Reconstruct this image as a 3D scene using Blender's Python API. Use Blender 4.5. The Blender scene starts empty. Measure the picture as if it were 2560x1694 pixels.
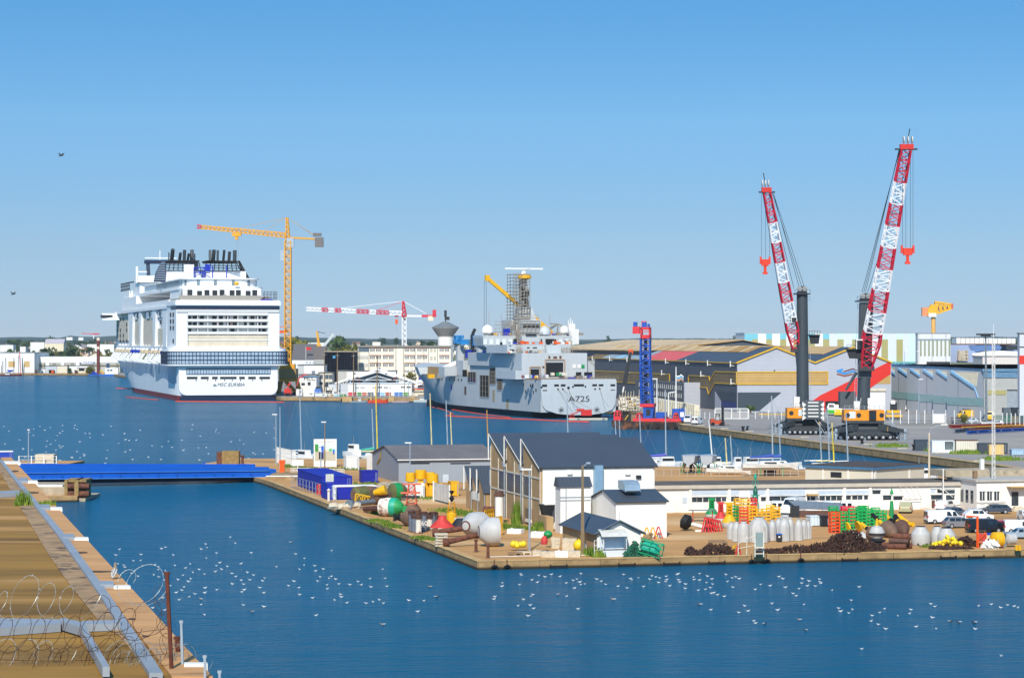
HAZE=0.00003
import bpy,math,random
from mathutils import Vector as Vc,Matrix
En=enumerate
R=random.Random(11)
F,CX,HY,CZ=6000.0,1280.0,852.0,27.0
col=bpy.context.scene.collection
rad=math.radians
def G(p,z=1.0):
 d=(CZ-z)*F/(p[1]-HY)
 return Vc(((p[0]-CX)/F*d,d,z))
def V(p,d):
 return Vc(((p[0]-CX)/F*d,d,CZ-(p[1]-HY)*d/F))
def ZZ(x0,y0,s):
 return lambda x,y:(x0+x/s,y0+y/s)
zA=ZZ(860,1180,5.925);zB=ZZ(1220,1220,4.9375);zC=ZZ(1680,980,5.643);zD=ZZ(2200,1140,6.031);zE=ZZ(1940,1250,5.925)
zF=ZZ(640,1000,4.389);zG=ZZ(920,1060,3.038);zH=ZZ(1680,1220,4.74);zI=ZZ(2000,1100,4.232);zJ=ZZ(640,1060,4.126)
zK=ZZ(240,520,3.016);zL=ZZ(1020,650,3.734);zM=ZZ(700,720,4.9);zN=ZZ(0,800,7.406);zO=ZZ(1400,760,4.086)
zP=ZZ(1860,300,2.8);zQ=ZZ(1860,700,3.386);zR=ZZ(0,1060,3.118);zS=ZZ(0,1100,2.639);zT=ZZ(0,1380,4.74)
zU=ZZ(280,600,5.386);zV=ZZ(660,840,8.712);zW=ZZ(2180,820,4.9);zX=ZZ(160,860,14.81);zY=ZZ(1520,900,8.7125)
zAA=ZZ(1940,1010,7.406);zBB=ZZ(840,900,9.115);zCC=ZZ(2000,850,6.533);zDD=ZZ(1540,1040,4.232)
def lin(h):
 h=h.lstrip('#')
 v=[int(h[i:i+2],16)/255 for i in(0,2,4)]
 return tuple(c/12.92 if c<=.04045 else((c+.055)/1.055)**2.4 for c in v)
MATS={}
def mat(key,color,rough=.6,metal=0.,var=.18,scale=1.2,lines=None,alt=None,bump=0.,stain=0.,spec=.4,big=None,tide=None,stretch=None):
 """procedural paint / stone / metal. lines=(axis,period,width,darkness): seams along an object axis"""
 if key in MATS:return MATS[key]
 c=lin(color)if isinstance(color,str)else color
 m=bpy.data.materials.new(key);m.use_nodes=True;MATS[key]=m
 nt=m.node_tree;N=nt.nodes;L=nt.links
 b=N['Principled BSDF'];b.inputs['Roughness'].default_value=rough;b.inputs['Metallic'].default_value=metal
 b.inputs['Specular IOR Level'].default_value=spec
 tc=N.new('ShaderNodeTexCoord');src=tc.outputs['Object'];raw=src
 if stretch:
  mp=N.new('ShaderNodeMapping');mp.inputs['Scale'].default_value=stretch;L.new(src,mp.inputs['Vector']);src=mp.outputs['Vector']
 def mix(fac,a,bb,blend='MIX'):
  x=N.new('ShaderNodeMix');x.data_type='RGBA';x.blend_type=blend
  for s,v in((x.inputs[0],fac),(x.inputs[6],a),(x.inputs[7],bb)):
   if hasattr(v,'links'):L.new(v,s)
   elif isinstance(v,tuple):s.default_value=(*v[:3],1)
   else:s.default_value=v
  return x.outputs[2]
 def noise(sc,det=5,rr=.6,vec=None):
  n=N.new('ShaderNodeTexNoise');n.inputs['Scale'].default_value=sc;n.inputs['Detail'].default_value=det;n.inputs['Roughness'].default_value=rr
  L.new(vec or src,n.inputs['Vector']);return n.outputs['Fac']
 def ramp(fac,lo,hi):
  r=N.new('ShaderNodeMapRange');r.inputs['From Min'].default_value=lo;r.inputs['From Max'].default_value=hi
  L.new(fac,r.inputs['Value']);return r.outputs['Result']
 f=ramp(noise(scale),.3,.7)
 Dk=tuple(x*(1-var)for x in c);lite=tuple(min(1,x*(1+var*.6))for x in c)
 out=mix(f,Dk,lite)
 if alt:
  a2=lin(alt[0]);out=mix(ramp(noise(alt[1],6,.65),alt[2],alt[2]+alt[3]),out,a2)
 if big:
  a2=lin(big[0]);out=mix(ramp(noise(big[1],3,.5),big[2],big[2]+big[3]),out,a2)
 if stain:
  mp=N.new('ShaderNodeMapping');mp.inputs['Scale'].default_value=(1.6,1.6,.12);L.new(src,mp.inputs['Vector'])
  out=mix(ramp(noise(1.3,4,.6,mp.outputs['Vector']),.5,.75),out,mix(1.0,out,(1-stain,1-stain*1.15,1-stain*1.3),'MULTIPLY'))
 if tide:
  sz=N.new('ShaderNodeSeparateXYZ');L.new(raw,sz.inputs[0]);out=mix(ramp(sz.outputs[2],tide,tide-.25),out,lin('#2f2a1c'))
 if lines:
  ax,per,wid,dk=lines[:4]
  d=N.new('ShaderNodeVectorMath');d.operation='DOT_PRODUCT';L.new(raw,d.inputs[0]);d.inputs[1].default_value=ax
  mm=N.new('ShaderNodeMath');mm.operation='MULTIPLY';L.new(d.outputs['Value'],mm.inputs[0]);mm.inputs[1].default_value=1/per
  fr=N.new('ShaderNodeMath');fr.operation='FRACT';L.new(mm.outputs[0],fr.inputs[0])
  lt=N.new('ShaderNodeMath');lt.operation='LESS_THAN';L.new(fr.outputs[0],lt.inputs[0]);lt.inputs[1].default_value=wid
  out=mix(lt.outputs[0],out,mix(1.0,out,(dk,dk,dk),'MULTIPLY'))
 L.new(out,b.inputs['Base Color'])
 if bump:
  bp=N.new('ShaderNodeBump');bp.inputs['Strength'].default_value=bump;bp.inputs['Distance'].default_value=.08
  L.new(noise(scale*4,6,.65),bp.inputs['Height']);L.new(bp.outputs[0],b.inputs['Normal'])
 return m
def Pn(color,rough=.45,var=.1,**k):
 return mat('paint '+color+str(rough)+str(sorted(k.items()))[:60],color,rough,var=var,**k)
glass=mat('dark window glass','#1d2730',.08,var=.35,scale=.7,spec=.6)
sheen=mat('pale reflecting glass','#9fb4c6',.12,var=.25,scale=.5,spec=.6)
Wh=Pn('#dedcd6');white2=mat('off white render','#e3e0d8',.7,var=.07,scale=.5,stain=.10)
Dk=Pn('#23262a',.6);Bk=Pn('#121315',.7);steel=mat('grey steel','#7d868d',.45,.3,var=.2)
galv=mat('galvanised steel','#a9b4bd',.4,.35,var=.15)
rust=mat('rusty iron','#6b4130',.85,var=.45,scale=2.2,alt=('#2f2422',1.7,.5,.2),bump=.4)
rustbrown=mat('brown rust primer','#5b4238',.8,var=.3,scale=1.5,alt=('#7a4a34',2.4,.55,.2))
concrete=mat('old concrete','#a99a82',.85,var=.25,scale=.9,alt=('#6f6350',.7,.58,.2),bump=.3)
palecon=mat('pale concrete block','#c6b9a2',.85,var=.25,scale=1.5,alt=('#8d7f68',1.6,.58,.2),bump=.3)
tyre=Pn('#16171a',.8);rim=mat('wheel rim','#b9bcc0',.35,.5);redlamp=Pn('#b01518',.3);lamp=mat('lamp lens','#d9dde0',.15,var=.05)
Ye=mat('yellow paint','#e0a80e',.5,var=.15);red=mat('red paint','#c22a22',.5,var=.15);Og=mat('orange plastic','#dd5410',.5,var=.15)
green=mat('green plastic','#0d8a4c',.5,var=.2);blue=mat('blue paint','#11269a',.45,var=.12)
wood=mat('weathered wood','#8a6f52',.85,var=.3,scale=2)
class MB:
 def __init__(s,m=None):
  s.v=[];s.f=[];s.mi=[];s.mats=[];s.M=Matrix();s.use(m or Wh)
 def use(s,m):
  if m not in s.mats:s.mats.append(m)
  s.k=s.mats.index(m);return s
 def add(s,vs,fs):
  o=len(s.v);M=s.M
  s.v+=[M@Vc(p)for p in vs];s.f+=[tuple(i+o for i in q)for q in fs];s.mi+=[s.k]*len(fs);return s
 def box(s,x0,x1,y0,y1,z0,z1):
  return s.add([(x0,y0,z0),(x1,y0,z0),(x1,y1,z0),(x0,y1,z0),(x0,y0,z1),(x1,y0,z1),(x1,y1,z1),(x0,y1,z1)],[(0,3,2,1),(4,5,6,7),(0,1,5,4),(1,2,6,5),(2,3,7,6),(3,0,4,7)])
 def Cb(s,c,sx,sy,sz,rz=0.,rx=0.,ry=0.):
  old=s.M;s.M=old@Matrix.Translation(Vc(c))@Matrix.Rotation(rz,4,'Z')@Matrix.Rotation(ry,4,'Y')@Matrix.Rotation(rx,4,'X')
  s.box(-sx/2,sx/2,-sy/2,sy/2,-sz/2,sz/2);s.M=old;return s
 def frame(s,a,b):
  z=(Vc(b)-Vc(a));l=z.length or 1e-6;z=z/l
  x=Vc((0,0,1)).cross(z)
  if x.length<1e-3:x=Vc((1,0,0))
  x.normalize();y=z.cross(x);return x,y,z
 def Be(s,a,b,w,h=None):
  a=Vc(a);b=Vc(b);h=h or w;x,y,z=s.frame(a,b);vs=[]
  for p in(a,b):
   for i,j in((-1,-1),(1,-1),(1,1),(-1,1)):vs.append(p+x*(i*w/2)+y*(j*h/2))
  return s.add(vs,[(0,3,2,1),(4,5,6,7),(0,1,5,4),(1,2,6,5),(2,3,7,6),(3,0,4,7)])
 def Tb(s,a,b,r0,r1=None,n=8,cap=True):
  a=Vc(a);b=Vc(b);r1=r0 if r1 is None else r1;x,y,z=s.frame(a,b);vs=[]
  for p,r in((a,r0),(b,r1)):
   for i in range(n):
    t=2*math.pi*i/n;vs.append(p+x*(math.cos(t)*r)+y*(math.sin(t)*r))
  fs=[(i,(i+1)%n,n+(i+1)%n,n+i)for i in range(n)]
  if cap:fs+=[tuple(range(n-1,-1,-1)),tuple(range(n,2*n))]
  return s.add(vs,fs)
 def path(s,pts,r,n=4):
  pts=[Vc(p)for p in pts];vs=[];fs=[]
  for k,p in En(pts):
   t=(pts[min(k+1,len(pts)-1)]-pts[max(k-1,0)])
   t=t.normalized()if t.length>1e-6 else Vc((0,0,1))
   x=t.cross(Vc((0.31,0.17,.93)));x.normalize();y=t.cross(x)
   for i in range(n):
    a=2*math.pi*i/n;vs.append(p+x*(math.cos(a)*r)+y*(math.sin(a)*r))
  for k in range(len(pts)-1):
   for i in range(n):fs.append((k*n+i,k*n+(i+1)%n,(k+1)*n+(i+1)%n,(k+1)*n+i))
  return s.add(vs,fs)
 def Lt(s,prof,n=16,a=(0,0,0),ax=(0,0,1),mats=None):
  """prof [(r,t)] along axis ax from a; mats: one material per band"""
  a=Vc(a);x,y,z=s.frame((0,0,0),ax);o=len(s.v)
  for r,t in prof:
   for i in range(n):
    q=2*math.pi*i/n;s.v.append(s.M@(a+z*t+x*(math.cos(q)*r)+y*(math.sin(q)*r)))
  for k in range(len(prof)-1):
   if mats:s.use(mats[min(k,len(mats)-1)])
   for i in range(n):s.f.append((o+k*n+i,o+k*n+(i+1)%n,o+(k+1)*n+(i+1)%n,o+(k+1)*n+i));s.mi.append(s.k)
  if prof[0][0]>.01:s.f.append(tuple(o+i for i in range(n-1,-1,-1)));s.mi.append(s.k)
  if prof[-1][0]>.01:s.f.append(tuple(o+(len(prof)-1)*n+i for i in range(n)));s.mi.append(s.k)
  return s
 def Pm(s,poly,z0,z1):
  n=len(poly);vs=[(*p,z0)for p in poly]+[(*p,z1)for p in poly]
  return s.add(vs,[tuple(range(n-1,-1,-1)),tuple(range(n,2*n))]+[(i,(i+1)%n,n+(i+1)%n,n+i)for i in range(n)])
 def Xp(s,poly,x0,x1):
  n=len(poly);vs=[(x0,*p)for p in poly]+[(x1,*p)for p in poly]
  return s.add(vs,[tuple(range(n-1,-1,-1)),tuple(range(n,2*n))]+[(i,(i+1)%n,n+(i+1)%n,n+i)for i in range(n)])
 def Yp(s,poly,y0,y1):
  n=len(poly);vs=[(p[0],y0,p[1])for p in poly]+[(p[0],y1,p[1])for p in poly]
  return s.add(vs,[tuple(range(n)),tuple(range(2*n-1,n-1,-1))]+[(i,n+i,n+(i+1)%n,(i+1)%n)for i in range(n)])
 def poly(s,pts):return s.add(pts,[tuple(range(len(pts)))])
 def Sl(s,pts,t):
  pts=[Vc(p)for p in pts];nrm=(pts[1]-pts[0]).cross(pts[2]-pts[0]).normalized();n=len(pts)
  vs=pts+[p+nrm*t for p in pts]
  return s.add(vs,[tuple(range(n-1,-1,-1)),tuple(range(n,2*n))]+[(i,(i+1)%n,n+(i+1)%n,n+i)for i in range(n)])
 def Lf(s,rings,close=True,caps=True):
  n=len(rings[0]);vs=[p for r in rings for p in r];fs=[]
  for k in range(len(rings)-1):
   for i in range(n if close else n-1):fs.append((k*n+i,k*n+(i+1)%n,(k+1)*n+(i+1)%n,(k+1)*n+i))
  if caps:fs+=[tuple(range(n-1,-1,-1)),tuple((len(rings)-1)*n+i for i in range(n))]
  return s.add(vs,fs)
 def La(s,a,b,w0,w1,n,t,td=None,seg=None,up=None,h0=None,h1=None):
  """four chords with zigzag bracing; seg(k)->material"""
  a=Vc(a);b=Vc(b);td=td or t*.6;x,y,z=s.frame(a,b)
  if up is not None:
   y=(Vc(up)-z*Vc(up).dot(z)).normalized();x=y.cross(z)
  h0=h0 or w0;h1=h1 or w1
  def c(k,i,j):
   f=k/n;return a.lerp(b,f)+x*(i*(w0+(w1-w0)*f)/2)+y*(j*(h0+(h1-h0)*f)/2)
  Q=[(-1,-1),(1,-1),(1,1),(-1,1)]
  for k in range(n):
   if seg:s.use(seg(k))
   for q in range(4):
    p0=c(k,*Q[q]);p1=c(k+1,*Q[q]);s.Be(p0,p1,t)
    e,g=(q,(q+1)%4)if k%2 else((q+1)%4,q)
    s.Be(c(k,*Q[e]),c(k+1,*Q[g]),td)
    if k%2==0:s.Be(c(k,*Q[q]),c(k,*Q[(q+1)%4]),td)
  return s
 def mesh(s,name,inv=None,smooth=False):
  me=bpy.data.meshes.new(name);v=s.v if inv is None else[inv@p for p in s.v]
  me.from_pydata([tuple(p)for p in v],[],s.f)
  for m in s.mats:me.materials.append(m)
  me.polygons.foreach_set('material_index',s.mi)
  if smooth:
   me.polygons.foreach_set('use_smooth',[True]*len(s.f))
   try:me.set_sharp_from_angle(angle=rad(38))
   except Exception:pass
  me.validate();me.update();return me
def tag(o,label=None,cat=None,group=None,kind=None):
 for k,v in(('label',label),('category',cat),('group',group),('kind',kind)):
  if v:o[k]=v
 return o
class Th:
 """a thing: an Empty at its base with its parts as children; build parts in its own frame, or in world coordinates with w=True"""
 def __init__(s,name,label,cat,loc=(0,0,0),rz=0.,group=None,sc=None):
  s.o=bpy.data.objects.new(name,None);col.objects.link(s.o);s.o.empty_display_size=.1
  s.loc=Vc(loc);s.rz=rz;s.o.location=s.loc;s.o.rotation_euler=(0,0,rz)
  if sc:s.o.scale=(sc,sc,sc)
  tag(s.o,label,cat,group)
  s.mw=Matrix.Translation(s.loc)@Matrix.Rotation(rz,4,'Z');s.inv=s.mw.inverted()
 def L(s,p):return s.inv@Vc(p)
 def Pt(s,name,mb,under=None,label=None,w=False,smooth=False,kind=None):
  o=bpy.data.objects.new(name,mb.mesh(name,s.inv if w else None,smooth));col.objects.link(o)
  o.parent=under or s.o
  if label:o['label']=label
  if kind:o['kind']=kind
  return o
def Sg(name,mb,label,cat,loc=None,group=None,kind=None,smooth=False,rz=0.):
 """a thing that is one mesh; vertices in world coordinates unless loc is given"""
 if loc is None:
  c=sum(mb.v,Vc())/max(1,len(mb.v));z=min(p.z for p in mb.v);loc=Vc((c.x,c.y,z));inv=Matrix.Translation(-loc)
 else:inv=None
 o=bpy.data.objects.new(name,mb.mesh(name,inv,smooth));col.objects.link(o);o.location=loc;o.rotation_euler=(0,0,rz)
 return tag(o,label,cat,group,kind)
def dup(o,loc=None,rz=None,label=None,parent=None,sc=None):
 c=o.copy();col.objects.link(c)
 if parent is not None:c.parent=parent
 if loc is not None:c.location=loc
 if rz is not None:c.rotation_euler=(0,0,rz)
 if sc is not None:c.scale=(sc,sc,sc)if not isinstance(sc,tuple)else sc
 if label:c['label']=label
 for ch in list(o.children):dup(ch,parent=c)
 return c
class Fac:
 """vertical wall between two ground points seen at pixels a (left) and b (right)"""
 def __init__(s,a,b,z0=1.0,pts=None):
  s.A,s.B=pts if pts else(G(a,z0),G(b,z0));s.z0=z0
  d=s.B-s.A;s.len=math.hypot(d.x,d.y);s.rz=math.atan2(d.y,d.x);s.dx,s.dy=d.x/s.len,d.y/s.len
 def u(s,px):
  k=(px-CX)/F;return(k*s.A.y-s.A.x)/(s.dx-k*s.dy)
 def z(s,p):
  d=s.A.y+s.u(p[0])*s.dy;return CZ-(p[1]-HY)*d/F-s.z0
 def rect(s,p,q):
  return s.u(p[0]),s.u(q[0]),s.z((.5*(p[0]+q[0]),q[1])),s.z((.5*(p[0]+q[0]),p[1]))
 def th(s,name,label,cat,group=None):return Th(name,label,cat,s.A,s.rz,group)
def pane(th,fc,p,q,m=None,name='window',out=.06,under=None,deep=.12,sill=None):
 u0,u1,z0,z1=fc.rect(p,q);mb=MB(m or glass);mb.box(u0,u1,-out,deep,z0,z1)
 o=th.Pt(name,mb,under)
 if sill:
  mb=MB(sill);mb.box(u0-.1,u1+.1,-out-.12,-out-.003,z0-.14,z0-.002);th.Pt('sill',mb,o)
 return o
def dummy():pass
def _at(s,p,y=0.):
 """own-frame point on the upright plane at depth y that is seen at pixel p"""
 A=s.mw@Vc((0,y,0));dx,dy=math.cos(s.rz),math.sin(s.rz);k=(p[0]-CX)/F
 u=(k*A.y-A.x)/(dx-k*dy);d=A.y+u*dy
 return Vc((u,y,CZ-(p[1]-HY)*d/F-s.loc.z))
Th.at=_at
def lettering(th,body,at,size,m,rx=90.,rz=0.,under=None,shear=0.,extr=.02,name='lettering',align='CENTER'):
 cu=bpy.data.curves.new('t','FONT');cu.body=body;cu.size=size;cu.extrude=extr;cu.align_x=align;cu.align_y='CENTER';cu.shear=shear;cu.resolution_u=3
 t=bpy.data.objects.new('t',cu);col.objects.link(t)
 me=bpy.data.meshes.new_from_object(t.evaluated_get(bpy.context.evaluated_depsgraph_get()))
 bpy.data.objects.remove(t);me.materials.clear();me.materials.append(m)
 o=bpy.data.objects.new(name,me);col.objects.link(o);o.parent=under or th.o
 o.location=at;o.rotation_euler=(rad(rx),0,rad(rz));return o
def plan(hw,y0,y1,r,n=5,front=0.):
 """deck outline: half width hw, rounded aft corners of radius r, optional pointed front"""
 pts=[(-hw,y1)]
 for i in range(n+1):
  a=math.pi+(math.pi/2)*i/n;pts.append((-hw+r+r*math.cos(a),y0+r+r*math.sin(a)))
 for i in range(n+1):
  a=1.5*math.pi+(math.pi/2)*i/n;pts.append((hw-r+r*math.cos(a),y0+r+r*math.sin(a)))
 pts.append((hw,y1))
 if front:pts.append((0,y1+front))
 return pts
def _sd(s,p,x=0.):
 """own-frame point on the upright plane x=const that is seen at pixel p"""
 A=s.mw@Vc((x,0,0));dx,dy=-math.sin(s.rz),math.cos(s.rz);k=(p[0]-CX)/F
 u=(k*A.y-A.x)/(dx-k*dy);d=A.y+u*dy
 return Vc((x,u,CZ-(p[1]-HY)*d/F-s.loc.z))
Th.sd=_sd
sc=bpy.context.scene
w=bpy.data.worlds.new("World");sc.world=w;w.use_nodes=True
SKYFIT=[(0,(.68,.52,.45)),(1,(.75,1.31,1.32)),(.26,(1,.85,.68)),(.57,(1.1,1.23,1.06))]
SUN_EL,SUN_AZ=40.0,8.0
nt=w.node_tree;N=nt.nodes;L=nt.links;bg=N['Background'];bg.inputs['Strength'].default_value=.15
sky=N.new('ShaderNodeTexSky');sky.sky_type='NISHITA';sky.sun_disc=False;sky.sun_elevation=rad(SUN_EL);sky.sun_rotation=rad(180+SUN_AZ)
sky.air_density=1.0;sky.dust_density=.3;sky.ozone_density=2.0;sky.altitude=0
tc=N.new('ShaderNodeTexCoord');mp=N.new('ShaderNodeMapping');mp.inputs['Scale'].default_value=(1,1,3.4);mp.inputs['Location'].default_value=(0,0,.12)
L.new(tc.outputs['Generated'],mp.inputs['Vector']);nn=N.new('ShaderNodeVectorMath');nn.operation='NORMALIZE'
L.new(mp.outputs['Vector'],nn.inputs[0]);L.new(nn.outputs[0],sky.inputs['Vector'])
hs=N.new('ShaderNodeHueSaturation');hs.inputs['Saturation'].default_value=1.15;hs.inputs['Value'].default_value=1.0
L.new(sky.outputs[0],hs.inputs['Color'])
sx=N.new('ShaderNodeSeparateXYZ');L.new(tc.outputs['Generated'],sx.inputs[0]);mr=N.new('ShaderNodeMapRange');mr.inputs['From Max'].default_value=.16;L.new(sx.outputs[2],mr.inputs['Value'])
cr_=N.new('ShaderNodeValToRGB');L.new(mr.outputs[0],cr_.inputs[0]);el=cr_.color_ramp.elements
for i,(p,c)in En(SKYFIT):
 e=el[i]if i<2 else el.new(p);e.position=p;e.color=(*c,1)
mx=N.new('ShaderNodeMix');mx.data_type='RGBA';mx.blend_type='MULTIPLY';mx.inputs[0].default_value=1;L.new(hs.outputs[0],mx.inputs[6]);L.new(cr_.outputs[0],mx.inputs[7]);L.new(mx.outputs[2],bg.inputs['Color'])
sd=bpy.data.lights.new('sun','SUN');sd.energy=4.2;sd.angle=rad(.53);sd.color=(1,.94,.84)
so=bpy.data.objects.new('sun',sd);col.objects.link(so)
ld=Vc((math.sin(rad(SUN_AZ))*math.cos(rad(SUN_EL)),math.cos(rad(SUN_AZ))*math.cos(rad(SUN_EL)),-math.sin(rad(SUN_EL))))
so.rotation_euler=ld.to_track_quat('-Z','Y').to_euler();so.location=(0,-50,200)
cd=bpy.data.cameras.new('camera');cam=bpy.data.objects.new('camera',cd);col.objects.link(cam);sc.camera=cam
cam.location=(0,0,CZ);cam.rotation_euler=(rad(90),0,0);cd.sensor_width=36;cd.lens=36*F/2560;cd.clip_start=1;cd.clip_end=40000
cd.shift_y=5/2560
sc.view_settings.view_transform='Standard';sc.view_settings.look='None';sc.view_settings.exposure=.35;sc.view_settings.gamma=1
try:sc.cycles.use_denoising=True;sc.cycles.max_bounces=6;sc.cycles.volume_bounces=0;sc.cycles.caustics_reflective=False;sc.cycles.caustics_refractive=False
except Exception:pass
def water_mat():
 m=bpy.data.materials.new('basin water');m.use_nodes=True;nt=m.node_tree;N=nt.nodes;L=nt.links;b=N['Principled BSDF']
 b.inputs['Roughness'].default_value=.16;b.inputs['IOR'].default_value=1.33
 tc=N.new('ShaderNodeTexCoord')
 def noise(sc,scale,det,rg=.55,rot=0.):
  mp=N.new('ShaderNodeMapping');mp.inputs['Scale'].default_value=scale;mp.inputs['Rotation'].default_value=(0,0,rot);L.new(tc.outputs['Object'],mp.inputs['Vector'])
  n=N.new('ShaderNodeTexNoise');n.inputs['Scale'].default_value=sc;n.inputs['Detail'].default_value=det;n.inputs['Roughness'].default_value=rg
  L.new(mp.outputs[0],n.inputs['Vector']);return n.outputs['Fac']
 a=noise(1.0,(.55,.9,1),5,.6,.35);c=noise(.12,(.6,1.3,1),4,.55,-.2);big=noise(.010,(.35,1.6,1),3,.5)
 mr=N.new('ShaderNodeMapRange');mr.inputs['From Min'].default_value=.42;mr.inputs['From Max'].default_value=.62;mr.inputs['To Min'].default_value=.55;mr.inputs['To Max'].default_value=1.25;L.new(big,mr.inputs['Value'])
 ad=N.new('ShaderNodeMath');ad.operation='MULTIPLY_ADD';L.new(c,ad.inputs[0]);ad.inputs[1].default_value=2.2;L.new(a,ad.inputs[2])
 bp=N.new('ShaderNodeBump');bp.inputs['Distance'].default_value=.6;L.new(ad.outputs[0],bp.inputs['Height']);
 ms=N.new('ShaderNodeMath');ms.operation='MULTIPLY';L.new(mr.outputs[0],ms.inputs[0]);ms.inputs[1].default_value=.95;L.new(ms.outputs[0],bp.inputs['Strength'])
 L.new(bp.outputs[0],b.inputs['Normal'])
 df=N.new('ShaderNodeBsdfDiffuse');df.inputs['Color'].default_value=(.002,.085,.16,1);mx=N.new('ShaderNodeMixShader');mx.inputs[0].default_value=.52;L.new(b.outputs[0],mx.inputs[1]);L.new(df.outputs[0],mx.inputs[2]);L.new(mx.outputs[0],N['Material Output'].inputs['Surface'])
 b.inputs['Base Color'].default_value=(.002,.085,.17,1);b.inputs['Specular IOR Level'].default_value=.2
 return m
mb=MB(water_mat());mb.poly([(-3000,-400,0),(3000,-400,0),(3000,4500,0),(-3000,4500,0)])
Sg('water',mb,'rippled deep blue harbour water filling the basins','water',kind='structure')
asphalt=mat('quay asphalt','#8f8983',.9,var=.12,scale=.06,alt=('#a39a8c',.02,.5,.2),big=('#716d69',.012,.52,.12))
stonewall=mat('quay wall stone','#a08259',.9,var=.35,scale=.5,alt=('#4f4330',.35,.55,.2),bump=.4,tide=.45,lines=((1,1,0),9.,.012,.5))
sand=mat('sandy quay paving','#ba8b53',.9,var=.16,scale=.12,alt=('#8a6845',.1,.52,.18),big=('#c9a678',.04,.55,.12),bump=.15,stretch=(.45,1,1),lines=((.97,.24,0),7.3,.012,.8))
grass=mat('town ground green','#6d7048',.95,var=.35,scale=.01,alt=('#8a8263',.006,.5,.1))
def land(name,poly,top,side,z,label):
 mb=MB(side);n=len(poly);vs=[(*p,-3)for p in poly]+[(*p,z)for p in poly]
 mb.add(vs,[(i,(i+1)%n,n+(i+1)%n,n+i)for i in range(n)]);mb.use(top);mb.add([(*p,z)for p in poly],[tuple(range(n))])
 return Sg(name,mb,label,'ground',loc=(0,0,0),kind='structure')
FARQ=[(-2600,1884),(-318,1884),(-104,1079),(-40,1062),(-6,1062),(45,850),(51,720),(101,472),(165,155),(1200,155),(6000,14000),(-6000,14000)]
land('quay',FARQ,asphalt,stonewall,1.8,'far asphalt quay and shipyard ground with stone quay wall')
def tz(d):return 1.82 if d<2000 else 1.82+(d-2000)*.0045 if d<6000 else 19.8+(d-6000)*.002
mb=MB(grass);rows=[(y,tz(y))for y in(1905,2000,2600,3300,4200,5200,6000,8000,13900)]
mb.Lf([[Vc((-900-y*.6+i*(1800+y*1.2)/12,y,z))for i in range(13)]for y,z in rows],close=False,caps=False)
mb.f=[q[::-1]for q in mb.f]
Sg('terrain',mb,'gently rising greenish ground the town stands on beyond the docks','ground',loc=(0,0,0),kind='structure')
UX,UY=math.cos(rad(14)),math.sin(rad(14))
CORN=Vc((-4.1,283.,0))
def PG(u,v,z=1.0):return Vc((4.2+UX*u-UY*v,333+UY*u+UX*v,z))
PEN=[(-4.1,283),(160,322),(190,440),(87,472),(29,500),(-20,530),(-62,532),(-66,506),(-48,455),(-45.4,446)]
land('ground',PEN,sand,stonewall,1.0,'sandy brown paved pier of the buoy yard with stone edge')
LEFT=[(-110,392),(-73,403),(-75,424),(-88,434),(-95,497),(-93,522),(-240,522),(-240,392)]
land('ground',LEFT,sand,stonewall,1.0,'left bank of the lock behind the bunker')
def coping(name,pts,z,wd,h,m,label):
 mb=MB(m)
 for a,b in zip(pts,pts[1:]):
  a=Vc((*a,z));b=Vc((*b,z));d=(b-a);n=max(1,int(d.length/6));pr=Vc((-d.y,d.x,0)).normalized()*wd
  for i in range(n):
   p=a+d*(i/n);q=a+d*((i+1)/n)-d.normalized()*.06
   dz=R.uniform(-.02,.03)
   mb.add([p-pr*.06,q-pr*.06,q+pr,p+pr]+[Vc(t)+Vc((0,0,h+dz))for t in(p-pr*.06,q-pr*.06,q+pr,p+pr)],[(3,2,1,0),(4,5,6,7),(0,1,5,4),(1,2,6,5),(2,3,7,6),(3,0,4,7)])
 return Sg(name,mb,label,'kerb',loc=(0,0,0),kind='structure')
cop=mat('quay coping stone','#bd9a66',.9,var=.3,scale=.4,alt=('#6b573b',.5,.55,.18),bump=.3)
coping('kerb',[(160,322),(-4.1,283),(-45.4,446)][::-1],1.0,.9,.08,cop,'stone coping along the edge of the buoy yard pier')
coping('kerb',[(165,155),(101,472),(51,720),(45,850)][::-1],1.8,1.3,.12,cop,'ochre stone coping along the crane quay')
def ridge(name,d,base,pts,m,label):
 mb=MB(m);n=160;rings=[]
 for i in range(n+1):
  px=-700+i*(4000/n);
  for j in range(len(pts)-1):
   if pts[j][0]<=px<=pts[j+1][0]:
    t=(px-pts[j][0])/(pts[j+1][0]-pts[j][0]);py=pts[j][1]+(pts[j+1][1]-pts[j][1])*t
  py+=R.uniform(-.7,.7)
  top=V((px,py),d);x=top.x
  rings.append([Vc((x*.93,d*.86,base)),Vc((x*.97,d*.94,base+(top.z-base)*.7+R.uniform(-2,2))),top,Vc((x*1.1,d*1.12,base))])
 mb.Lf(rings,close=False,caps=False)
 return Sg(name,mb,label,'hill',loc=(0,0,0),kind='structure',smooth=True)
wooded=mat('wooded hillside','#33442f',.95,var=.5,scale=.012,alt=('#24351f',.006,.5,.15),bump=.5)
ridge('hills',9500,0,[(-800,846),(0,843),(60,842),(150,844),(170,839),(240,842),(300,839),(700,842),(830,844),(900,846),(1000,847),(1280,849),(1450,850),(1600,845),(1800,846),(2100,850),(2330,843),(2480,841),(2600,843),(3400,846)],wooded,'low wooded hills fading to blue on the horizon')
ridge('hills',6000,0,[(-800,852),(100,850),(400,852),(800,851),(1200,854),(1500,853),(1700,852),(2200,855),(3400,853)],wooded,'nearer belt of dark woodland in front of the hills')
cw=mat('ship white','#e6e7e6',.35,var=.05,scale=.08,stain=.05)
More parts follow.
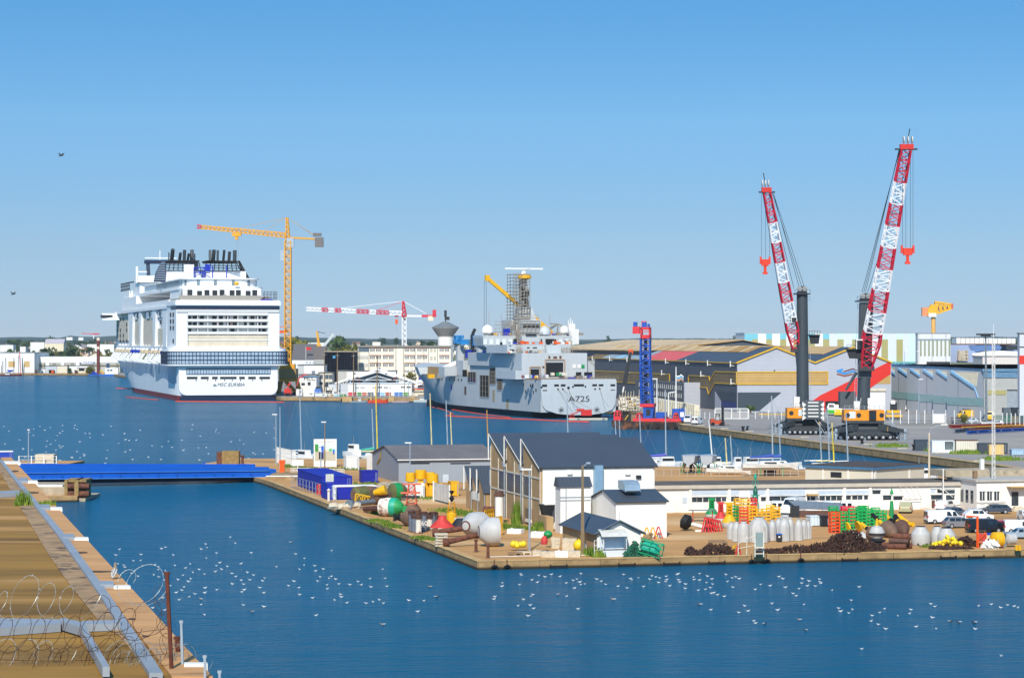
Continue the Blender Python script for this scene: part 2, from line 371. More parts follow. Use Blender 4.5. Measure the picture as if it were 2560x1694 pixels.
cream=mat('beige protective sheeting','#cfc2ac',.8,var=.15,scale=.2,lines=((0,1,0),5.5,.06,.7))
navy=mat('navy blue paint','#1b2740',.4,var=.2);boot=mat('antifouling red','#7a2322',.6,var=.2,scale=.1)
hullblue=mat('bluish grey hull reflection','#8da0b4',.25,var=.15,scale=.05)  # colour of the reflections painted on the white hull side
clutter=[Pn('#8b8378',.8),Pn('#b39a7c',.8),Pn('#6e6a66',.8),Pn('#d8d2c6',.8),Pn('#54514e',.8),Pn('#9c5a35',.8)]
S=Th('cruise_ship','huge white cruise ship under fitting out, twin funnels with bare pipes, moored stern on','cruise ship',(-128.5,1086,0),rad(15))
def hb(y,z):
 t=max(0,min(1,z/16));y0=170+95*t;ye=308+26*t;b=22.3+.9*t
 if y<3:b-=.5*(3-y)*(1.2-t)
 return b if y<y0 else max(.15,b*(1-((y-y0)/(ye-y0))**2.0))if y<ye else.15
def hullband(z0,z1,m,y0=0,y1=331,off=0.,nz=3):
 mb=MB(m);ys=[0,1.5,3,40,90,140,180,210,240,260,280,295,308,318,326,331];ys=[y for y in ys if y0<=y<=y1];rings=[]
 zs=[z0+(z1-z0)*i/nz for i in range(nz+1)]
 for y in ys:
  rings.append([Vc((-hb(y,z)-off,y,z))for z in zs[::-1]]+[Vc((hb(y,z)+off,y,z))for z in zs])
 return mb.Lf(rings,close=False,caps=True)
S.Pt('hull',hullband(2.4,16,cw),smooth=True)
S.Pt('boot_topping',hullband(-1.5,2.4,boot,nz=2))
mb=MB(navy);mb.Yp([(-21.6,-.5),(21.6,-.5),(21.9,1.2),(18,2.35),(-18.5,2.35),(-21.9,1.9)],-.9,.6);S.Pt('stern_waterline_band',mb)
mb=MB(hullblue)  # reflections on the port hull, painted as wavy bluish grey bands
for a,b,z0 in((3,85,8.5),(92,250,10.2)):
 r=[[Vc((-hb(y,z)-.05,y,z))for z in(z0-1.2*math.sin(y*.09),13,15.6)]for y in[a+(b-a)*i/8 for i in range(9)]];mb.Lf(r,close=False,caps=False)
S.Pt('hull_reflection',mb)
mb=MB(cw);T=plan(22.4,2.6,15.2,3.4);mb.Yp([(x,z)for x,z in T][::-1],-1.4,0.4);S.Pt('transom',mb,smooth=True)
a=S.at(zK(682,1252),-1.45);b=S.at(zK(1315,1208),-1.45);mb=MB(sheen);mb.box(a.x,b.x,-1.5,-1.2,a.z,b.z);gw=S.Pt('stern_window_strip',mb)
mb=MB(navy);n=30
for i in range(n+1):
 x=a.x+(b.x-a.x)*i/n;mb.box(x-.09,x+.09,-1.62,-1.5,a.z,b.z)
for z in(a.z,b.z):mb.box(a.x-.1,b.x+.1,-1.64,-1.5,z-.12,z+.12)
S.Pt('mullions',mb,gw)
for x0,x1 in((685,765),(790,850),(875,918),(935,1060),(1080,1122),(1148,1205),(1232,1312)):
 a=S.at(zK(x0,1289),-1.45);b=S.at(zK(x1,1270),-1.45);mb=MB(Dk);mb.box(a.x,b.x,-1.46,-1.1,a.z,b.z);S.Pt('mooring_opening',mb)
for x in(755,842,902,970,1028,1090,1182,1250):
 a=S.at(zK(x,1297),-1.45);mb=MB(Bk);mb.Tb((a.x,-1.5,a.z),(a.x,-1.2,a.z),.32,n=8);S.Pt('fairlead',mb)
a=S.at(zK(1017,1331),-1.45);lettering(S,'MSC EURIBIA',(a.x,-1.5,a.z),2.15,Pn('#4a4c52',.5),shear=.28,extr=.04)
a=S.at(zK(896,1331),-1.45);mb=MB(Pn('#9aa0a6',.5))
for i in range(3):mb.Tb((a.x-.4+.4*i,-1.55,a.z-.3+.25*(i%2)),(a.x-.4+.4*i,-1.4,a.z-.3+.25*(i%2)),.5,n=10)
S.Pt('company_emblem',mb)
mb=MB(cw);mb.Pm(plan(23.6,-2.6,26,4),15.2,16.0);S.Pt('deck_edge',mb)
mb=MB(sheen);GP=plan(27.3,-3.4,24,6,8);mb.Pm(GP,16.4,22.3);gl=S.Pt('glass_gallery',mb)
mb=MB(navy)
pts=[Vc((*p,0))for p in plan(27.42,-3.52,24.1,6,8)]
for z in(16.5,18.5,20.4,22.2):
 for p,q in zip(pts,pts[1:]):mb.Be(p+Vc((0,0,z)),q+Vc((0,0,z)),.26)
per=0
for p,q in zip(pts,pts[1:]):
 l=(q-p).length;k=max(1,round(l/1.62))
 for i in range(k):r=p.lerp(q,i/k);mb.Be(r+Vc((0,0,16.5)),r+Vc((0,0,22.2)),.24)
S.Pt('mullions',mb,gl)
mb=MB(cw);mb.Pm(plan(27.6,-3.7,25,6,8),15.9,16.4);mb.Pm(plan(27.0,-2.6,25,6,8),22.3,23.6);mb.Pm(plan(24.6,-1.6,24,5,6),23.6,24.6);S.Pt('gallery_roof',mb,smooth=True)
mb=MB(cw);mb.box(-23.4,-18.4,-.2,34,23.6,45.4);mb.box(18.4,23.4,-.2,34,23.6,45.4);mb.box(-18.4,18.4,3.2,34,23.6,41.6);mb.box(-18.4,18.4,-.2,34,41.2,45.4);mb.box(-18.4,18.4,-.2,3.2,23.6,24.4)
S.Pt('aft_block',mb)
mb=MB(cream)
mb.box(-17.9,17.9,-.1,.15,24.5,29.6);S.Pt('stern_sheeting',mb)
mb=MB(cw)
for k in range(6):z=24.6+2.86*k;mb.box(-18.3,18.3,-.35,3.1,z-.28,z)
for k in range(2,6):z=24.6+2.86*k;mb.box(-18.3,18.3,-.42,-.34,z,z+.85)
for i in range(9):x=-18.2+36.4*i/8;mb.box(x-.12,x+.12,.1,3.1,24.6,41.2)
S.Pt('balcony_decks',mb)
wm=MB(Dk);wm.box(-.85,.85,2.9,3.18,0,1.95)
for k in range(5):
 z=24.7+2.86*(5-k)-2.86+.1
 if k==4:xs=(-17,-16.2,16.5)
 elif k==2:xs=(-17,-6,2.6,14.5,17)
 else:xs=(-17,-14.8,-11.5,-6,-2.6,.4,3.6,8.4,11.6,14.3,16.9)
 for x in xs:
  o=S.Pt('cabin_window',wm);o.location=(x+R.uniform(-.2,.2),-1.6 if k==4 else 0,z)
for x,k in((-4.2,1),(1.9,1),(-4.2,3),(1.9,3),(6.1,3),(-9.5,3),(13,3)):z=24.7+2.86*(4-k)+.1;mb=MB(Pn('#c99f92',.7));mb.box(x-.8,x+.8,2.95,3.15,z,z+2);S.Pt('pink_cabin_wall',mb)
mb=MB(Pn('#c9c9c6',.6));mb.box(-23.2,23.2,-.62,-.2,39.9,41.2);S.Pt('canvas_valance',mb)
mb=MB(navy);mb.box(-23.5,23.5,-.5,20,41.3,42.7);S.Pt('dark_window_band',mb)
mb=MB(cw);mb.box(-23.9,23.9,-1.0,34,43.1,44.9);S.Pt('upper_deck_edge',mb)
mb=MB(Pn('#9b958b',.8));mb.box(-22,15.5,1.0,1.3,45.0,47.6);mb.box(-2,-.5,.9,1.2,44.9,48);mb.box(-22,-21.7,1.0,40,45.0,46.3);S.Pt('deck_rail',mb)
for i in range(46):
 mb=MB(R.choice(clutter));sx=R.uniform(.5,2.2);mb.box(-sx,sx,-.6,.6,0,R.uniform(.8,2.6))
 o=S.Pt('deck_equipment',mb);o.location=(R.uniform(-20,21),R.uniform(1.6,9),44.9)
mb=MB(Pn('#3c3a3a',.8))
for x in(-20.5,-17,17,18.5,20,21.5,22.6):
 mb.Be((x,2,44.9),(x,2,49.6),.18);mb.Be((x,5,44.9),(x,5,49.2),.18)
for z in(46.6,48.2,49.4):mb.Be((15.5,2,z),(22.8,2,z),.16);mb.Be((-20.8,2,z),(-16.5,2,z),.16)
S.Pt('scaffolding',mb)
mb=MB(blue);mb.box(15,20.5,.7,2.6,44.9,46);S.Pt('blue_tarpaulin',mb)
mb=MB(cw);mb.box(-19,17,12,60,45,51);S.Pt('lido_block',mb)
for i in range(9):
 mb=MB(Dk);mb.box(-1.1,1.1,11.8,12.1,46,50.2);o=S.Pt('deckhouse_opening',mb);o.location=(-15.5+3.7*i+R.uniform(-.6,.6),0,R.uniform(-.4,.2))
mb=MB(cw);mb.Pm(plan(19.5,16,190,9,8),50.6,52.0);mb.Pm(plan(17.2,19,185,9,8),52.0,55.4);mb.Pm(plan(18.4,18,186,9,8),55.4,55.9);S.Pt('pool_deck_ring',mb,smooth=True)
pl=plan(17.3,18.9,130,9,8)
pts=[Vc((*p,53.7))for p in pl];per=[]
for p,q in zip(pts,pts[1:]):
 k=max(1,round((q-p).length/2.2));per+=[(p.lerp(q,(i+.5)/k),math.atan2(q.y-p.y,q.x-p.x))for i in range(k)]
am=MB(Pn('#73828b',.2));am.box(-.75,.75,-.1,.1,-1.2,.7);am.Yp([(-.75,.7),(.75,.7),(.5,1.2),(0,1.4),(-.5,1.2)],-.1,.1)
for i,(p,a)in En(per):
 if i<42 or i%4==0:
  o=S.Pt('arched_window',am);o.location=p;o.rotation_euler=(0,0,a)
mb=MB(Ye);mb.Lt([(0,-.9),(1.0,-.5),(1.2,0),(1,.6),(0,1)],10,tuple(S.at(zK(1060,570),14)));S.Pt('yellow_float',mb)
mb=MB(cw);mb.Pm([(-1.2,-2),(1.2,-2),(1.2,2),(-1.2,2)],0,8.4);o=S.Pt('white_ventilation_mast',mb);o.location=(S.at(zK(1107,450),25).x,25,50.8)
def funnel(x,side):
 y=92
 mb=MB(cw);mb.box(x-8.2,x+8.2,y-6,y+14,55.5,61.4);S.Pt('funnel_casing',mb)
 mb=MB(Bk)
 for i in range(9):
  xx=x-9+18*i/8;mb.Be((xx,y-6.6,61),(x+(xx-x)*.86,y-6.2,66.2),.32)
 for z in(61.2,62.5,63.7,65,66):mb.Be((x-9+.15*(z-61),y-6.5,z),(x+9-.15*(z-61),y-6.5,z),.34)
 mb.box(x-7.6,x+7.6,y-5.5,y+12,65.2,66.1)
 for k in(-1,1):mb.Be((x+k*9,y-6.5,61.2),(x+k*9,y+12,61.2),.4);mb.Be((x+k*8,y-6,66),(x+k*8,y+12,66),.4)
 S.Pt('funnel_frame',mb)
 for i,(dx,h,r)in En(((-6.2,7,.45),(-4.3,9.6,1.35),(-.6,6.6,1),(1.4,9.5,1.15),(5.0,9.5,1.2),(3.4,6.0,.8))if side<0 else((-6,9.5,.9),(-4,9.5,1.3),(-2.2,9.4,.8),(1,9.5,.9),(3.6,8.2,1.1),(6.2,9.5,1.3))):
  mb=MB(mat('exhaust pipe','#4c4f50',.4,.5,var=.3));mb.Tb((x+dx,y-2+R.uniform(-2,4),66),(x+dx+.15,y-2,66.2+h*.55),r*.72,n=10);S.Pt('exhaust_pipe',mb)
 mb=MB(navy if side<0 else Bk)
 if side<0:
  pr=[(x-14,55.6),(x-8.4,55.6),(x-7.8,66),(x-9.2,65.8),(x-11.4,63.5),(x-13,60)]
  mb.Yp(pr,y-7,y-5.6)
  S.Pt('louvre_fin',mb)
  mb=MB(Pn('#8d9aa8',.4))
  for i in range(11):
   z=56.4+.85*i;xl=x-13.6+max(0,(z-57))*.3+(max(0,z-61)**2)*.06;mb.box(xl,x-8.5,y-7.25,y-7.02,z,z+.28)
  S.Pt('louvre_blade',mb)
 else:
  for i in range(14):
   z0=55.6;mb.Be((x+8.2+.4*i,y-5.5,max(56,66-.76*i-2.6)),(x+7.6+.42*i,y-5.5,66.4-.76*i),.3)
  mb.Be((x+8,y-5.5,66.2),(x+13.6,y-5.5,56.2),.5);mb.Be((x+8,y+6,66.2),(x+13.6,y+6,56.2),.5)
  S.Pt('sloping_lattice',mb)
xa=S.at(zK(640,400),92).x;xb=S.at(zK(945,400),92).x
funnel(xa,-1);funnel(xb,1)
mb=MB(blue)
pa=[zK(738,448),zK(800,450),zK(858,470),zK(805,552),zK(822,552),zK(880,555),zK(985,558),zK(738,530)]
Q=[S.at(p,80)for p in pa]
mb.Be(Q[0],Q[1],.45);mb.Be(Q[1],Q[2],.45);mb.Be(Q[0],Q[7],.4)
for q in(Q[3],Q[4],Q[5],Q[6]):mb.Be((q.x,80,55.6),(q.x,80,63.5 if q in(Q[5],Q[6])else 61.6),.5)
for z in(57.5,60,62.5):mb.Be((Q[0].x,80,z),(Q[2].x,80,z),.4)
mb.Be((Q[0].x,80,58),(Q[2].x,80,62),.35);mb.Be((Q[0].x,80,62),(Q[2].x,80,58),.35)
S.Pt('blue_scaffold',mb)
mb=MB(blue);mb.Cb((Q[2].x-1.2,79,62.4),2.8,.5,3.3,ry=.15);S.Pt('blue_tarpaulin',mb)
mb=MB(Bk);a=S.at(zK(728,440),88);mb.La((a.x,88,61),(a.x,88,69.5),2.2,2.2,6,.26,.2);S.Pt('lattice_mast',mb)
mb=MB(cw);a=S.at(zK(700,480),84);mb.Cb((a.x,84,59.5),4.6,3,9);S.Pt('white_casing',mb)
mb=MB(navy);
for k in(-1,1):mb.Sl([(k*13-.0,205,55),(k*13,209,55),(k*13,216,69),(k*13,212,69)],1.6)
mb.box(-14,14,211,216,68.4,70.4);S.Pt('radar_arch',mb)
mb=MB(cw);mb.Be((-14,212,71.5),(3,212,71.5),.5);mb.Be((-6,212,70),(-6,212,75.5),.35);mb.Be((-18,211,64),(-13,211,64),.5);mb.Be((-17,211,61.5),(-13,211,61.5),.5);S.Pt('radar_scanner',mb)
mb=MB(cw);mb.box(-21,21,190,262,43,50.5);mb.box(-18.5,18,196,232,50.5,57.8);mb.box(-19.5,19,194,214,58,61.5);mb.Pm([(-20,234),(20,234),(20,262),(12,280),(-12,280),(-20,262)],50.5,54.5);S.Pt('forward_house',mb)
mb=MB(cw);mb.Tb((-19.6,199,57.8),(-19.6,199,66.5),.7,n=8);S.Pt('signal_mast',mb)
mb=MB(Pn('#34373c',.7))
for i in range(9):
 y=232+5.5*i
 for z in(55.5,57.5,59):mb.Be((-20,y,z),(-20,y+5.5,z-.3),.3)
 mb.Be((-20,y,54.5),(-20,y,59),.3);mb.Be((-20,y,59),(-10,y+1,60.2),.3)
S.Pt('foredeck_scaffold',mb)
mb=MB(cw);mb.box(-23.6,-22.2,34,285,42.0,43.4);mb.box(-23.0,-20,34,270,22.8,24.6);S.Pt('side_deck_edge',mb)
mb=MB(cw);mb.box(-21.4,21.4,34,290,23.6,43);S.Pt('midship_block',mb)
mb=MB(cw)
for y0,y1 in((40,52),(86,93),(190,206),(150,155)):mb.Xp([(y0,24),(y1,24),(y1+3,42),(y0-4,42)],-23.2,-21.4)
S.Pt('side_fin',mb)
mb=MB(cream)
for y0,y1,z0,z1 in((54,84,25,33),(95,148,25,42),(157,188,25,41),(222,286,27,42)):mb=MB(cream);mb.box(-21.9,-21.38,y0,y1,z0,z1);S.Pt('side_sheeting',mb)
wm=MB(Dk);wm.box(-.15,.2,-1.6,1.6,0,1.9)
for y in(10,20,60,72,210,216,228,246,262,276):
 for k in range(5):
  if R.random()<.75 and not(y>54 and y<85 and k<3):
   o=S.Pt('cabin_window',wm);o.location=(-23.5 if y<34 else-22,y,26+3.0*k)
wm=MB(sheen);wm.box(-.1,.1,-6,6,0,3.2)
for y in(45,62,80,104,124,180):o=S.Pt('deck_window',wm);o.location=(-22.3,y,38.2)
mb=MB(cw);mb.box(-22.6,-21,34,190,43.4,46.2);S.Pt('side_bulwark',mb)
mb=MB(cw);mb.Pm([(-31.5,268),(-20,266),(20,266),(31.5,268),(31.5,276),(20,280),(-20,280),(-31.5,276)],38.6,42.4);S.Pt('bridge_wing',mb)
mb=MB(Dk);mb.box(-31.7,-24,267.0,275.5,40.2,41.4);S.Pt('bridge_window',mb)
lb=MB(Og);lb.Lf([[Vc((x*s,y,z*.8))for x,z in((-1.6,0),(-1.9,1),(-1.2,2.4),(1.2,2.4),(1.9,1),(1.6,0),(0,-.9))]for y,s in((-5.5,.25),(-4.2,.8),(0,1),(4.2,.8),(5.5,.25))])
lb2=MB(Pn('#c4b08e',.7));lb2.v=lb.v;lb2.f=lb.f;lb2.mi=lb.mi
bt=MB(blue);bt.v=lb.v;bt.f=lb.f;bt.mi=lb.mi
for i,y in En((34,48,62,80,96,120,136,150,164,182,200,216,234,250,266)):
 o=S.Pt('lifeboat',(bt if i in(1,7,8,9)else lb2));o.location=(-23.2,y,20.6)
 mb=MB(cw);mb.Be((-21.6,y-3,25),(-26.6,y-3,18),.7);mb.Be((-21.6,y+3,25),(-26.6,y+3,18),.7);mb.Be((-26.6,y-3,18),(-22.5,y-3,16.2),.6);mb.Be((-26.6,y+3,18),(-22.5,y+3,16.2),.6);S.Pt('davit',mb,o if False else None)
 if i in(2,4,9,11):
  mb=MB(blue);mb.Sl([(-26.2,y-3,18.4),(-26.2,y+1,18.4),(-23.8,y-1,23.5)],.2);S.Pt('blue_cover',mb)
boom=mat('orange oil boom','#d4492a',.6,var=.2)
mb=MB(boom);a=G(zK(600,1457),.1);b=G(zK(1420,1463),.1);c=G(zK(230,1425),.1);e=G(zK(150,1358),.1)
mb.path([a+(b-a)*t/10+Vc((0,1.2*math.sin(t),0))for t in range(11)],.28,6);Sg('floating_boom',mb,'thin orange floating boom on the water under the cruise ship stern','boom')
mb=MB(boom);mb.path([c+(a-c)*t/6+Vc((0,1.0*math.sin(t*1.7),0))for t in range(5)],.28,6);Sg('floating_boom',mb,'orange floating boom beside the port side of the cruise ship','boom')
mb=MB(boom);mb.path([e,e+Vc((4,-1,0)),e+Vc((9,-8,0))],.28,6);Sg('floating_boom',mb,'short loose piece of orange boom left of the cruise ship','boom')
cy=mat('crane yellow','#d99a1c',.5,var=.18);counter=Pn('#6f6a68',.8)
d0=1150.
base=V(zK(1447,1180),d0);K=Th('tower_crane','tall yellow tower crane on a portal base next to the cruise ship','crane',(base.x,d0,1.8),0)
mb=MB(cy);top=K.at(zK(1447,250));bot=K.at(zK(1447,1195));sy=MB(cy);sy.La((0,0,bot.z),(0,0,top.z),2.9,2.9,34,.5,.3);K.Pt('mast',sy)
mb=MB(cy);t2=K.at(zK(1440,72));mb.La((0,0,top.z),(t2.x,0,t2.z),2.0,.7,10,.42,.28);K.Pt('cat_head',mb)
ja=K.at(zK(1425,205));jb=K.at(zK(762,140));mb=MB(cy)
mb.La(ja,jb,2.2,1.5,40,.4,.26,seg=lambda k:red if k>37 else cy,up=(0,0,1));K.Pt('jib',mb)
ka=K.at(zK(1450,222));kb=K.at(zK(1680,235));mb=MB(cy);mb.Be(ka,kb,1.2,.8);mb.Be(ka+Vc((0,2,0)),kb+Vc((0,2,0)),1.2,.8);K.Pt('counter_jib',mb)
c=K.at(zK(1683,258));mb=MB(counter);mb.Cb(c,4.0,2.4,4.6);mb.Cb(c+Vc((-1,0,3.6)),4,2,1.6);K.Pt('counterweight',mb)
mb=MB(galv);c=K.at(zK(1466,262));mb.Cb(c,3.4,2.6,4.6);K.Pt('operator_cab',mb)
mb=MB(Pn('#b98a2c'))
for p in(zK(1040,150),zK(1260,165)):mb.Be(t2,K.at((p[0],p[1]+4)),.16)
mb.Be(t2,K.at(zK(1660,215)),.2);mb.Be(t2+Vc((0,1,0)),K.at(zK(1640,205)),.16);K.Pt('tie_bar',mb)
c=K.at(zK(1060,200));mb=MB(cy);mb.Cb(c,4.4,2,1.6);mb.Be(c,c+Vc((0,0,-2.5)),1.4);tr=K.Pt('trolley',mb)
mb=MB(steel);mb.Be(c,K.at(zK(1066,480)),.1);mb.Be(c+Vc((1,0,0)),K.at(zK(1070,480)),.1);K.Pt('hoist_rope',mb,tr)
mb=MB(galv);c=K.at(zK(1409,360));mb.Cb(c,2.4,2.4,5);mb.Be((c.x,0,c.z),(0,0,c.z),.4);K.Pt('lift_cabin',mb)
mb=MB(Og);a=K.at(zK(1350,935));b=K.at(zK(1450,930));mb.Be(a,b,1.8,1.2);mb.Be(a+Vc((0,0,2.4)),b+Vc((0,0,2.4)),.35);K.Pt('tie_gangway',mb)
mb=MB(mat('portal cladding','#a58a55',.8,var=.2,lines=((0,0,1),.9,.18,.55)))
a=K.at(zV(350,920));b=K.at(zV(720,705));mb.box(a.x,b.x,-6,6,a.z,b.z);K.Pt('ballast_box',mb)
mb=MB(cy);c=K.at(zV(540,690));mb.box(-3.5,3.5,-3.5,3.5,b.z,b.z+2.2);K.Pt('mast_base',mb)
mb=MB(cy);g=K.at(zV(350,985));h=K.at(zV(765,915));mb.box(g.x,h.x,-5.6,-3.6,g.z,h.z);mb.box(g.x,h.x,3.6,5.6,g.z,h.z)
K.Pt('portal_beam',mb)
for px in(352,745):
 for y in(-4.6,4.6):
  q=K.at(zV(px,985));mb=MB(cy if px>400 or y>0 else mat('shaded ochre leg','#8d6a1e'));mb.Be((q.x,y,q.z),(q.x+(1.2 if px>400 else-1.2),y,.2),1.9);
  if px>400:mb.Be((q.x-6,y,q.z),(q.x-1.0,y,.4),1.0)
  K.Pt('leg',mb)
ng=mat('navy ship grey','#b1b5b6',.5,var=.06,scale=.12,stain=.12);ng2=mat('navy ship light grey','#b4babd',.5,var=.05,scale=.1,stain=.08)
hole=Pn('#14171b',.8);scaf=Pn('#8b8172',.7);nboot=mat('dark boot topping','#25282c',.6,var=.3,scale=.2,alt=('#3b4a48',.15,.55,.2))
D=Th('navy_ship','grey naval supply ship marked A725, stern towards the viewer, mast wrapped in scaffolding','navy ship',(23.2,838,0),rad(18.5))
def nb(y,z):
 b=13.9 if z>2 else 13.9-1.2*(2-z)/2
 if z<13 and y<30:b-=0
 y0=85+60*max(0,min(1,z/13.7));ye=174+18*max(0,min(1.2,z/13.7))
 return b if y<y0 else max(.2,b*(1-((y-y0)/(ye-y0))**1.8))if y<ye else.2
def nband(z0,z1,m,ya,yb,nz=3):
 ys=[y for y in(0,2,12,30,60,85,100,115,130,143,152,160,168,175,181,186,190)if ya<=y<=yb]
 zs=[z0+(z1-z0)*i/nz for i in range(nz+1)]
 return MB(m).Lf([[Vc((-nb(y,z),y,z))for z in zs[::-1]]+[Vc((nb(y,z),y,z))for z in zs]for y in ys],close=False,caps=True)
D.Pt('hull',nband(2.2,13.4,ng,0,190),smooth=True);D.Pt('boot_topping',nband(-1.5,2.2,nboot,4,186),smooth=True)
mb=MB(ng2);mb.Yp([(-13.4,4.5),(-12.2,3.0),(-8,1.7),(-2,1.15),(4,1.2),(9,1.8),(12.4,3.0),(13.5,4.8),(14.0,9),(14.0,13.2),(13.6,13.7),(-13.9,13.7),(-14,9)],-.6,.4);D.Pt('transom',mb)
mb=MB(ng)
zf=lambda y:17.6
mb.Lf([[Vc((-nb(y,13.4),y,13.2)),Vc((-nb(y,13.4)-.02,y,17.8)),Vc((nb(y,13.4),y,17.8)),Vc((nb(y,13.4),y,13.2))]for y in(33,60,82)],close=False,caps=True)
D.Pt('midship_side',mb)
mb=MB(ng);mb.Lf([[Vc((-nb(y,13.4),y,13.2)),Vc((-nb(y,13.4)*1.05-.1,y+1.5,16.2+1.6*(y-150)/40)),Vc((nb(y,13.4)*1.05+.1,y+1.5,16.2+1.6*(y-150)/40)),Vc((nb(y,13.4),y,13.2))]for y in(150,160,168,175,181,186,190)],close=False,caps=True);D.Pt('bow_bulwark',mb)
mb=MB(mat('timber deck cover','#a98a5c',.8,var=.2));a=D.at(zL(200,1075),165);
mb.box(-10.5,-9,120,150,13.4,16.6);D.Pt('timber_screen',mb)
deck=mat('rusty deck','#8a6a4e',.9,var=.3,scale=.5);mb=MB(deck);mb.box(-13.6,13.6,.6,20,13.4,13.72);D.Pt('deck',mb);mb=MB(deck);mb.box(-13,13,80,150,13.2,13.6);D.Pt('deck',mb)
def nh(a,b,y,name='hull_opening',m=hole,dep=.25,under=None):
 p=D.at(zL(*a),y);q=D.at(zL(*b),y);mb=MB(m);mb.box(p.x,q.x,y-.05,y+dep,q.z,p.z);return D.Pt(name,mb,under)
for a,b in(((1252,1160),(1298,1182)),((1365,1158),(1408,1178)),((1426,1158),(1470,1178)),((1548,1157),(1642,1178)),((1720,1157),(1764,1176)),((1780,1157),(1824,1176)),((1890,1157),(1934,1176)),((1258,1211),(1298,1220)),((1892,1208),(1930,1215))):nh(a,b,-.6)
for x,y in((1400,1204),(1445,1203),(1498,1191),(1746,1202),(1790,1200),(1247,1186),(1540,1182),(1656,1180)):
 p=D.at(zL(x,y),-.65);mb=MB(hole);mb.Tb((p.x,-.7,p.z),(p.x,-.3,p.z),.33 if x!=1498 else.5,n=10);D.Pt('fairlead',mb)
p=D.at(zL(1598,1297),-.66);lettering(D,'A725',(p.x,-.66,p.z),2.9,Pn('#2a2e33',.6),extr=.03).scale=(1.3,1,1)
for x,y in((1430,1397),(1762,1394)):
 p=D.at(zL(x,y),-.66);mb=MB(Pn('#3a3d40'))
 for k in range(4):a=k*math.pi/4+.3;mb.Be((p.x-math.cos(a)*1.1,-.68,p.z-math.sin(a)*1.1),(p.x+math.cos(a)*1.1,-.68,p.z+math.sin(a)*1.1),.22,.1)
 D.Pt('draught_star_mark',mb)
def blk(a,b,y,dep,name='superstructure_block',m=ng,z0=None,chx=0):
 p=D.at(zL(*a),y);q=D.at(zL(*b),y);mb=MB(m);mb.box(p.x,q.x,y,y+dep,(q.z if z0 is None else z0),p.z);return D.Pt(name,mb)
blk((1062,868),(1672,1100),18,30,'hangar_block',ng2,13.5)
blk((1675,940),(1742,1100),20,24,'side_house',ng,13.5);blk((1003,1030),(1064,1105),14,20,'side_house',ng2,13.5)
blk((1290,792),(1520,870),24,26,'upper_block',ng2);blk((925,795),(1292,868),26,24,'upper_block',ng2)
mb=MB(ng);mb.box(-13.85,D.at(zL(1064,868),18).x,24,82,17.8,D.at(zL(1064,868),18).z);D.Pt('side_casing',mb)
p=D.at(zL(700,720),52);q=D.at(zL(1530,720),52);mb=MB(ng)
mb.Lf([[Vc((x0,52+y,z))for x0,y in((p.x*s,0),(q.x*s,0),(q.x*s,12),(p.x*s,12))]for z,s in((22.6,.7),(25.2,.97),(28.1,1.0),(28.9,1.0))]);D.Pt('bridge_deck',mb)
z0=D.at(zL(800,790),52).z;z1=D.at(zL(800,738),52).z
for i in range(15):
 f=i/14;x=p.x*.99+(q.x-p.x)*.99*f
 if f<.33 or f>.70:
  mb=MB(mat('pale bridge window','#d2d8da',.3,var=.05)if i not in(10,11)else Dk);mb.box(-.68,.68,-.12,.1,z0,z1);o=D.Pt('bridge_window',mb);o.location=(x+.6,51.95,0)
nh((1288,955),(1448,1088),17.95,'hangar_door');nh((1146,1016),(1224,1100),17.95,'hangar_door');nh((1568,1045),(1618,1090),17.9,'hangar_door');nh((1645,1045),(1720,1096),17.9,'hangar_door')
mb=MB(mat('primed door frame','#a98f78',.7));
for(a,b)in(((1282,928),(1462,1100)),((1138,995),(1234,1102))):
 p=D.at(zL(*a),17.9);q=D.at(zL(*b),17.9);mb.Be((p.x,17.85,q.z),(p.x,17.85,p.z),.35);mb.Be((q.x,17.85,q.z),(q.x,17.85,p.z),.35);mb.Be((p.x,17.85,p.z),(q.x,17.85,p.z),.4)
D.Pt('door_frame',mb)
for a,b,m in(((1538,975),(1566,1008),Wh),((1582,975),(1612,1008),Wh),((1620,975),(1648,1008),green)):nh(a,b,17.85,'wall_panel',m)
for a,b in(((1312,893),(1328,915)),((1358,898),(1390,915)),((1415,893),(1432,915)),((1256,988),(1272,1004)),((1112,812),(1136,824)),((1165,812),(1205,824)),((955,832),(990,850))):nh(a,b,17.8 if b[1]>870 else 23.9,'vent_opening',rust if b[1]>870 else hole)
nh((1502,1092),(1566,1108),4,'blue_skip',blue,1.6)
blk((1058,558),(1240,720),56,14,'mast_house',ng2);blk((968,556),(1060,650),60,12,'mast_house',ng);blk((990,650),(1245,800),54,14,'mast_house',ng2)
nh((1075,600),(1232,628),55.9,'bridge_window',Dk)
for a,b in(((862,765),(880,792)),((1240,735),(1250,765)),((1285,735),(1360,770)),((985,735),(1015,770)),((1100,690),(1200,705))):nh(a,b,51.5,'vent_opening',hole)
t=D.at(zL(1075,115),62);b=D.at(zL(1085,560),62);mb=MB(ng)
mb.Lf([[Vc((b.x+(t.x-b.x)*f+i*w,62+j*w,b.z+(t.z-b.z)*f))for i,j in((-1,-1),(1,-1),(1,1),(-1,1))]for f,w in((0,3.6),(.25,2.4),(.3,1.5),(.85,1.1),(.97,.4))]);D.Pt('mast',mb)
mb=MB(Ye);p=D.at(zL(1088,162),60);mb.Lt([(1.4,-.8),(2.6,-.3),(2.6,.6),(1.2,1.2)],12,tuple(p));D.Pt('yellow_radome',mb)
mb=MB(Wh);p=D.at(zL(1080,128),60);mb.Lt([(.9,-1),(1.1,0),(.6,1.2)],10,tuple(p));mb.box(p.x-7.5,p.x+7.5,59.6,60.4,p.z+1.6,p.z+2.2);D.Pt('radar_scanner',mb)
mb=MB(scaf)
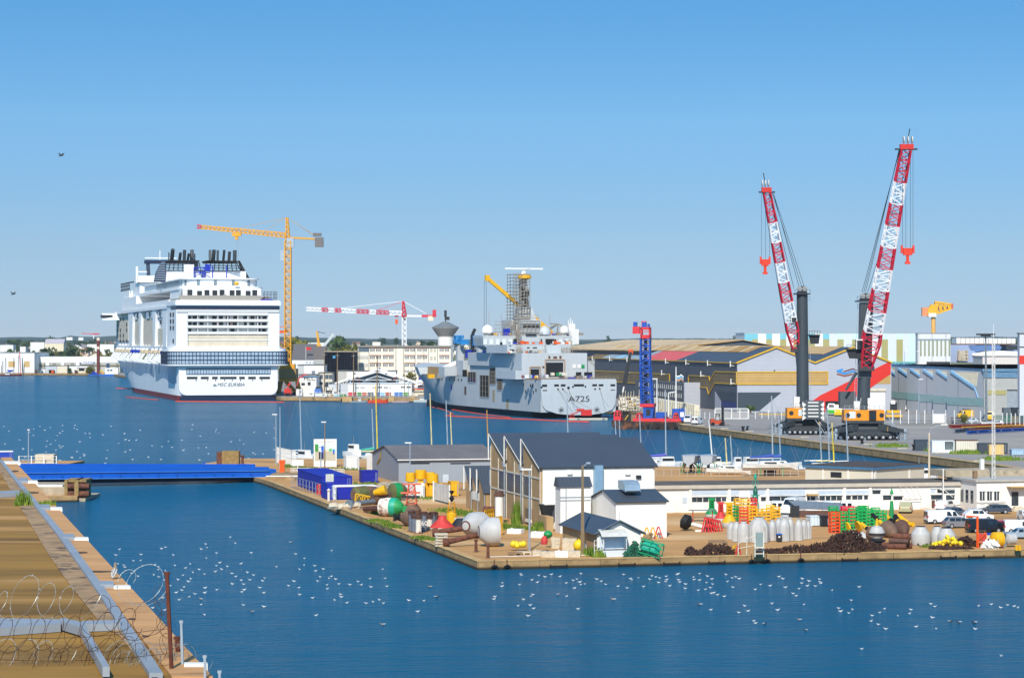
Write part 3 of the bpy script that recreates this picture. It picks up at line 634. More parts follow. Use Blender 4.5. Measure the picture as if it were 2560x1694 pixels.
x0=D.at(zL(998,300),58).x;x1=D.at(zL(1138,300),58).x;zt=D.at(zL(1070,122),58).z;zb=D.at(zL(1070,560),58).z
for y in(58,67):
 for i in range(6):x=x0+(x1-x0)*i/5;mb.Be((x,y,zb-(9 if i<2 else 0)),(x,y,zt),.2)
k=0;z=zb-8
while z<zt:
 ins=.5 if z>zt-6 else 0
 for y in(58,67):mb.Be((x0+(3 if ins else-.6),y,z),(x1+(.0 if z>zb else-11),y,z),.26 if k%2 else.16)
 for x in(x0,(x0+x1)/2,x1):
  if z>zb or x<x1-5:mb.Be((x,58,z),(x,67,z),.22)
 if k%2==0 and z>zb:mb.Be((x0,58,z),(x1,58,z+2.2),.12)
 z+=1.25;k+=1
D.Pt('mast_scaffolding',mb)
mb=MB(Dk);mb.Be((t.x-.4,61,b.z+6),(t.x-.4,61,t.z-6),.8);mb.Be((t.x+1.4,61,b.z+2),(t.x+1.4,61,t.z-8),.5)
for k in range(8):mb.Cb((t.x+R.uniform(-1.6,2.0),60.5,b.z+4+k*(t.z-b.z-9)/8),1.4,1,1.3)
D.Pt('mast_cabling',mb)
mb=MB(scaf);xa=D.at(zL(1005,700),52).x;xb=D.at(zL(1240,700),52).x
for i in range(7):x=xa+(xb-xa)*i/6;mb.Be((x,53.5,28),(x,53.5,D.at(zL(1100,575),53).z),.18)
for z in(29.2,30.5,31.8,33.1,34.4,35.7):mb.Be((xa,53.5,z),(xb,53.5,z),.2);mb.Be((xa,53.5,z+.9),(xb,53.5,z+.9),.12)
D.Pt('bridge_scaffolding',mb)
mb=MB(scaf)
p=D.at(zL(1330,595),60);q=D.at(zL(1385,595),60);zf=D.at(zL(1300,690),60).z
for dx in(-9,-5,0,5,9):mb.Be((p.x+3,60,p.z),(p.x+3+dx,60+R.uniform(-3,3),zf),.35)
mb.Be(p,q,.4);mb.Be((p.x-5,60,zf),(p.x+13,60,zf),.8);D.Pt('derrick_frame',mb)
for x,y,r in((742,655,2.2),(1460,655,1.8),(1275,670,2.4)):
 p=D.at(zL(x,y),54);mb=MB(Wh if x!=1275 else ng2);mb.Lt([(r*.55,-2.6),(r*.55,-1.4),(r,-1.0),(r,.3),(r*.72,1.4),(0,r)],12,tuple(p));D.Pt('radome',mb,smooth=True)
mb=MB(Wh);p=D.at(zL(1515,600),58)
q=p.z;mb.Cb((p.x+.6,58,q-4.6),4.2,4,5.6);mb.Cb((p.x+.2,58,q-1),2.6,2.5,2.4);mb.Be((p.x,58,q),(p.x,58,D.at(zL(1512,540),58).z),.3);mb.Be((p.x-.8,58,q-.5),(p.x-.8,58,q+1.6),.3);mb.Be((p.x+.8,58,q-.5),(p.x+.8,58,q+1.6),.3);D.Pt('aft_white_mast',mb)
mb=MB(Pn('#9a9c9c'))
for x,y0,y1 in((872,505,700),(1325,505,600),(758,470,640),(816,640,690)):a=D.at(zL(x,y0),56);c=D.at(zL(x,y1),56);mb.Be(c,a,.22);D.Pt('whip_aerial',mb);mb=MB(Pn('#9a9c9c'))
def clut(n,xa,xb,yy,y0,y1,ms,smax=1.6,name='deck_equipment'):
 for i in range(n):
  p=D.at(zL(R.uniform(xa,xb),yy),R.uniform(y0,y1));mb=MB(R.choice(ms));s=R.uniform(.5,smax);mb.Cb((p.x,p.y,p.z+s*.4),s*R.uniform(.6,1.8),s,s*.9);D.Pt(name,mb)
cl=clutter+[Og,Wh,Ye,blue,galv]
clut(16,1070,1300,1098,3,16,cl,1.4);clut(8,1560,1740,1098,3,16,cl,1.2);clut(20,935,1270,782,25,45,cl,1.4);clut(8,940,1280,866,20,24,cl,1.2);clut(10,1370,1510,782,28,45,cl,1.5)
clut(14,1250,1520,700,55,62,cl,1.3);clut(8,720,960,700,53,62,cl,1.0);clut(7,1290,1470,1075,8,17,[Wh,green,Pn('#cfcabb'),red],1.3)
mb=MB(scaf);
for xa,xb,z,y,n in((1310,1450,0,19,8),):
 pass
def rail(a,b,y,h=1.1,m=None,n=14,name='guard_rail'):
 p=D.at(zL(*a),y);q=D.at(zL(*b),y);mb=MB(m or scaf);mb.Be(p+Vc((0,0,h)),q+Vc((0,0,h)),.1);mb.Be(p+Vc((0,0,h*.5)),q+Vc((0,0,h*.5)),.08)
 for i in range(n+1):r=p.lerp(q,i/n);mb.Be(r,r+Vc((0,0,h)),.1)
 D.Pt(name,mb)
rail((1212,1116),(1960,1114),-.3,1.1,None,20);rail((945,868),(1290,868),24,1.2);rail((705,712),(1020,712),52,1.3);rail((1230,706),(1520,706),52,1.3);rail((1675,940),(1740,1000),20,1.2,None,6);rail((1445,868),(1660,852),24,1.6,None,8)
def scaffbox(a,b,y,m=scaf):
 p=D.at(zL(*a),y);q=D.at(zL(*b),y);mb=MB(m)
 for i in range(4):x=p.x+(q.x-p.x)*i/3;mb.Be((x,y,q.z),(x,y,p.z),.16);mb.Be((x,y+2,q.z),(x,y+2,p.z),.16)
 z=q.z
 while z<p.z:mb.Be((p.x,y,z),(q.x,y,z),.18);mb.Be((p.x,y,z),(p.x,y+2,z),.16);mb.Be((q.x,y,z),(q.x,y+2,z),.16);z+=1.3
 D.Pt('access_scaffold',mb)
scaffbox((1448,805),(1535,866),22);scaffbox((1025,805),(1065,868),24);scaffbox((940,570),(1000,700),56);scaffbox((1020,650),(1050,790),50)
pt=lambda y,z:Vc((-nb(y,min(z,13.4))-.06,y,z))
def sideh(y0,y1,z0,z1,m=hole,name='side_opening'):
 mb=MB(m);a=pt((y0+y1)/2,(z0+z1)/2).x;mb.box(a,a+.3,y0,y1,z0,z1);return D.Pt(name,mb)
def ys(px):
 return _n(px)
def _n(x):
 px=zL(x,0)[0];lo,hi=0.,150.
 for _ in range(40):
  m=(lo+hi)/2;W=D.mw@Vc((-13.9,m,8));
  if(W.x/W.y*F+CX)>px:lo=m
  else:hi=m
 return lo
for x0,x1,z0,z1 in((676,758,6.2,14.2),(766,818,11.2,17.0),(838,880,9.2,13),(563,636,11.5,15.2)):
 o=sideh(_n(x1),_n(x0),z0,z1);mb=MB(scaf);ya,yb=_n(x1),_n(x0)
 for i in range(4):y=ya+(yb-ya)*i/3;mb.Be((-14.2,y,z0),(-14.2,y,z1),.14)
 for i in range(5):z=z0+(z1-z0)*i/4;mb.Be((-14.2,ya,z),(-14.2,yb,z),.12)
 D.Pt('opening_scaffold',mb,o)
sideh(_n(636),_n(563),11.6,13.2,blue,'blue_boat_cover');sideh(_n(545),_n(510),13.4,16,hole)
tan=mat('primer patch','#9c8d6e',.7);sideh(_n(810),_n(790),4.6,9,tan,'primer_patch');sideh(_n(940),_n(918),2.4,6,tan,'primer_patch');sideh(_n(852),_n(836),18.2,24,rustbrown,'rust_patch');sideh(_n(545),_n(527),6.5,9.6,rustbrown,'rust_patch')
sideh(_n(412),_n(400),8,10,blue,'blue_side_flap')
for x,z in((1078,11.5),(1100,9),(1145,11.3),(1165,11.3),(1170,9),(1195,9.8),(435,12),(390,12),(355,12),(318,12),(470,12),(500,12)):y=_n(x);sideh(y-.5,y+.5,z-.5,z+.6,hole,'fairlead')
for x,y in((484,112),(678,92)):
 for k in(-1,1):
  p=D.at(zL(x,1000),y);mb=MB(ng);mb.box(-1.3,1.3,-1.2,1.2,14,D.at(zL(x,800),y).z);o=D.Pt('gantry_post',mb);o.location=(p.x if k<0 else p.x+13,y,0)
mb=MB(blue);p=D.at(zL(538,838),104);q=D.at(zL(650,915),104);mb.box(p.x,q.x,103,104,q.z+2.5,p.z);mb.box(p.x,p.x+2.2,102,105,q.z,p.z-.01);D.Pt('blue_tarpaulin',mb)
mb=MB(blue);p=D.at(zL(698,838),86);q=D.at(zL(750,950),86);mb.box(p.x,p.x+3,84,86,q.z,p.z);mb.box(q.x-2.6,q.x,84,86,q.z+1,p.z-.4);D.Pt('blue_tarpaulin',mb)
cyan=mat('bright blue machinery','#2f86c4',.5,var=.3,scale=1)
for xa,ya_,xb,yb_,y in((440,700,510,790,112),(490,745,565,790,108),(600,700,670,810,100),(640,770,720,820,96)):
 p=D.at(zL(xa,ya_),y);q=D.at(zL(xb,yb_),y);mb=MB(cyan);dx=q.x-p.x;dz=p.z-q.z
 mb.La((p.x,y,q.z+dz*.55),(q.x,y,q.z+dz*.55),dz*.7,dz*.7,3,.7,.45);mb.Cb((p.x+dx*.5,y,q.z+dz*.35),dx*.6,2,dz*.4);D.Pt('blue_gantry_head',mb)
mb=MB(Dk);p=D.at(zL(603,690),100);mb.Be(p+Vc((0,0,-6)),p,1.2);mb.Be(p,p+Vc((1,0,2)),1.0);D.Pt('crane_hook_head',mb)
clut(24,200,480,1100,120,150,cl+[cyan],2.0);clut(24,520,740,1060,88,112,cl+[galv,blue],2.2)
mb=MB(ng);p=D.at(zL(585,1000),95);mb.box(p.x-4,p.x+9,92,99,13.5,19.5);mb.box(p.x-9,p.x-4,100,108,13.5,17);D.Pt('deck_house',mb)
mb=MB(Wh);p=D.at(zL(330,1020),140);mb.Tb(p,p+Vc((6,0,2.5)),1.3,n=10);mb.Be(p+Vc((5,0,1)),p+Vc((16,-2,6)),.8);D.Pt('mooring_winch',mb)
p=D.at(zL(740,168),66);q=D.at(zL(1335,680),66);mb=MB(Ye)
mid=p.lerp(q,.55);mb.Be(p,mid,1.1,1.3);mb.Be(mid,q,1.6,1.8);mb.Cb(p,1.7,1.4,2.2);c=D.Pt('yellow_crane_boom',mb)
mb=MB(Dk);mb.Be(p+Vc((-1.2,0,-1)),Vc((p.x-1.2,p.y,D.at(zL(722,640),66).z)),.1);mb.Be(p+Vc((-.4,0,-1)),Vc((p.x-.4,p.y,D.at(zL(735,640),66).z)),.1);D.Pt('hoist_rope',mb,c)
mb=MB(blue);p=D.at(zL(920,690),56);mb.Cb(p,2.4,1,4);D.Pt('blue_locker',mb)
mb=MB(Pn('#8d8a80'))
for a,b in(((1400,1204),(1670,1410)),((1445,1203),(1810,1430)),((1500,1210),(1600,1330)),((1792,1202),(1880,1370))):
 p=D.at(zL(*a),-.7);q=D.at(zL(*b),-9);
 mb=MB(Pn('#8d8a80'));mb.path([p.lerp(q,t/8)-Vc((0,0,1.1*math.sin(math.pi*t/8)))for t in range(9)],.07,4);D.Pt('mooring_line',mb)
for pts,lab in(([(225,1372),(300,1385),(390,1418),(420,1438),(360,1452)],'red floating boom curving off the bow of the grey navy ship'),([(350,1452),(700,1470),(1100,1485),(1500,1505),(1690,1508)],'long red floating boom along the side of the grey navy ship'),([(410,1395),(700,1440),(960,1470)],'red boom lying tight against the grey navy hull')):
 mb=MB(boom);mb.path([G(zL(*p),.12)for p in pts],.26,6);Sg('floating_boom',mb,lab,'boom')
a=G(zL(1500,1492),.1);b=G(zL(1862,1492),.1);T=Th('work_pontoon','low grey work raft with red railed lift below the A725 lettering','raft',(a.x,a.y,0),math.atan2(b.y-a.y,b.x-a.x))
l=(b-a).length;mb=MB(Pn('#b8b4a4',.7));mb.box(0,l,0,3.5,.1,.75);T.Pt('raft_deck',mb)
mb=MB(steel);mb.Tb((l*.25,-.1,.3),(l*.25,-.4,.3),.5);mb.Tb((l*.9,-.1,.3),(l*.9,-.4,.3),.5);T.Pt('fender',mb)
mb=MB(red);mb.box(l*.32,l*.6,.8,2.6,1.6,3.6);mb.Be((l*.05,1.5,1.6),(l*.4,1.5,3.9),.35);mb.box(l*.02,l*.14,.8,2.2,.75,1.0);
for x in(.02,.08,.14):mb.Be((l*x,.8,.8),(l*x,.8,2.2),.12)
mb.Be((l*.02,.8,2.2),(l*.14,.8,2.2),.12);mb.box(l*.2,l*.36,.9,1.1,3.2,3.9);T.Pt('red_lift',mb)
cr=mat('crane red','#c9243a',.5);cwh=mat('crane white','#e4e2e0',.5,var=.05)
d0=1650.;b=V(zM(1522,690),d0);K=Th('tower_crane','red and white hammerhead tower crane behind the white office block','crane',(b.x,d0,1.8))
t=K.at(zM(1522,350));mb=MB(cwh);mb.La((0,0,0),(0,0,t.z),2.7,2.7,22,.55,.34);K.Pt('mast',mb)
mb=MB(cr);tp=K.at(zM(1510,160));mb.La((0,0,t.z),tp,3.0,.8,7,.6,.4);K.Pt('cat_head',mb)
a=K.at(zM(1495,308));e=K.at(zM(322,255));mb=MB(cr)
sg=lambda k:cwh if(k*47/44)%12<4 or 22<k<27 or k>39 else cr
cuts=[(0,6,cwh),(6,12,cr),(12,15,cwh),(15,21,cr),(21,28,cwh),(28,31,cr),(31,34,cwh),(34,37,cr),(37,44,cwh)]
mb.La(a,e,2.7,2.3,44,.5,.34,seg=lambda k:[m for x,y,m in cuts if x<=k<y][0],up=(0,0,1));K.Pt('jib',mb)
mb=MB(cwh);p=K.at(zM(1550,340));q=K.at(zM(1735,342));mb.Be(p,q,1.6,1.2);K.Pt('counter_jib',mb)
mb=MB(cr);q2=K.at(zM(1915,340));mb.Be(q,q2,1.9,1.6);r=K.at(zM(1890,310));mb.Cb(r,2.4,2,5);K.Pt('winch_frame',mb)
mb=MB(mat('pale counterweight','#d9cdb2',.8));mb.Cb(K.at(zM(1847,370)),3.6,2,3.4);K.Pt('counterweight',mb)
for x,y,m in((750,245,cwh),(1190,272,cr),(1790,312,cwh)):mb=MB(m);mb.Be(tp,K.at(zM(x,y)),.28);K.Pt('tie_bar',mb)
mb=MB(Dk);mb.Cb(K.at(zM(1520,362)),3,2.6,3);K.Pt('operator_cab',mb)
mb=MB(cr);p=K.at(zM(1428,342));mb.Cb(p,2.6,1.4,1.2);o=K.Pt('trolley',mb);mb=MB(steel);mb.Be(p,K.at(zM(1428,545)),.12);K.Pt('hoist_rope',mb,o);mb=MB(Og);mb.Cb(K.at(zM(1428,410)),1.8,1.4,3.2);K.Pt('hook_block',mb,o)
d0=1480.;b=V(zM(2027,800),d0);K=Th('water_tower','white concrete water tower with a flaring grey bowl and mast','water tower',(b.x,d0,1.8))
q=lambda x,y:(abs(K.at(zM(x,y)).x),K.at(zM(x,y)).z)
sx=K.at(zM(2120,700)).x;mb=MB(white2);zs=K.at(zM(2027,592)).z;mb.Lt([(sx,0),(sx,zs)],28);K.Pt('shaft',mb,smooth=True)
zt=K.at(zM(2027,490)).z;rt=K.at(zM(2190,490)).x;mb=MB(mat('ribbed grey bowl','#8d8a84',.8,var=.15,scale=.4));n=48
mb.Lf([[Vc((r*(1+(.012 if i%2 else-.012))*math.cos(2*math.pi*i/n),r*(1+(.012 if i%2 else-.012))*math.sin(2*math.pi*i/n),z))for i in range(n)]for r,z in((sx*1.03,zs-.1),(sx*1.05,zs+.4),(rt,zt),(rt*1.01,zt+.6))]);K.Pt('bowl',mb)
mb=MB(Pn('#6c7276',.8));mb.Lt([(rt*1.02,zt+.6),(rt*.5,zt+2.6),(1.5,zt+4.0)],28);K.Pt('cap_roof',mb)
mb=MB(Dk);z=K.at(zM(2022,355)).z;mb.Be((0,0,zt+3.5),(0,0,z),.6);mb.Cb((0,0,zt+9),1.6,1.6,4);mb.Cb((1,0,zt+6),3,1,2);K.Pt('aerial_mast',mb)
def facd(pa,pb,d,z0=1.8,tilt=0.):
 return Fac(None,None,z0,pts=(Vc(((pa-CX)/F*d,d,z0)),Vc(((pb-CX)/F*(d+tilt),d+tilt,z0))))
def Bd(name,label,cat,fc,top,depth,m,roof=None,rm=None,group=None,over=.25,rh=None):
 """top=(px,py) of the eave; roof: flat / gable (ridge along the wall) / gablex (gable end facing) / shed"""
 t=fc.th(name,label,cat,group);h=fc.z(top);l=fc.len;rm=rm or Pn('#6a6866',.8);mb=MB(m)
 if roof=='gablex':
  r=fc.z(rh)if isinstance(rh,tuple)else h+(rh or l*.25)
  mb.Yp([(0,0),(l,0),(l,h),(l/2,r),(0,h)],0,depth);t.Pt('wall',mb)
  mb=MB(rm);e=over;q=.18
  for s in(-1,1):
   x0=l/2;x1=l/2+s*(l/2+e);zz=h-e*(r-h)/(l/2)
   mb.Lf([[Vc((x0,y,r+.02)),Vc((x1,y,zz+.02)),Vc((x1,y,zz+q)),Vc((x0,y,r+q+.05))]for y in(-e,depth+e)])
  t.Pt('roof',mb)
 else:
  mb.box(0,l,0,depth,0,h);t.Pt('wall',mb);mb=MB(rm)
  if roof=='gable':
   r=h+(rh or depth*.22);mb.Xp([(-over,h+.01),(depth+over,h+.01),(depth/2,r)],-over,l+over)
  elif roof=='shed':mb.Xp([(-over,h+.01),(depth,h+.01),(depth,h+(rh or 2))],-over,l+over)
  else:mb.box(-over,l+over,-over,depth+over,h+.004,h+.35)
  t.Pt('roof',mb)
 t.h=h;t.fc=fc;return t
def panes(t,rects,m=None,name='window',**k):
 for a,b in rects:pane(t,t.fc,a,b,m,name,**k)
def ordn(i):return['first','second','third','fourth','fifth','sixth','seventh','eighth','ninth','tenth','eleventh','twelfth','thirteenth','fourteenth','fifteenth','sixteenth','seventeenth','eighteenth','nineteenth','twentieth'][i]
leafs=[mat('leaves '+n,c,.8,var=.45,scale=1.1,alt=(a,.5,.52,.15),spec=.1)for n,c,a in(('dark','#3a4f27','#22331a'),('olive','#6d6a2a','#4a5222'),('mid','#4f6230','#33471f'),('yellow','#8a7430','#5f5f2a'))]
bark=mat('bark','#5a4a38',.9,var=.3)
def crown_mesh(m,w,h,z0,n,leaf,seed,lobes=7):
 r=random.Random(seed);mb=MB(m);cl=[]
 for i in range(lobes):
  a=r.uniform(0,6.28);q=r.uniform(.1,.62)*w/2;cl.append((Vc((math.cos(a)*q,math.sin(a)*q,z0+h*r.uniform(.18,.8))),r.uniform(.24,.42)*w*.8))
 cl.append((Vc((0,0,z0+h*.5)),w*.36))
 for i in range(n):
  c,rr=r.choice(cl);d=Vc((r.gauss(0,1),r.gauss(0,1),r.gauss(0,1)*h/w)).normalized()*rr*r.uniform(.55,1.08);p=c+d
  if p.z<z0:p.z=z0+r.uniform(0,.2)*h
  s=leaf*r.uniform(.6,1.4);u=Vc((r.gauss(0,1),r.gauss(0,1),r.gauss(0,1))).normalized();v=u.orthogonal().normalized();k=u.cross(v)
  mb.add([p-v*s-k*s*.6,p+v*s-k*s*.5,p+v*s*.8+k*s*.7,p-v*s*.7+k*s*.6],[(0,1,2,3)])
 return mb
def tree_proto(i,m,w,h,tr,n,leaf):
 t=Th('tree','','tree',(0,-300-20*i,-60));mb=MB(bark);mb.Tb((0,0,-.3),(0,0,tr+h*.4),w*.045,w*.02,7)
 for k in range(5):a=k*1.26+i;mb.Tb((0,0,tr+h*.05*k),(math.cos(a)*w*.28,math.sin(a)*w*.28,tr+h*(.25+.1*k)),w*.02,w*.008,5)
 t.Pt('trunk',mb);t.Pt('crown',crown_mesh(m,w,h,tr,n,leaf,50+i));return t.o
TP=[tree_proto(0,leafs[0],9,10,2,420,.62),tree_proto(1,leafs[1],11,8,2,420,.62),tree_proto(2,leafs[2],10,9,2,420,.6),tree_proto(3,leafs[3],9,7,1.5,360,.6),tree_proto(4,leafs[0],6,13,1.5,380,.55)]
used=set()
def tree(k,loc,s,label,group=None):
 o=TP[k]
 if k in used:o=dup(o)
 used.add(k);o.location=loc;o.rotation_euler=(0,0,R.uniform(0,6));o.scale=(s,s,s);o['label']=label;o['category']='tree'
 if group:o['group']=group
 elif 'group' in o:del o['group']
 return o
walls=[('cream','#ddd2bd'),('white','#e4e1da'),('pinkish','#d3b8a4'),('grey','#b9b5ae')]
roofs=[('slate','#4d5057'),('brown tiled','#7b5a4a'),('grey','#77757a'),('dark','#393b40')]
hcache={}
def house(px,d,w,dp,h,wi,ri,gab,label,group):
 key=(round(w),round(dp),round(h),wi,ri,gab);z=tz(d)
 if key not in hcache:
  wm=mat('house wall '+walls[wi][0],walls[wi][1],.8,var=.08);rm=mat('house roof '+roofs[ri][0],roofs[ri][1],.8,var=.2,scale=.4)
  me=[];w,dp,h=key[:3];mb=MB(wm);e=h*.6
  if gab:mb.Yp([(-w/2,-1),(w/2,-1),(w/2,e),(0,h),(-w/2,e)],0,dp)
  else:mb.Xp([(0,-1),(dp,-1),(dp,e),(dp/2,h),(0,e)],-w/2,w/2)
  me.append(('wall',mb.mesh('wall')));mb=MB(rm);q=.45
  for s in(-1,1):
   if gab:mb.Lf([[Vc((0,y,h+.05)),Vc((s*(w/2+q),y,e-q*.5)),Vc((s*(w/2+q),y,e)),Vc((0,y,h+.5))]for y in(-q,dp+q)])
   else:mb.Lf([[Vc((x,dp/2,h+.05)),Vc((x,dp/2+s*(dp/2+q),e-q*.5)),Vc((x,dp/2+s*(dp/2+q),e)),Vc((x,dp/2,h+.5))]for x in(-w/2-q,w/2+q)])
  me.append(('roof',mb.mesh('roof')));mb=MB(wm);mb.box(-w*.3,-w*.3+.9,dp*.45,dp*.45+.9,e,h+1.5);me.append(('chimney',mb.mesh('chimney')))
  for i in range(2):
   mb=MB(glass);x=-w*.22+i*w*.44;mb.box(x-.6,x+.6,-.06,.1,e*.35,e*.75);me.append(('window',mb.mesh('window')))
  hcache[key]=me
 o=bpy.data.objects.new('house',None);col.objects.link(o);o.location=((px-CX)/F*d,d,z);o.rotation_euler=(0,0,R.uniform(-.3,.3));tag(o,label,'house',group)
 for n,m in hcache[key]:c=bpy.data.objects.new(n,m);col.objects.link(c);c.parent=o
def rowhouses(pa,pb,n,dd,hs,where,group):
 seen={}
 for i in range(n):
  px=pa+(pb-pa)*(i+R.uniform(.1,.9))/n;d=R.uniform(*dd);wi,ri=R.randrange(4),R.randrange(4);g=R.random()<.5
  k=(wi,ri);seen[k]=seen.get(k,-1)+1
  lab=f"small {walls[wi][0]} house with {roofs[ri][0]} roof, {ordn(min(seen[k],19))} such from the left {where}"
  house(px,d,R.choice((9,12,16)),R.choice((8,10)),R.choice(hs),wi,ri,g,lab,group)
rowhouses(0,285,44,(2500,3500),(8,9,10),'behind the left hangars','houses of the town')
rowhouses(-10,290,26,(3600,5600),(8,10),'under the left horizon','houses of the town')
rowhouses(712,1180,30,(2150,3400),(8,9,10),'behind the office block','houses of the town')
rowhouses(712,1300,16,(3600,5200),(8,10),'far between the ships','houses of the town')
rowhouses(1490,2560,16,(4200,5600),(8,10),'beyond the shipyard','houses of the town')
def trees(pa,pb,n,dd,ks,ss,where):
 kinds=['dense dark','spreading olive','mid green','yellowing','tall dark conical'];seen={}
 for i in range(n):
  px=pa+(pb-pa)*(i+R.uniform(.05,.95))/n;d=R.uniform(*dd);k=R.choice(ks);seen[k]=seen.get(k,-1)+1
  tree(k,((px-CX)/F*d,d,tz(d)),R.uniform(*ss),f"{kinds[k]} tree, {ordn(min(19,seen[k]))} of its kind from the left {where}",'trees of the town')
trees(-5,285,34,(2400,3300),(0,1,2,3),(.8,1.3),'behind the left hangars')
trees(-10,290,34,(3500,5200),(0,0,2,4),(1.0,1.7),'under the left horizon')
trees(700,1320,34,(3300,5200),(0,0,2,4),(1.0,1.8),'behind the office block')
trees(1490,2560,40,(3800,5600),(0,0,2,4),(1.0,1.8),'beyond the shipyard')
for px,py,d,k,s,lab in((728,888,1900,1,2.5,'big round olive tree right of the yellow crane mast'),(748,882,1950,2,2.3,'second big olive tree right of the yellow crane mast'),(752,860,2400,0,2.0,'dark loose tree behind the olive trees by the yellow mast'),(852,862,2500,2,2.6,'wide round green tree standing above the roofs left of the office block'),(876,878,2000,1,1.9,'olive tree just left of the white office block'),(866,880,1990,1,1.5,'smaller olive tree behind the black glass building'),(795,885,1900,3,1.6,'yellowing tree above the dark roof of the white warehouse'),(1022,947,1300,1,.75,'small olive tree at the foot of the office stair tower'),(133,845,3000,0,2.4,'tallest dark tree group left of the brown pile'),(118,878,2300,0,1.7,'dark tree behind the left hangars, left of the flag'),(180,880,2250,0,1.7,'dark upright tree behind the long low hangar'),(1054,852,2600,4,1.4,'dark conical tree right of the crane above the office roof'),(1068,856,2600,4,1.1,'smaller dark conical tree above the office roof'),(1078,852,2600,4,1.4,'right hand conical tree above the office roof')):
 h=(10,8,9,7,13)[k]*s;z=27-(py-HY)*d/F;tree(k,((px-CX)/F*d,d,max(tz(d),z-h)),s,lab)
def slabhall(pa,pb,py0,d,depth,m,label,rm=None,roof=None,name='warehouse',cat='building',z0=None,**k):
 f=facd(pa,pb,d,tz(d)if z0 is None else z0);return Bd(name,label,cat,f,((pa+pb)/2,py0),depth,m,roof,rm,**k)
wh=mat('white cladding','#dcdcd8',.6,var=.05,scale=.3,stain=.08);gyw=mat('light grey cladding','#b8bcbf',.55,var=.06,scale=.2,stain=.06)
slabhall(76,111,855,2900,20,wh,'boxy white hall in the town right of the dark trees');slabhall(112,159,858,2700,16,mat('cream wall','#d9cdb2'),'long cream building with pale lilac roof in the town',Pn('#a9a3ab',.8),'gable',rh=5)
slabhall(0,33,862,2900,16,wh,'white building with flat blue grey roof at the far left of the town',Pn('#8da2b0',.8));slabhall(50,64,866,2800,10,wh,'small white block between trees in the left town')
slabhall(166,181,842.5,6500,20,wh,'far white factory on the wooded ridge',z0=20);slabhall(196,208,843,6500,20,wh,'smaller far white factory on the wooded ridge',z0=20);slabhall(218,285,860,3300,20,wh,'long pale hall in the town behind the brown pile')
slabhall(762,812,856,2600,25,wh,'white warehouse with green stripe behind the small yellow crane',None,None);slabhall(700,722,862,2500,14,Pn('#9a6f62',.8),'long brown roofed building behind the yellow mast',Pn('#7b5a55',.8),'gable',rh=4)
K=Th('tower_crane','tiny far red and white tower crane over the left horizon','crane',((238-CX)/F*5200,5200,16));
mb=MB(cr);a=K.at(zN(1510,243));b=K.at(zN(1835,262));mb.Be(a,b,1.6);mb.Be(K.at(zN(1720,255)),K.at(zN(1835,258)),3);K.Pt('jib',mb);mb=MB(cwh);t=K.at(zN(1735,245));mb.Be((t.x,0,0),t,1.8);K.Pt('mast',mb)
K=Th('luffing_crane','small yellow luffing crane behind the white warehouse','crane',((795-CX)/F*2150,2150,2));mb=MB(mat('crane yellow','#d99a1c'));mb.Lf([[K.at(zM(x,y))+Vc((0,s,0))for x,y,s in((440,530,0),(462,530,0),(462,530,2),(440,530,2))],[K.at(zM(x,y))+Vc((0,s,0))for x,y,s in((458,690,0),(490,690,0),(490,690,3),(458,690,3))]]);K.Pt('boom',mb)
mb=MB(mat('crane yellow','#d99a1c'));p=K.at(zM(475,715));mb.Cb(p,4,3,4);mb.box(p.x-1.2,p.x+1.2,-2,2,0,p.z);K.Pt('cab_base',mb);mb=MB(Dk);mb.Be(K.at(zM(462,533)),K.at(zM(550,553)),.5);K.Pt('tie_bar',mb)
K=Th('conveyor_boom','pale grey slanting crane boom beside the small yellow crane','crane',((810-CX)/F*2140,2140,2));mb=MB(gyw);mb.Be(K.at(zM(540,705)),K.at(zM(660,560)),2.8,2.4);K.Pt('boom',mb);mb=MB(gyw);p=K.at(zM(540,710));mb.box(p.x-1.2,p.x+1.2,-1,2,0,p.z);K.Pt('support',mb)
f=Th('flagpole','white flagpole with a red and white flag left of the black glass building','flagpole',((764-CX)/F*1500,1500,1.8));mb=MB(Wh);p=f.at(zM(317,720));mb.Tb((p.x,0,0),p,.22,.12,6);f.Pt('pole',mb);mb=MB(red);mb.box(p.x,p.x+3.4,-.05,.05,p.z-1.9,p.z-.2);f.Pt('flag',mb)
LD=1900.
t=slabhall(-60,86,882,LD,60,wh,'big white hangar with two tan doors on the far left quay',Pn('#8f918f',.7),name='hangar')
for a,b in(((155,760),(280,870)),((445,760),(550,870))):pane(t,t.fc,zN(*a),zN(*b),mat('tan door','#c1a167',.7),'door')
for x,y0 in((45,760),(100,700),(250,700),(405,700),(440,810),(340,660),(20,840)):pane(t,t.fc,zN(x,y0),zN(x+14,1000),Pn('#5c6875',.5),'dark_slot')
t=slabhall(87,300,892.5,LD+20,40,mat('ribbed pale cladding','#b4b2a9',.7,var=.1,lines=((1,0,0),7.2,.35,.55)),'long low pale hangar with ribbed glazing beside the white hangar',Pn('#c9c6be',.7),name='hangar')
mb=MB(wh);l=t.fc.len;mb.box(-.2,l,-.5,-.02,t.h-9*.32*.9-2,t.h+.3);t.Pt('fascia',mb);mb=MB(Pn('#77705f',.8));mb.box(0,l,-.6,-.03,t.h*.42,t.h*.5);t.Pt('canopy_band',mb)
for x in(690,880,1160,1440):
 u=t.fc.u(zN(x,0)[0]);mb=MB(wh);mb.box(u-1.4,u+1.4,-.7,-.03,0,t.h*.78);t.Pt('pilaster',mb)
u0,u1,z0,z1=t.fc.rect(zN(1520,765),zN(1725,812));mb=MB(Wh);mb.box(u0,u1,-1.1,-.72,z0,z1);sg=t.Pt('sign',mb);lettering(t,'L. MARPEZ',((u0+u1)/2,-1.14,(z0+z1)/2),2.6,Pn('#3c56a8',.5),under=sg)
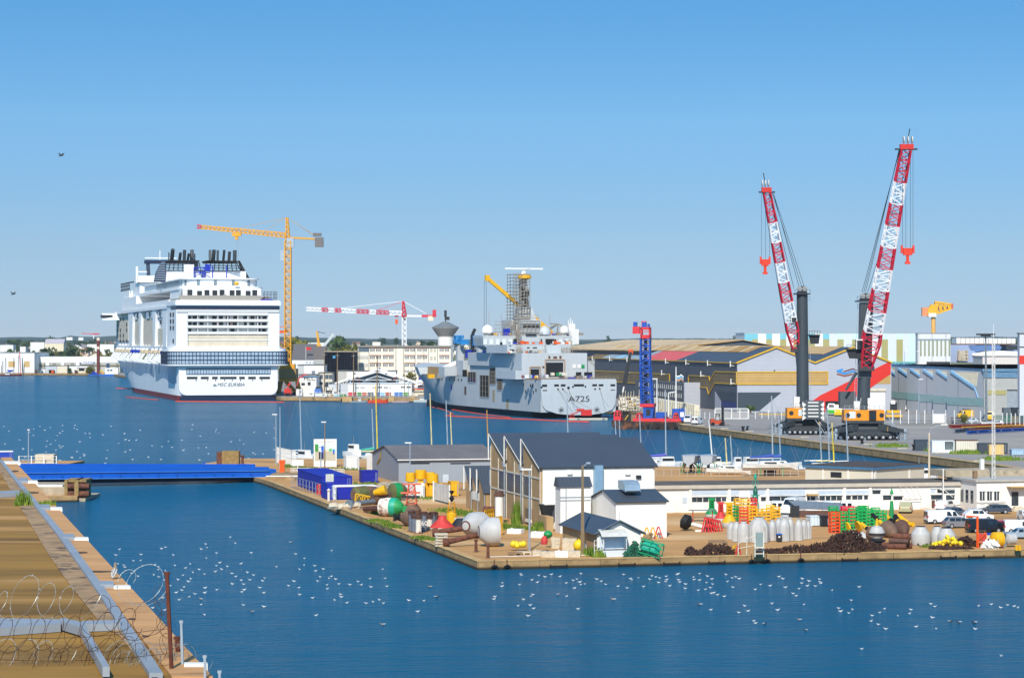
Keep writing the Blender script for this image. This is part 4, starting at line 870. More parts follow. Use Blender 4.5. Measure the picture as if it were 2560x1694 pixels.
hutm=[wh,mat('cream hut','#d8ccb2'),gyw]
for i,(x0,y0,x1,m,lab)in En(((840,850,1050,gyw,'grey and white cabin in front of the long low hangar'),(1055,845,1245,hutm[1],'cream flat roofed cabin in front of the long low hangar'),(1430,890,1625,hutm[1],'low cream shelter with dark opening near the brown pile'),(760,900,835,wh,'small white van like cabin by the hangar corner'),(905,925,1000,gyw,'little grey hut beside the cream cabin'))):
 a=zN(x0,y0);b=zN(x1,0);t=slabhall(a[0],b[0],a[1],LD-14,6,m,lab,name='quay_hut',cat='hut')
 if i==2:pane(t,t.fc,zN(1460,895),zN(1565,940),hole,'opening')
 if i==0:pane(t,t.fc,zN(1000,935),zN(1020,975),hole,'door')
t=slabhall(zN(1240,0)[0],zN(1690,0)[0],zN(0,848)[1],LD-8,5,wh,'long white canopy with dark shade under it before the low hangar',name='canopy',cat='canopy')
for i,(x,y,s,lab)in En(((1290,960,.5,'dark bush right of the cream cabin on the left quay'),(1650,960,.6,'olive bush left of the brown pile'),(1710,950,.6,'tallest olive bush beside the brown pile'))):tree((0,1,1)[i],((zN(x,0)[0]-CX)/F*(LD-16),LD-16,.6),s,lab)
for i,(x,m,nm)in En(((665,rustbrown,'rusty brown bin at the dark hangar corner'),(975,Og,'orange bin beside the grey hut'),(1405,rust,'brown stacked crate by the low shelter'),(760,steel,'grey car sized machine at the hangar corner'))):
 p=zN(x,985);K=Th('quay_bin',nm,'bin',((p[0]-CX)/F*(LD-16),LD-16,1.8));mb=MB(m);mb.Lf([[Vc((x*s,y*s,z))for x,y in((-1.1,-.8),(1.1,-.8),(1.1,.8),(-1.1,.8))]for z,s in((0,.8),(2.2,1))]);K.Pt('bin_body',mb);mb=MB(Dk);mb.box(-1.2,1.2,-.9,.9,2.2,2.4);K.Pt('rim',mb)
def workboat(p,l,h,label,hullm,cabm,name='workboat',cat='boat',rz=0.,cab=(.55,.8,2.6),z=0.):
 K=Th(name,label,cat,(p.x,p.y,z),rz);mb=MB(hullm);w=l*.16
 mb.Lf([[Vc((x,-w*s,h*(.0))),Vc((x,-w*s*1.1,h*t)),Vc((x,w*s*1.1,h*t)),Vc((x,w*s,0))]for x,s,t in((-l/2,.8,.9),(-l*.3,1,.85),(l*.2,1,.95),(l*.4,.6,1.15),(l/2,.08,1.35))]);K.Pt('hull',mb)
 mb=MB(cabm);x0=-l/2+l*cab[0];x1=-l/2+l*cab[1];mb.Lf([[Vc((x,y,z))for x,y in((x0+e,-w*.7),(x1-e,-w*.7),(x1-e,w*.7),(x0+e,w*.7))]for z,e in((h*.85,0),(h+cab[2],.25))]);K.Pt('cabin',mb)
 mb=MB(Dk);mb.box(x0+.3,x1-.3,-w*.74,-w*.6,h+cab[2]*.45,h+cab[2]*.8);K.Pt('cabin_window',mb)
 mb=MB(steel);mb.Be(((x0+x1)/2,0,h+cab[2]),((x0+x1)/2,0,h+cab[2]*2.2),.12);K.Pt('mast',mb);return K
W0=lambda p:G(p,0)
K=workboat(W0(zN(190,1032)),18,1.2,'dark red and blue workboat moored at the white hangar',Pn('#5b2430',.6),Wh,cab=(.3,.5,2));mb=MB(blue);mb.box(-2,2,-1.3,1.3,3.2,4.6);K.Pt('blue_wheelhouse',mb);mb=MB(red);mb.Be((8.2,0,1),(7.2,0,18.5),.5);K.Pt('red_boom',mb);mb=MB(Dk);mb.Be((10.2,0,-.5),(9.2,0,14),.5);K.Pt('dark_boom',mb)
K=Th('pile_barge','blue pontoon barge holding a tall rust brown pile with white bands','barge',tuple(W0(zN(1790,1035))));mb=MB(mat('barge blue','#1e5fae',.5));mb.box(-6,6.5,-3,3,-.3,1.4);K.Pt('pontoon',mb)
p=K.at(zN(1820,325));mb=MB(mat('pile brown','#6a3026',.7,var=.2));mb.Tb((p.x,0,-3),(p.x,0,p.z),1.25,n=16);pile=K.Pt('pile',mb);mb=MB(Wh)
for y0,y1 in((325,378),(488,536)):mb=MB(mat('cream band','#e0c9b0'));mb.Tb((p.x,0,K.at(zN(0,y1)).z),(p.x,0,K.at(zN(0,y0)).z),1.29,n=16);K.Pt('band',mb,pile)
mb=MB(Ye);q=[K.at(zX(*c))for c in((1310,1075),(1325,1005),(1400,985),(1445,1030),(1450,1140))]
for a,b in zip(q,q[1:]):mb.Be(a,b,.9)
K.Pt('yellow_gripper',mb);mb=MB(blue);mb.box(-3,-1,-1.5,.5,1.4,3.4);mb.box(-1,.8,-2,-.6,1.4,2.6);K.Pt('winch_house',mb);mb=MB(Dk)
for x in(-5,-2,0,1.6):mb.Tb((x,-3.0,.5),(x,-3.4,.5),.5,n=8)
K.Pt('fender',mb)
K=Th('houseboat','white flat roofed work barge with blue pontoon next to the brown pile','barge',tuple(W0(zX(1800,1190))));a=K.at(zX(1530,1110));b=K.at(zX(2020,880));mb=MB(mat('barge blue','#1e5fae'));mb.box(a.x-.5,b.x+.8,-2.5,2.5,-.2,a.z);K.Pt('pontoon',mb);mb=MB(Wh);mb.box(a.x,b.x,-2,2,a.z,b.z);K.Pt('cabin',mb)
for x in(1640,1750):c=K.at(zX(x,965),-2.1);mb=MB(glass);mb.box(c.x-.8,c.x+.8,-2.1,-1.9,c.z-.5,c.z+.5);K.Pt('window',mb)
mb=MB(Pn('#2f4a66',.5));c=K.at(zX(1585,700));mb.box(c.x-1,c.x+1,3.5,5.5,0,c.z-1.2);mb.Lt([(1.4,0),(0,1.3)],8,(c.x,4.5,c.z-1.2));K.Pt('dark_tower',mb)
OD=1360.
oc=mat('office cream','#e6ddc9',.75,var=.05,scale=.2,stain=.08)
f=facd(zM(955,0)[0],zM(2092,0)[0],OD);B=Bd('office_block','long white four storey office block with a blank stair tower','office building',f,zM(1600,712),16,oc,None,Pn('#7f7f80',.8));l=f.len
mb=MB(mat('stair tower','#dcc9a8',.75,var=.05));u0,u1,z0,z1=f.rect(zM(1392,1090),zM(1505,655));mb.box(u0,u1,-2.2,14,0,z1);B.Pt('stair_tower',mb)
u0,u1,z0,z1=f.rect(zM(1130,712),zM(1225,660));mb=MB(oc);mb.box(u0,u1,3,11,z0,z1);B.Pt('roof_house',mb)
mb=MB(steel);
for px in(1420,1510,1655,1820,1930,1090):u=f.u(zM(px,0)[0]);mb=MB(steel);mb.Be((u,-.15,0),(u,-.15,B.h),.3);B.Pt('downpipe',mb)
mb=MB(Pn('#8a8378'));mb.box(-.4,l+.4,-.9,-.26,B.h-.5,B.h+.1);B.Pt('cornice',mb)
cols=[(1105,1160),(1178,1235),(1262,1318),(1335,1390),(1527,1580),(1597,1650),(1683,1733),(1747,1800),(1955,2005),(2020,2070)]
rows=[(737,775),(828,866),(922,960),(1000,1026)]
wmul=mat('office window','#4d5861',.15,var=.6,scale=.35)
def owin(x0,x1,y0,y1):
 u0,u1,z0,z1=f.rect(zM(x0,y1),zM(x1,y0));mb=MB(wmul);mb.box(u0,u1,-.08,.1,z0,z1);o=B.Pt('window',mb);mb=MB(Wh)
 for k in range(1,4):u=u0+(u1-u0)*k/4;mb.box(u-.12,u+.12,-.14,-.085,z0,z1)
 mb.box(u0,u1,-.16,-.085,z0-.25,z0-.01);B.Pt('window_frame',mb,o)
for r,(y0,y1)in En(rows):
 for x0,x1 in cols:owin(x0,x1,y0,y1)
 if r<3:
  for xa,xb in((1100,1240),(1257,1395),(1522,1655),(1678,1805),(1950,2075)):
   u0,u1,z0,z1=f.rect(zM(xa,y0-3),zM(xb,y0-10));mb=MB(Pn('#a8643a',.7));mb.box(u0,u1,-.5,-.02,z0,z1);B.Pt('awning_rail',mb)
 for x in(975,1012,1050):
  owin(x,x+28,y0-5,y1+4)if r<3 else None
for x in(1848,1862,1888,1902):
 for y0,y1 in((735,785),(835,885),(930,975)):pane(B,f,zM(x-3,y0),zM(x+3,y1),wmul,'slit_window')
u0,u1,z0,z1=f.rect(zM(962,775),zM(1088,715));mb=MB(mat('blue grey glazing','#5d6d7a',.2,var=.3));mb.box(u0,u1,-.3,-.03,z0,z1);B.Pt('top_glazing',mb)
f=facd(zM(545,0)[0],zM(952,0)[0],1330);B=Bd('glass_building','black glass clad building with utility poles in front','office building',f,zM(700,780),22,mat('black glazing','#15171d',.12,var=.3,scale=.2,lines=((1,0,0),1.6,.06,2.6)),None,Pn('#b7a98f',.7))
mb=MB(Pn('#5a5c60',.5));u0,u1,z0,z1=f.rect(zM(547,1010),zM(622,790));mb.La((u0,-1,4),(u0,-1,z1),.6,.6,4,.2,.15);mb.La((u0,-1,z1-1),(u1,-1,z1-1),.6,.6,4,.2,.15);mb.La((u0+.5,-1,z1*.4),(u1+.5,-1,z1*.75),.5,.5,4,.2,.15);B.Pt('side_framework',mb)
mb=MB(mat('grey ribbed side','#56544e',.7,lines=((1,0,0),1.6,.3,.5)));u0,u1,z0,z1=f.rect(zM(828,1010),zM(950,800));mb.box(u0,u1,-.5,-.02,0,z1);B.Pt('ribbed_side',mb);pane(B,f,zM(648,828),zM(678,858),Pn('#4f9dc4',.3),'blue_sign',out=.4)
pane(B,f,zM(870,980),zM(905,760),gyw,'rooftop_unit')if False else None
def mh(name,label,x0,x1,y0,d,dep,m,rm=None,roof=None,cat='building',**k):
 f=facd(zM(x0,0)[0],zM(x1,0)[0],d);return Bd(name,label,cat,f,zM((x0+x1)/2,y0),dep,m,roof,rm,**k)
t=mh('warehouse','white warehouse with dark grey pitched roof left of the black building',148,418,878,1500,30,mat('bluish white wall','#d5dde4',.6,var=.04),Pn('#5f5b5c',.8),'gable',rh=10,over=.3)
for x in(322,362,402):pane(t,t.fc,zM(x,903),zM(x+14,916),Dk)
t=mh('gable_shed','grey gabled shed with dark roof in front of the black building',420,545,870,1480,20,Pn('#a5a6a3',.7),Pn('#645c57',.8),'gable',rh=8)
mh('white_hall','plain white box hall below the dark roofed warehouse',295,540,943,1240,20,wh);mh('white_hall','pale grey side hall left of the plain white box hall',215,294,945,1245,20,gyw)  # second box is the white shed's side, shade put into its grey
t=mh('quay_shed','white shed with a blue band and black logo behind the portal crane',228,446,1065,1150,18,wh);u0,u1,z0,z1=t.fc.rect(zM(228,1090),zM(446,1074));mb=MB(Pn('#3f6d92',.5));mb.box(u0,u1+.1,-.35,-.02,z0,z1);t.Pt('blue_band',mb);u,_,z,_=t.fc.rect(zM(362,1108),zM(363,1107));lettering(t,'HLC',(u,-.08,z),3.0,Dk)
for a,b in(((262,1160),(305,1190)),((340,1150),(375,1190))):pane(t,t.fc,zM(*a),zM(*b),Dk,'door')
pane(t,t.fc,zM(388,1012),zM(430,1050),steel,'rooftop_unit')
t=mh('workshop','low beige workshop with window strips behind the utility poles',470,640,1040,1170,14,mat('beige workshop','#cfc8b8',.7));
for x in(485,555,600):
 for y in(1060,1150):pane(t,t.fc,zM(x,y),zM(x+40,y+(52 if y<1100 else 30)),mat('office window','#4d5861'))
t=mh('annex','pale ribbed annex with a dark strip left of the truss hall',695,818,1015,1190,14,mat('ribbed annex','#b6b6b2',.7,lines=((1,0,0),5,.12,.6)))
t=mh('white_hall','long white hall behind the truss roof',818,1420,1018,1180,14,wh)
for x in(1905-1000,1290,1330,1380):pane(t,t.fc,zM(x,1040),zM(x+22,1056),Dk)
mh('brown_hall','brown box hall behind the navy ship bow',1695,1992,940,1230,20,mat('brown cladding','#7f5f49',.7,var=.08),Pn('#4b4542',.8))
K=Th('truss_hall','low hall hung under exposed white roof trusses with a dark glazed gable','hall',((zM(1190,0)[0]-CX)/F*1125,1125,1.8));A=K.at(zM(1192,992));
mb=MB(mat('dark gable glazing','#4d5a63',.3,var=.25,scale=.2));P=[K.at(zM(*p),3)for p in((720,1165),(1192,1030),(1640,1165))];mb.Sl([P[0],P[2],P[1]],.3);K.Pt('gable_glazing',mb)
mb=MB(cwh)
for y in(0,18):
 l0=K.at(zM(672,1165));r0=K.at(zM(1692,1172));
 mb.Be((l0.x,y,l0.z),(A.x,y,A.z),1.0,.7);mb.Be((r0.x,y,r0.z),(A.x,y,A.z),.7,.6)
mb.box(-.5,.5,0,18,A.z-.6,A.z+.6);K.Pt('main_rafter',mb)
for p,q in(((1030,1125),(1190,1075)),((1190,1075),(1390,1128)),((780,1122),(1590,1126)),((800,1165),(870,1100)),((860,1165),(862,1120)),((1612,1130),(1612,1190)),((775,1130),(775,1175))):mb=MB(cwh);mb.Be(K.at(zM(*p)),K.at(zM(*q)),.25);K.Pt('tie_rod',mb)
mb=MB(Pn('#c2ccd2',.4));q=K.at(zM(1120,1128),1)
for i in range(7):x=P[0].x+4+i*3.8;zb=K.at(zM(1000,1163),2).z;mb=MB(Dk if i%2 else Pn('#7d8f9a',.3));mb.box(x,x+3.2,1.5,2.5,zb,zb+1.2);K.Pt('glazing_panel',mb)
for x0,x1 in((895,965),(1395,1480)):a=K.at(zM(x0,1160),.5);b=K.at(zM(x1,1095),.5);mb=MB(Pn('#7a3028',.6));mb.Be(a,(a.x,a.y,b.z),.35);mb.Be((b.x,b.y,a.z),b,.35);mb.Be((a.x,a.y,b.z),b,.5);K.Pt('red_frame',mb)
t=mh('boat_store','long white store building with a row of coloured doors on the town quay',835,1618,1172,1105,14,wh,Pn('#cfd2d2',.6))
for i,(x0,x1,c,nm)in En(((835,936,'#c42434','red'),(942,998,'#4b8a3c','green'),(1004,1070,'#b45f4c','salmon'),(1078,1146,'#4f545c','dark grey'),(1175,1220,'#2f63a8','blue'),(1223,1286,'#8fb7de','light blue'),(1291,1361,'#a04d33','brown'),(1398,1502,'#2f6bb4','wide blue'),(1506,1580,'#4f8c3a','end green'))):
 o=pane(t,t.fc,zM(x0,1275),zM(x1,1362),Pn(c,.5),'roller_door',out=.25);o['label']=nm+' roller door'
for x0,x1,y0,y1 in((918,940,1214,1223),(945,967,1214,1223),(988,1010,1214,1222),(1015,1036,1214,1222),(1130,1152,1214,1222),(1157,1178,1214,1222),(1201,1222,1206,1222),(1228,1249,1206,1222),(1272,1294,1212,1223),(1298,1320,1212,1223),(1340,1362,1217,1222),(1482,1503,1203,1221),(1509,1531,1203,1221),(1552,1574,1203,1221),(1579,1601,1203,1221)):pane(t,t.fc,zM(x0,y0),zM(x1,y1),Dk)
mb=MB(gyw);mb.box(-9,0-.01,0.5,14,0,t.h-.3);t.Pt('side_wing',mb)
t=mh('quay_kiosk','low cream pavilion with fence right of the coloured doors',1625,1800,1275,1100,8,mat('cream hut','#d8ccb2'));pane(t,t.fc,zM(1690,1300),zM(1760,1325),Pn('#8f8672',.7))
t=mh('quay_kiosk','orange canopy above the cream pavilion',1640,1782,1242,1112,8,mat('cream hut','#d8ccb2'),Og)
for i,(x0,x1,y0,y1,c,lab)in En(((285,418,1278,1362,'#dedbd2','white site container, leftmost in the row on the town quay'),(430,575,1290,1362,'#cfd3cf','pale grey site container right of the leftmost white one'),(582,660,1292,1362,'#c4ad8a','tan site container in the row'),(664,727,1290,1362,'#9fc3d6','light blue site container in the row'),(733,806,1290,1362,'#5e8a5c','green site container at the right end of the row'),(196,270,1238,1305,'#e2e0da','white square cabin beside the sailing boat mast, by the ship'),(535,640,1215,1262,'#d9d2c2','cream cabin behind the site containers'),(560,725,1250,1285,'#e0ddd6','long white cabin roof behind the tan container'))):
 f=facd(zM(x0,0)[0],zM(x1,0)[0],1090 if y0>1270 else 1104);h=f.z(zM(x0,y0));m=mat('container '+c,c,.6,var=.12,scale=.4,lines=((1,0,0),1.2,.25,.86));K=f.th('site_container',lab,'container','site containers on the town quay' if y0>1270 else None);mb=MB(m);mb.box(0,f.len,0,2.6,0.1,h-.1);K.Pt('shell',mb);mb=MB(Pn('#d6d4ce',.6));mb.box(-.1,f.len+.1,-.1,2.7,h-.1,h+.1);K.Pt('roof',mb);mb=MB(Dk);mb.box(f.len*.6,f.len*.85,-.08,-.01,h*.45,h*.75);K.Pt('window',mb)
def lump(name,label,cat,p,d,w,h,m,top=None):
 K=Th(name,label,cat,((p[0]-CX)/F*d,d,1.8));mb=MB(m);mb.Lf([[Vc((x*w/2*s,y*1.5*s,z))for x,y in((-1,-1),(1,-1),(1.05,1),(-1,1))]for z,s in((0,1),(h*.5,1.02),(h,.82))]);K.Pt('body',mb);mb=MB(top or Dk);mb.box(-w*.3,w*.3,-1,1,h,h*1.25);K.Pt('top',mb);return K
lump('covered_boat','boat under a blue tarpaulin on the town quay','boat',zM(465,0),1112,3.2,3.2,mat('barge blue','#1e5fae'));lump('red_machine','red machine with railings on the town quay','machine',zM(648,0),1112,3.6,3.6,red,red);lump('parked_van','dark green van roof showing behind the cabins','van',zM(570,0),1116,2.4,4.0,Pn('#44504a'))
K=Th('boom_lift','red boom lift with raised arm beside the crane portal','lift',((zM(90,0)[0]-CX)/F*1100,1100,1.8));mb=MB(red);a=K.at(zM(55,1225));b=K.at(zM(140,1185));c=K.at(zM(235,1098));e=K.at(zM(318,1055));mb.box(a.x,b.x,-1.5,1.5,.8,3.4);K.Pt('chassis',mb);mb=MB(red);mb.Be((a.x+1,0,3),K.at(zM(130,1155)),.5);mb.Be(K.at(zM(130,1155)),K.at(zM(60,1200)),.4);K.Pt('arm',mb);mb=MB(tyre)
for x in(a.x+1,b.x-1):mb.Tb((x,-1.8,.7),(x,1.8,.7),.8,n=10)
K.Pt('wheels',mb)
K=Th('boom_lift','raised pinkish red lift arm above the white shed','lift',((zM(290,0)[0]-CX)/F*1115,1115,1.8));mb=MB(Pn('#b8434a',.5));p=K.at(zM(235,1095));q=K.at(zM(320,1052));mb.Be(p,q,.7);mb.Be(q,K.at(zM(335,1075)),.3);mb.Be(p,(p.x-2,0,1),.5);K.Pt('arm',mb);mb=MB(Dk);mb.box(p.x-3,p.x+1,-1,1,.2,1.4);K.Pt('chassis',mb)
for i,(x,y0,y1)in En(((545,778,1172),(703,790,1135),(901,795,1166),(1191,830,1168))):
 d=1100.;K=Th('utility_pole',f'brown wooden utility pole with crossarm, {ordn(i)} from the left on the town quay','utility pole',((zM(x,0)[0]-CX)/F*d,d,1.8),group='utility poles on the town quay');t=K.at(zM(x,y0));mb=MB(mat('pole wood','#7d664c',.85));mb.Tb((0,0,-.2),(0,0,t.z),1.2*.26,.2,8);K.Pt('pole',mb);mb=MB(galv);mb.Be((-.8,0,t.z-1.3),(.8,0,t.z-1.3),.14);K.Pt('crossarm',mb)
for i,(x,y0)in En(((1763,775),(1875,920),(1617,940),(1525,930))):
 d=1095.;K=Th('lamp_post',f'thin brown lamp post, {ordn(i)} of four before the right wing of the office block','lamp post',((zM(x,0)[0]-CX)/F*d,d,1.8));t=K.at(zM(x,y0));mb=MB(mat('pole wood','#7d664c'));mb.Tb((0,0,0),(0,0,t.z),.14,.09,6);K.Pt('post',mb);mb=MB(galv);mb.box(-.5,.5,-.15,.15,t.z-.08,t.z+.08);K.Pt('lamp_head',mb)
K=Th('railing','white railing along the edge of the town quay','railing',((zM(210,0)[0]-CX)/F*1083,1083,1.8));l=K.at(zM(1625,1300)).x;mb=MB(Wh)
for z in(1.1,2.1):mb.Be((0,0,z),(l,0,z),.09)
K.Pt('rail',mb);
for i in range(26):mb=MB(Wh);mb.Be((l*i/25,0,0),(l*i/25,0,2.2),.14);K.Pt('post',mb)
mb=MB(cop);
for i,(x0,x1)in En(((740,860),(1080,1110),(1310,1380),(1570,1640))):a=G(zM(x0,1400),0);b=G(zM(x1,1400),0);K=Th('quay_fender',f'ochre timber fender block, {ordn(i)} from the left under the town quay','fender',(a.x,1066,0));mb=MB(cop);mb.box(0,b.x-a.x,-1,4,-.5,2.2);K.Pt('block',mb);mb=MB(Bk);mb.Tb((-.3,-.8,.9),(-.3,.6,.9),.5,n=10);K.Pt('tyre',mb)
workboat(G(zM(970,1400),0),7,.8,'grey open boat with small wheelhouse at the town quay',Pn('#8f959a'),Wh,cab=(.45,.62,1.6));workboat(G(zM(1200,1404),0),8.8,1.2,'bright orange lifeboat moored at the town quay',mat('boat orange','#d3481c',.5),mat('boat orange','#d3481c'),cab=(.3,.7,.4));workboat(G(zM(1480,1400),0),7,.7,'low pinkish grey barge at the town quay',Pn('#b59b96'),Pn('#b59b96'),cab=(.2,.8,.2));workboat(G(zM(1730,1395),0),6.5,1.2,'pale grey launch moored in front of the navy ship bow',Pn('#b9bcb8'),Pn('#cfd0cc'),cab=(.4,.75,.9))
for i,(x,y,w,lab)in En(((1715,1190,6,'white motor cruiser stored ashore behind the orange canopy'),(1722,1235,6,'second white motor cruiser on the hard in front'),(1500,1165,6,'white cruiser on the hard under the truss end'),(1735,1130,5,'blue topped cruiser stored by the navy ship bow'))):
 d=1118-i*2;p=Vc(((zM(x,0)[0]-CX)/F*d,d,0));workboat(p,w,1.5,lab,Wh,Wh if i<3 else blue,name='motor_cruiser',cab=(.25,.7,1.3),z=27-(zM(x,y)[1]-HY)*d/F-1)
hg=mat('grey cladding light','#a9acb4',.55,var=.05,scale=.15,lines=((0,0,1),1.5,.06,.88));hd=mat('dark slate cladding','#4c525b',.6,var=.1,scale=.1,stain=.12)
brn=mat('brown translucent cladding','#7c6743',.6,var=.25,scale=.15,lines=((0,0,1),1.2,.2,.8));tanp=mat('tan translucent cladding','#b8955a',.6,var=.15,scale=.2,lines=((0,0,1),1.0,.2,.82))
ye=mat('yellow edge trim','#d3a514',.5);rtan=mat('beige translucent roof','#c3a06a',.6,var=.2,scale=.06,big=('#a97f3c',.03,.55,.1));rdk=mat('dark grey roof','#454b55',.5,var=.12,scale=.1);rred=mat('faded red roof','#cf5a54',.6,var=.06,scale=.1);rlb=mat('blue grey roof','#8fa0ab',.6,var=.12,scale=.05);rpale=mat('pale blue roof strip','#8fc4df',.6)
HC=Vc((79.7,849,1.8));hf=Fac(None,None,1.8,pts=(HC,HC+Vc((.989*56.6,.158*56.6,0))));H=Th('shipyard_hall','big grey twin gabled shipyard hall with yellow edging and a red diagonal band','hall',HC,hf.rz);H.fc=hf
E=17.4;RG=22.9;W=56.6;LN=278.
mb=MB(hg);mb.Yp([(0,0),(W,0),(W,E),(W*.75,RG),(W*.5,E),(W*.25,RG),(0,E)],0,.5);H.Pt('gable_wall',mb)
mb=MB(hd);mb.box(.0,.4,.5,LN,0,E);H.Pt('side_wall',mb)
mb=MB(hd);mb.box(.4,W,LN-.5,LN,0,E);mb.box(W-.4,W,.5,LN-.5,0,E);H.Pt('back_wall',mb)
def slope(x0,z0,x1,z1,y0,y1,m,name='roof',dz=0.,nx=(0,1)):
 a,b=nx;xa=x0+(x1-x0)*a;xb=x0+(x1-x0)*b;za=z0+(z1-z0)*a+dz;zb=z0+(z1-z0)*b+dz
 mb=MB(m);mb.Sl([(xa,y0,za),(xb,y0,zb),(xb,y1,zb),(xa,y1,za)],.18);return H.Pt(name,mb)
slope(-.3,E,W*.25,RG,-.2,95,rdk);slope(-.3,E,W*.25,RG,95.01,158,rred);slope(-.3,E,W*.25,RG,158.01,205,rlb);slope(-.3,E,W*.25,RG,205.01,215,rpale);slope(-.3,E,W*.25,RG,215.01,245,rlb);slope(-.3,E,W*.25,RG,245.01,LN,brn)
slope(-.3,E,W*.25,RG,20,LN,rtan,'roof_light',.2,(.62,1));
slope(W*.25,RG,W*.5,E,-.2,LN,rdk);slope(W*.5,E,W*.75,RG,-.2,LN,rdk);slope(W*.5,E,W*.75,RG,14,LN,rtan,'roof_light',.2,(.5,1));slope(W*.75,RG,W+.3,E,-.2,LN,rdk)
mb=MB(Pn('#ded8ca',.7))
for y in range(30,int(LN),22):mb=MB(Pn('#ded8ca',.7));mb.Sl([(W*.155,y,E+(RG-E)*.62+.4),(W*.25,y,RG+.4),(W*.25,y+.9,RG+.4),(W*.155,y+.9,E+(RG-E)*.62+.4)],.05);H.Pt('roof_joint',mb)
mb=MB(ye)
for a,b in(((-.3,E),(W*.25,RG)),((W*.25,RG),(W*.5,E)),((W*.5,E),(W*.75,RG)),((W*.75,RG),(W+.2,E))):mb.Be((a[0],-.35,a[1]+.1),(b[0],-.35,b[1]+.1),.5,.5)
H.Pt('gable_trim',mb);mb=MB(ye);mb.Be((-.35,-.3,E),(-.35,LN,E),.35);H.Pt('eave_trim',mb)
def sidepoly(pts,m,x,name):
 mb=MB(m);q=[]
 for p in pts:q.append(side(p))
 mb.Sl([Vc((x,y,z))for y,z in q][::-1],.06);return H.Pt(name,mb)
def side(p):
 k=(p[0]-CX)/F;nx,ny=-math.sin(hf.rz),math.cos(hf.rz);y=(k*HC.y-HC.x)/(nx-k*ny);d=HC.y+y*ny;return y,CZ-(p[1]-HY)*d/F-1.8
def outline(pts,x,name='yellow_outline'):
 mb=MB(ye);q=[Vc((x,)+side(p))for p in pts]
 for a,b in zip(q,q[1:]+q[:1]):mb.Be(a,b,.32)
 H.Pt(name,mb)
s1=[zO(*p)for p in((1315,728),(1525,738),(1533,785),(1585,688),(1806,694),(1806,816),(1585,804),(1522,922),(1503,852),(1315,838))]
s2=[zO(*p)for p in((345,680),(1122,716),(1122,828),(345,778))]
sidepoly(s1,brn,-.08,'brown_strip');outline(s1,-.12);sidepoly(s2,brn,-.08,'brown_strip');outline(s2,-.12)
u0,u1,z0,z1=hf.rect(zO(1810,816),(2069,zO(0,692)[1]));mb=MB(tanp);mb.box(0,u1,-.1,-.01,z0,z1);H.Pt('tan_strip',mb);mb=MB(ye)
for z in(z0,z1):mb.Be((0,-.14,z),(u1,-.14,z),.35)
mb.Be((u1,-.14,z0),(u1,-.14,z1),.35);H.Pt('yellow_outline',mb)
fp=lambda p,o:Vc((hf.u(p[0]),o,hf.z(p)))
mb=MB(mat('vermilion cladding','#cf2f22',.5,var=.06,lines=((0,0,1),1.5,.06,.9)));P=[(2226.6,902),(2226.6,934),(2175,970),(2120,1003),(2063,1032),(2062,1036),(2030,1036),(2026,1005),(2050,988)]
mb.Sl([fp(p,-.02)for p in P][::-1],.12);H.Pt('red_band',mb)
P=[(2188,957),(2226,936),(2226,959),(2186,959)];mb=MB(tanp);mb.Sl([fp(p,-.03)for p in P],-.05)if False else mb.Sl([fp(p,-.02)for p in P][::-1],.06);H.Pt('tan_strip',mb)
for pts,c in(([(600,490),(700,462),(702,482),(665,508),(728,530),(860,492),(925,508),(925,535),(860,520),(728,560),(600,518)],'#2f86c9'),([(600,538),(728,572),(860,540),(860,562),(728,596),(600,562)],'#8a4a3c'),([(695,510),(860,458),(925,480),(925,500),(860,480),(720,522)],'#5d2530')):
 mb=MB(Pn(c,.5));mb.Sl([fp(zCC(*p),-.03)for p in pts][::-1],.1);H.Pt('emblem',mb)
def fdoor(a,b,m,name='door',out=.1,lab=None):
 u0,u1,z0,z1=hf.rect(a,b);mb=MB(m);mb.box(u0,u1,-out,-.005,max(z0,0),z1);return H.Pt(name,mb)
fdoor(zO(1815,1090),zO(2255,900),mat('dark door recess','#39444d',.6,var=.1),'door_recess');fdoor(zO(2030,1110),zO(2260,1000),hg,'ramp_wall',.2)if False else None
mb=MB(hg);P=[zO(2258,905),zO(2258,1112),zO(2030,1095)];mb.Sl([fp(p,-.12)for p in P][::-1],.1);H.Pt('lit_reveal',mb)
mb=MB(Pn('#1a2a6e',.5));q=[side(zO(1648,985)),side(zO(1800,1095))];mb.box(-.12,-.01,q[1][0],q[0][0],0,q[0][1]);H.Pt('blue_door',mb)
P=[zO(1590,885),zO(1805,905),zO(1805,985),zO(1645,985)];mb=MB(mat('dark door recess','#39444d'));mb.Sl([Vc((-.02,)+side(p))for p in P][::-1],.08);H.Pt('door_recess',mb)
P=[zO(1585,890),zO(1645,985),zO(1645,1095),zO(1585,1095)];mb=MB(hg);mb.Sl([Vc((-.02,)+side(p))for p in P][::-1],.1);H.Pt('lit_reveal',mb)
fdoor((zCC(412,0)[0],1038),(zCC(640,0)[0],zCC(0,995)[1]),Bk,'open_doorway',.16);fdoor((zCC(1145,0)[0],1040),(zCC(1390,0)[0],zCC(0,830)[1]),wh,'white_door',.18);fdoor((zCC(1143,0)[0],zCC(0,828)[1]),(zCC(1393,0)[0],zCC(0,795)[1]),mat('cream hut','#d8ccb2'),'door_canopy',.7)
fdoor(zO(2185,685),zO(2196,672),Dk,'vent',.3)
for x,y in((363,560),(541,565),(720,572),(1117,590),(1326,600),(1549,610),(1784,620),(715,690),(1077,708),(1480,722),(1790,800)):
 yy,zz=side(zO(x,y));mb=MB(Wh);mb.Be((0,yy,zz-.4),(-1.6,yy,zz-.1),.22);mb.Be((-1.6,yy,zz-.7),(-1.6,yy,zz+1.4),.3);H.Pt('flood_lamp',mb)
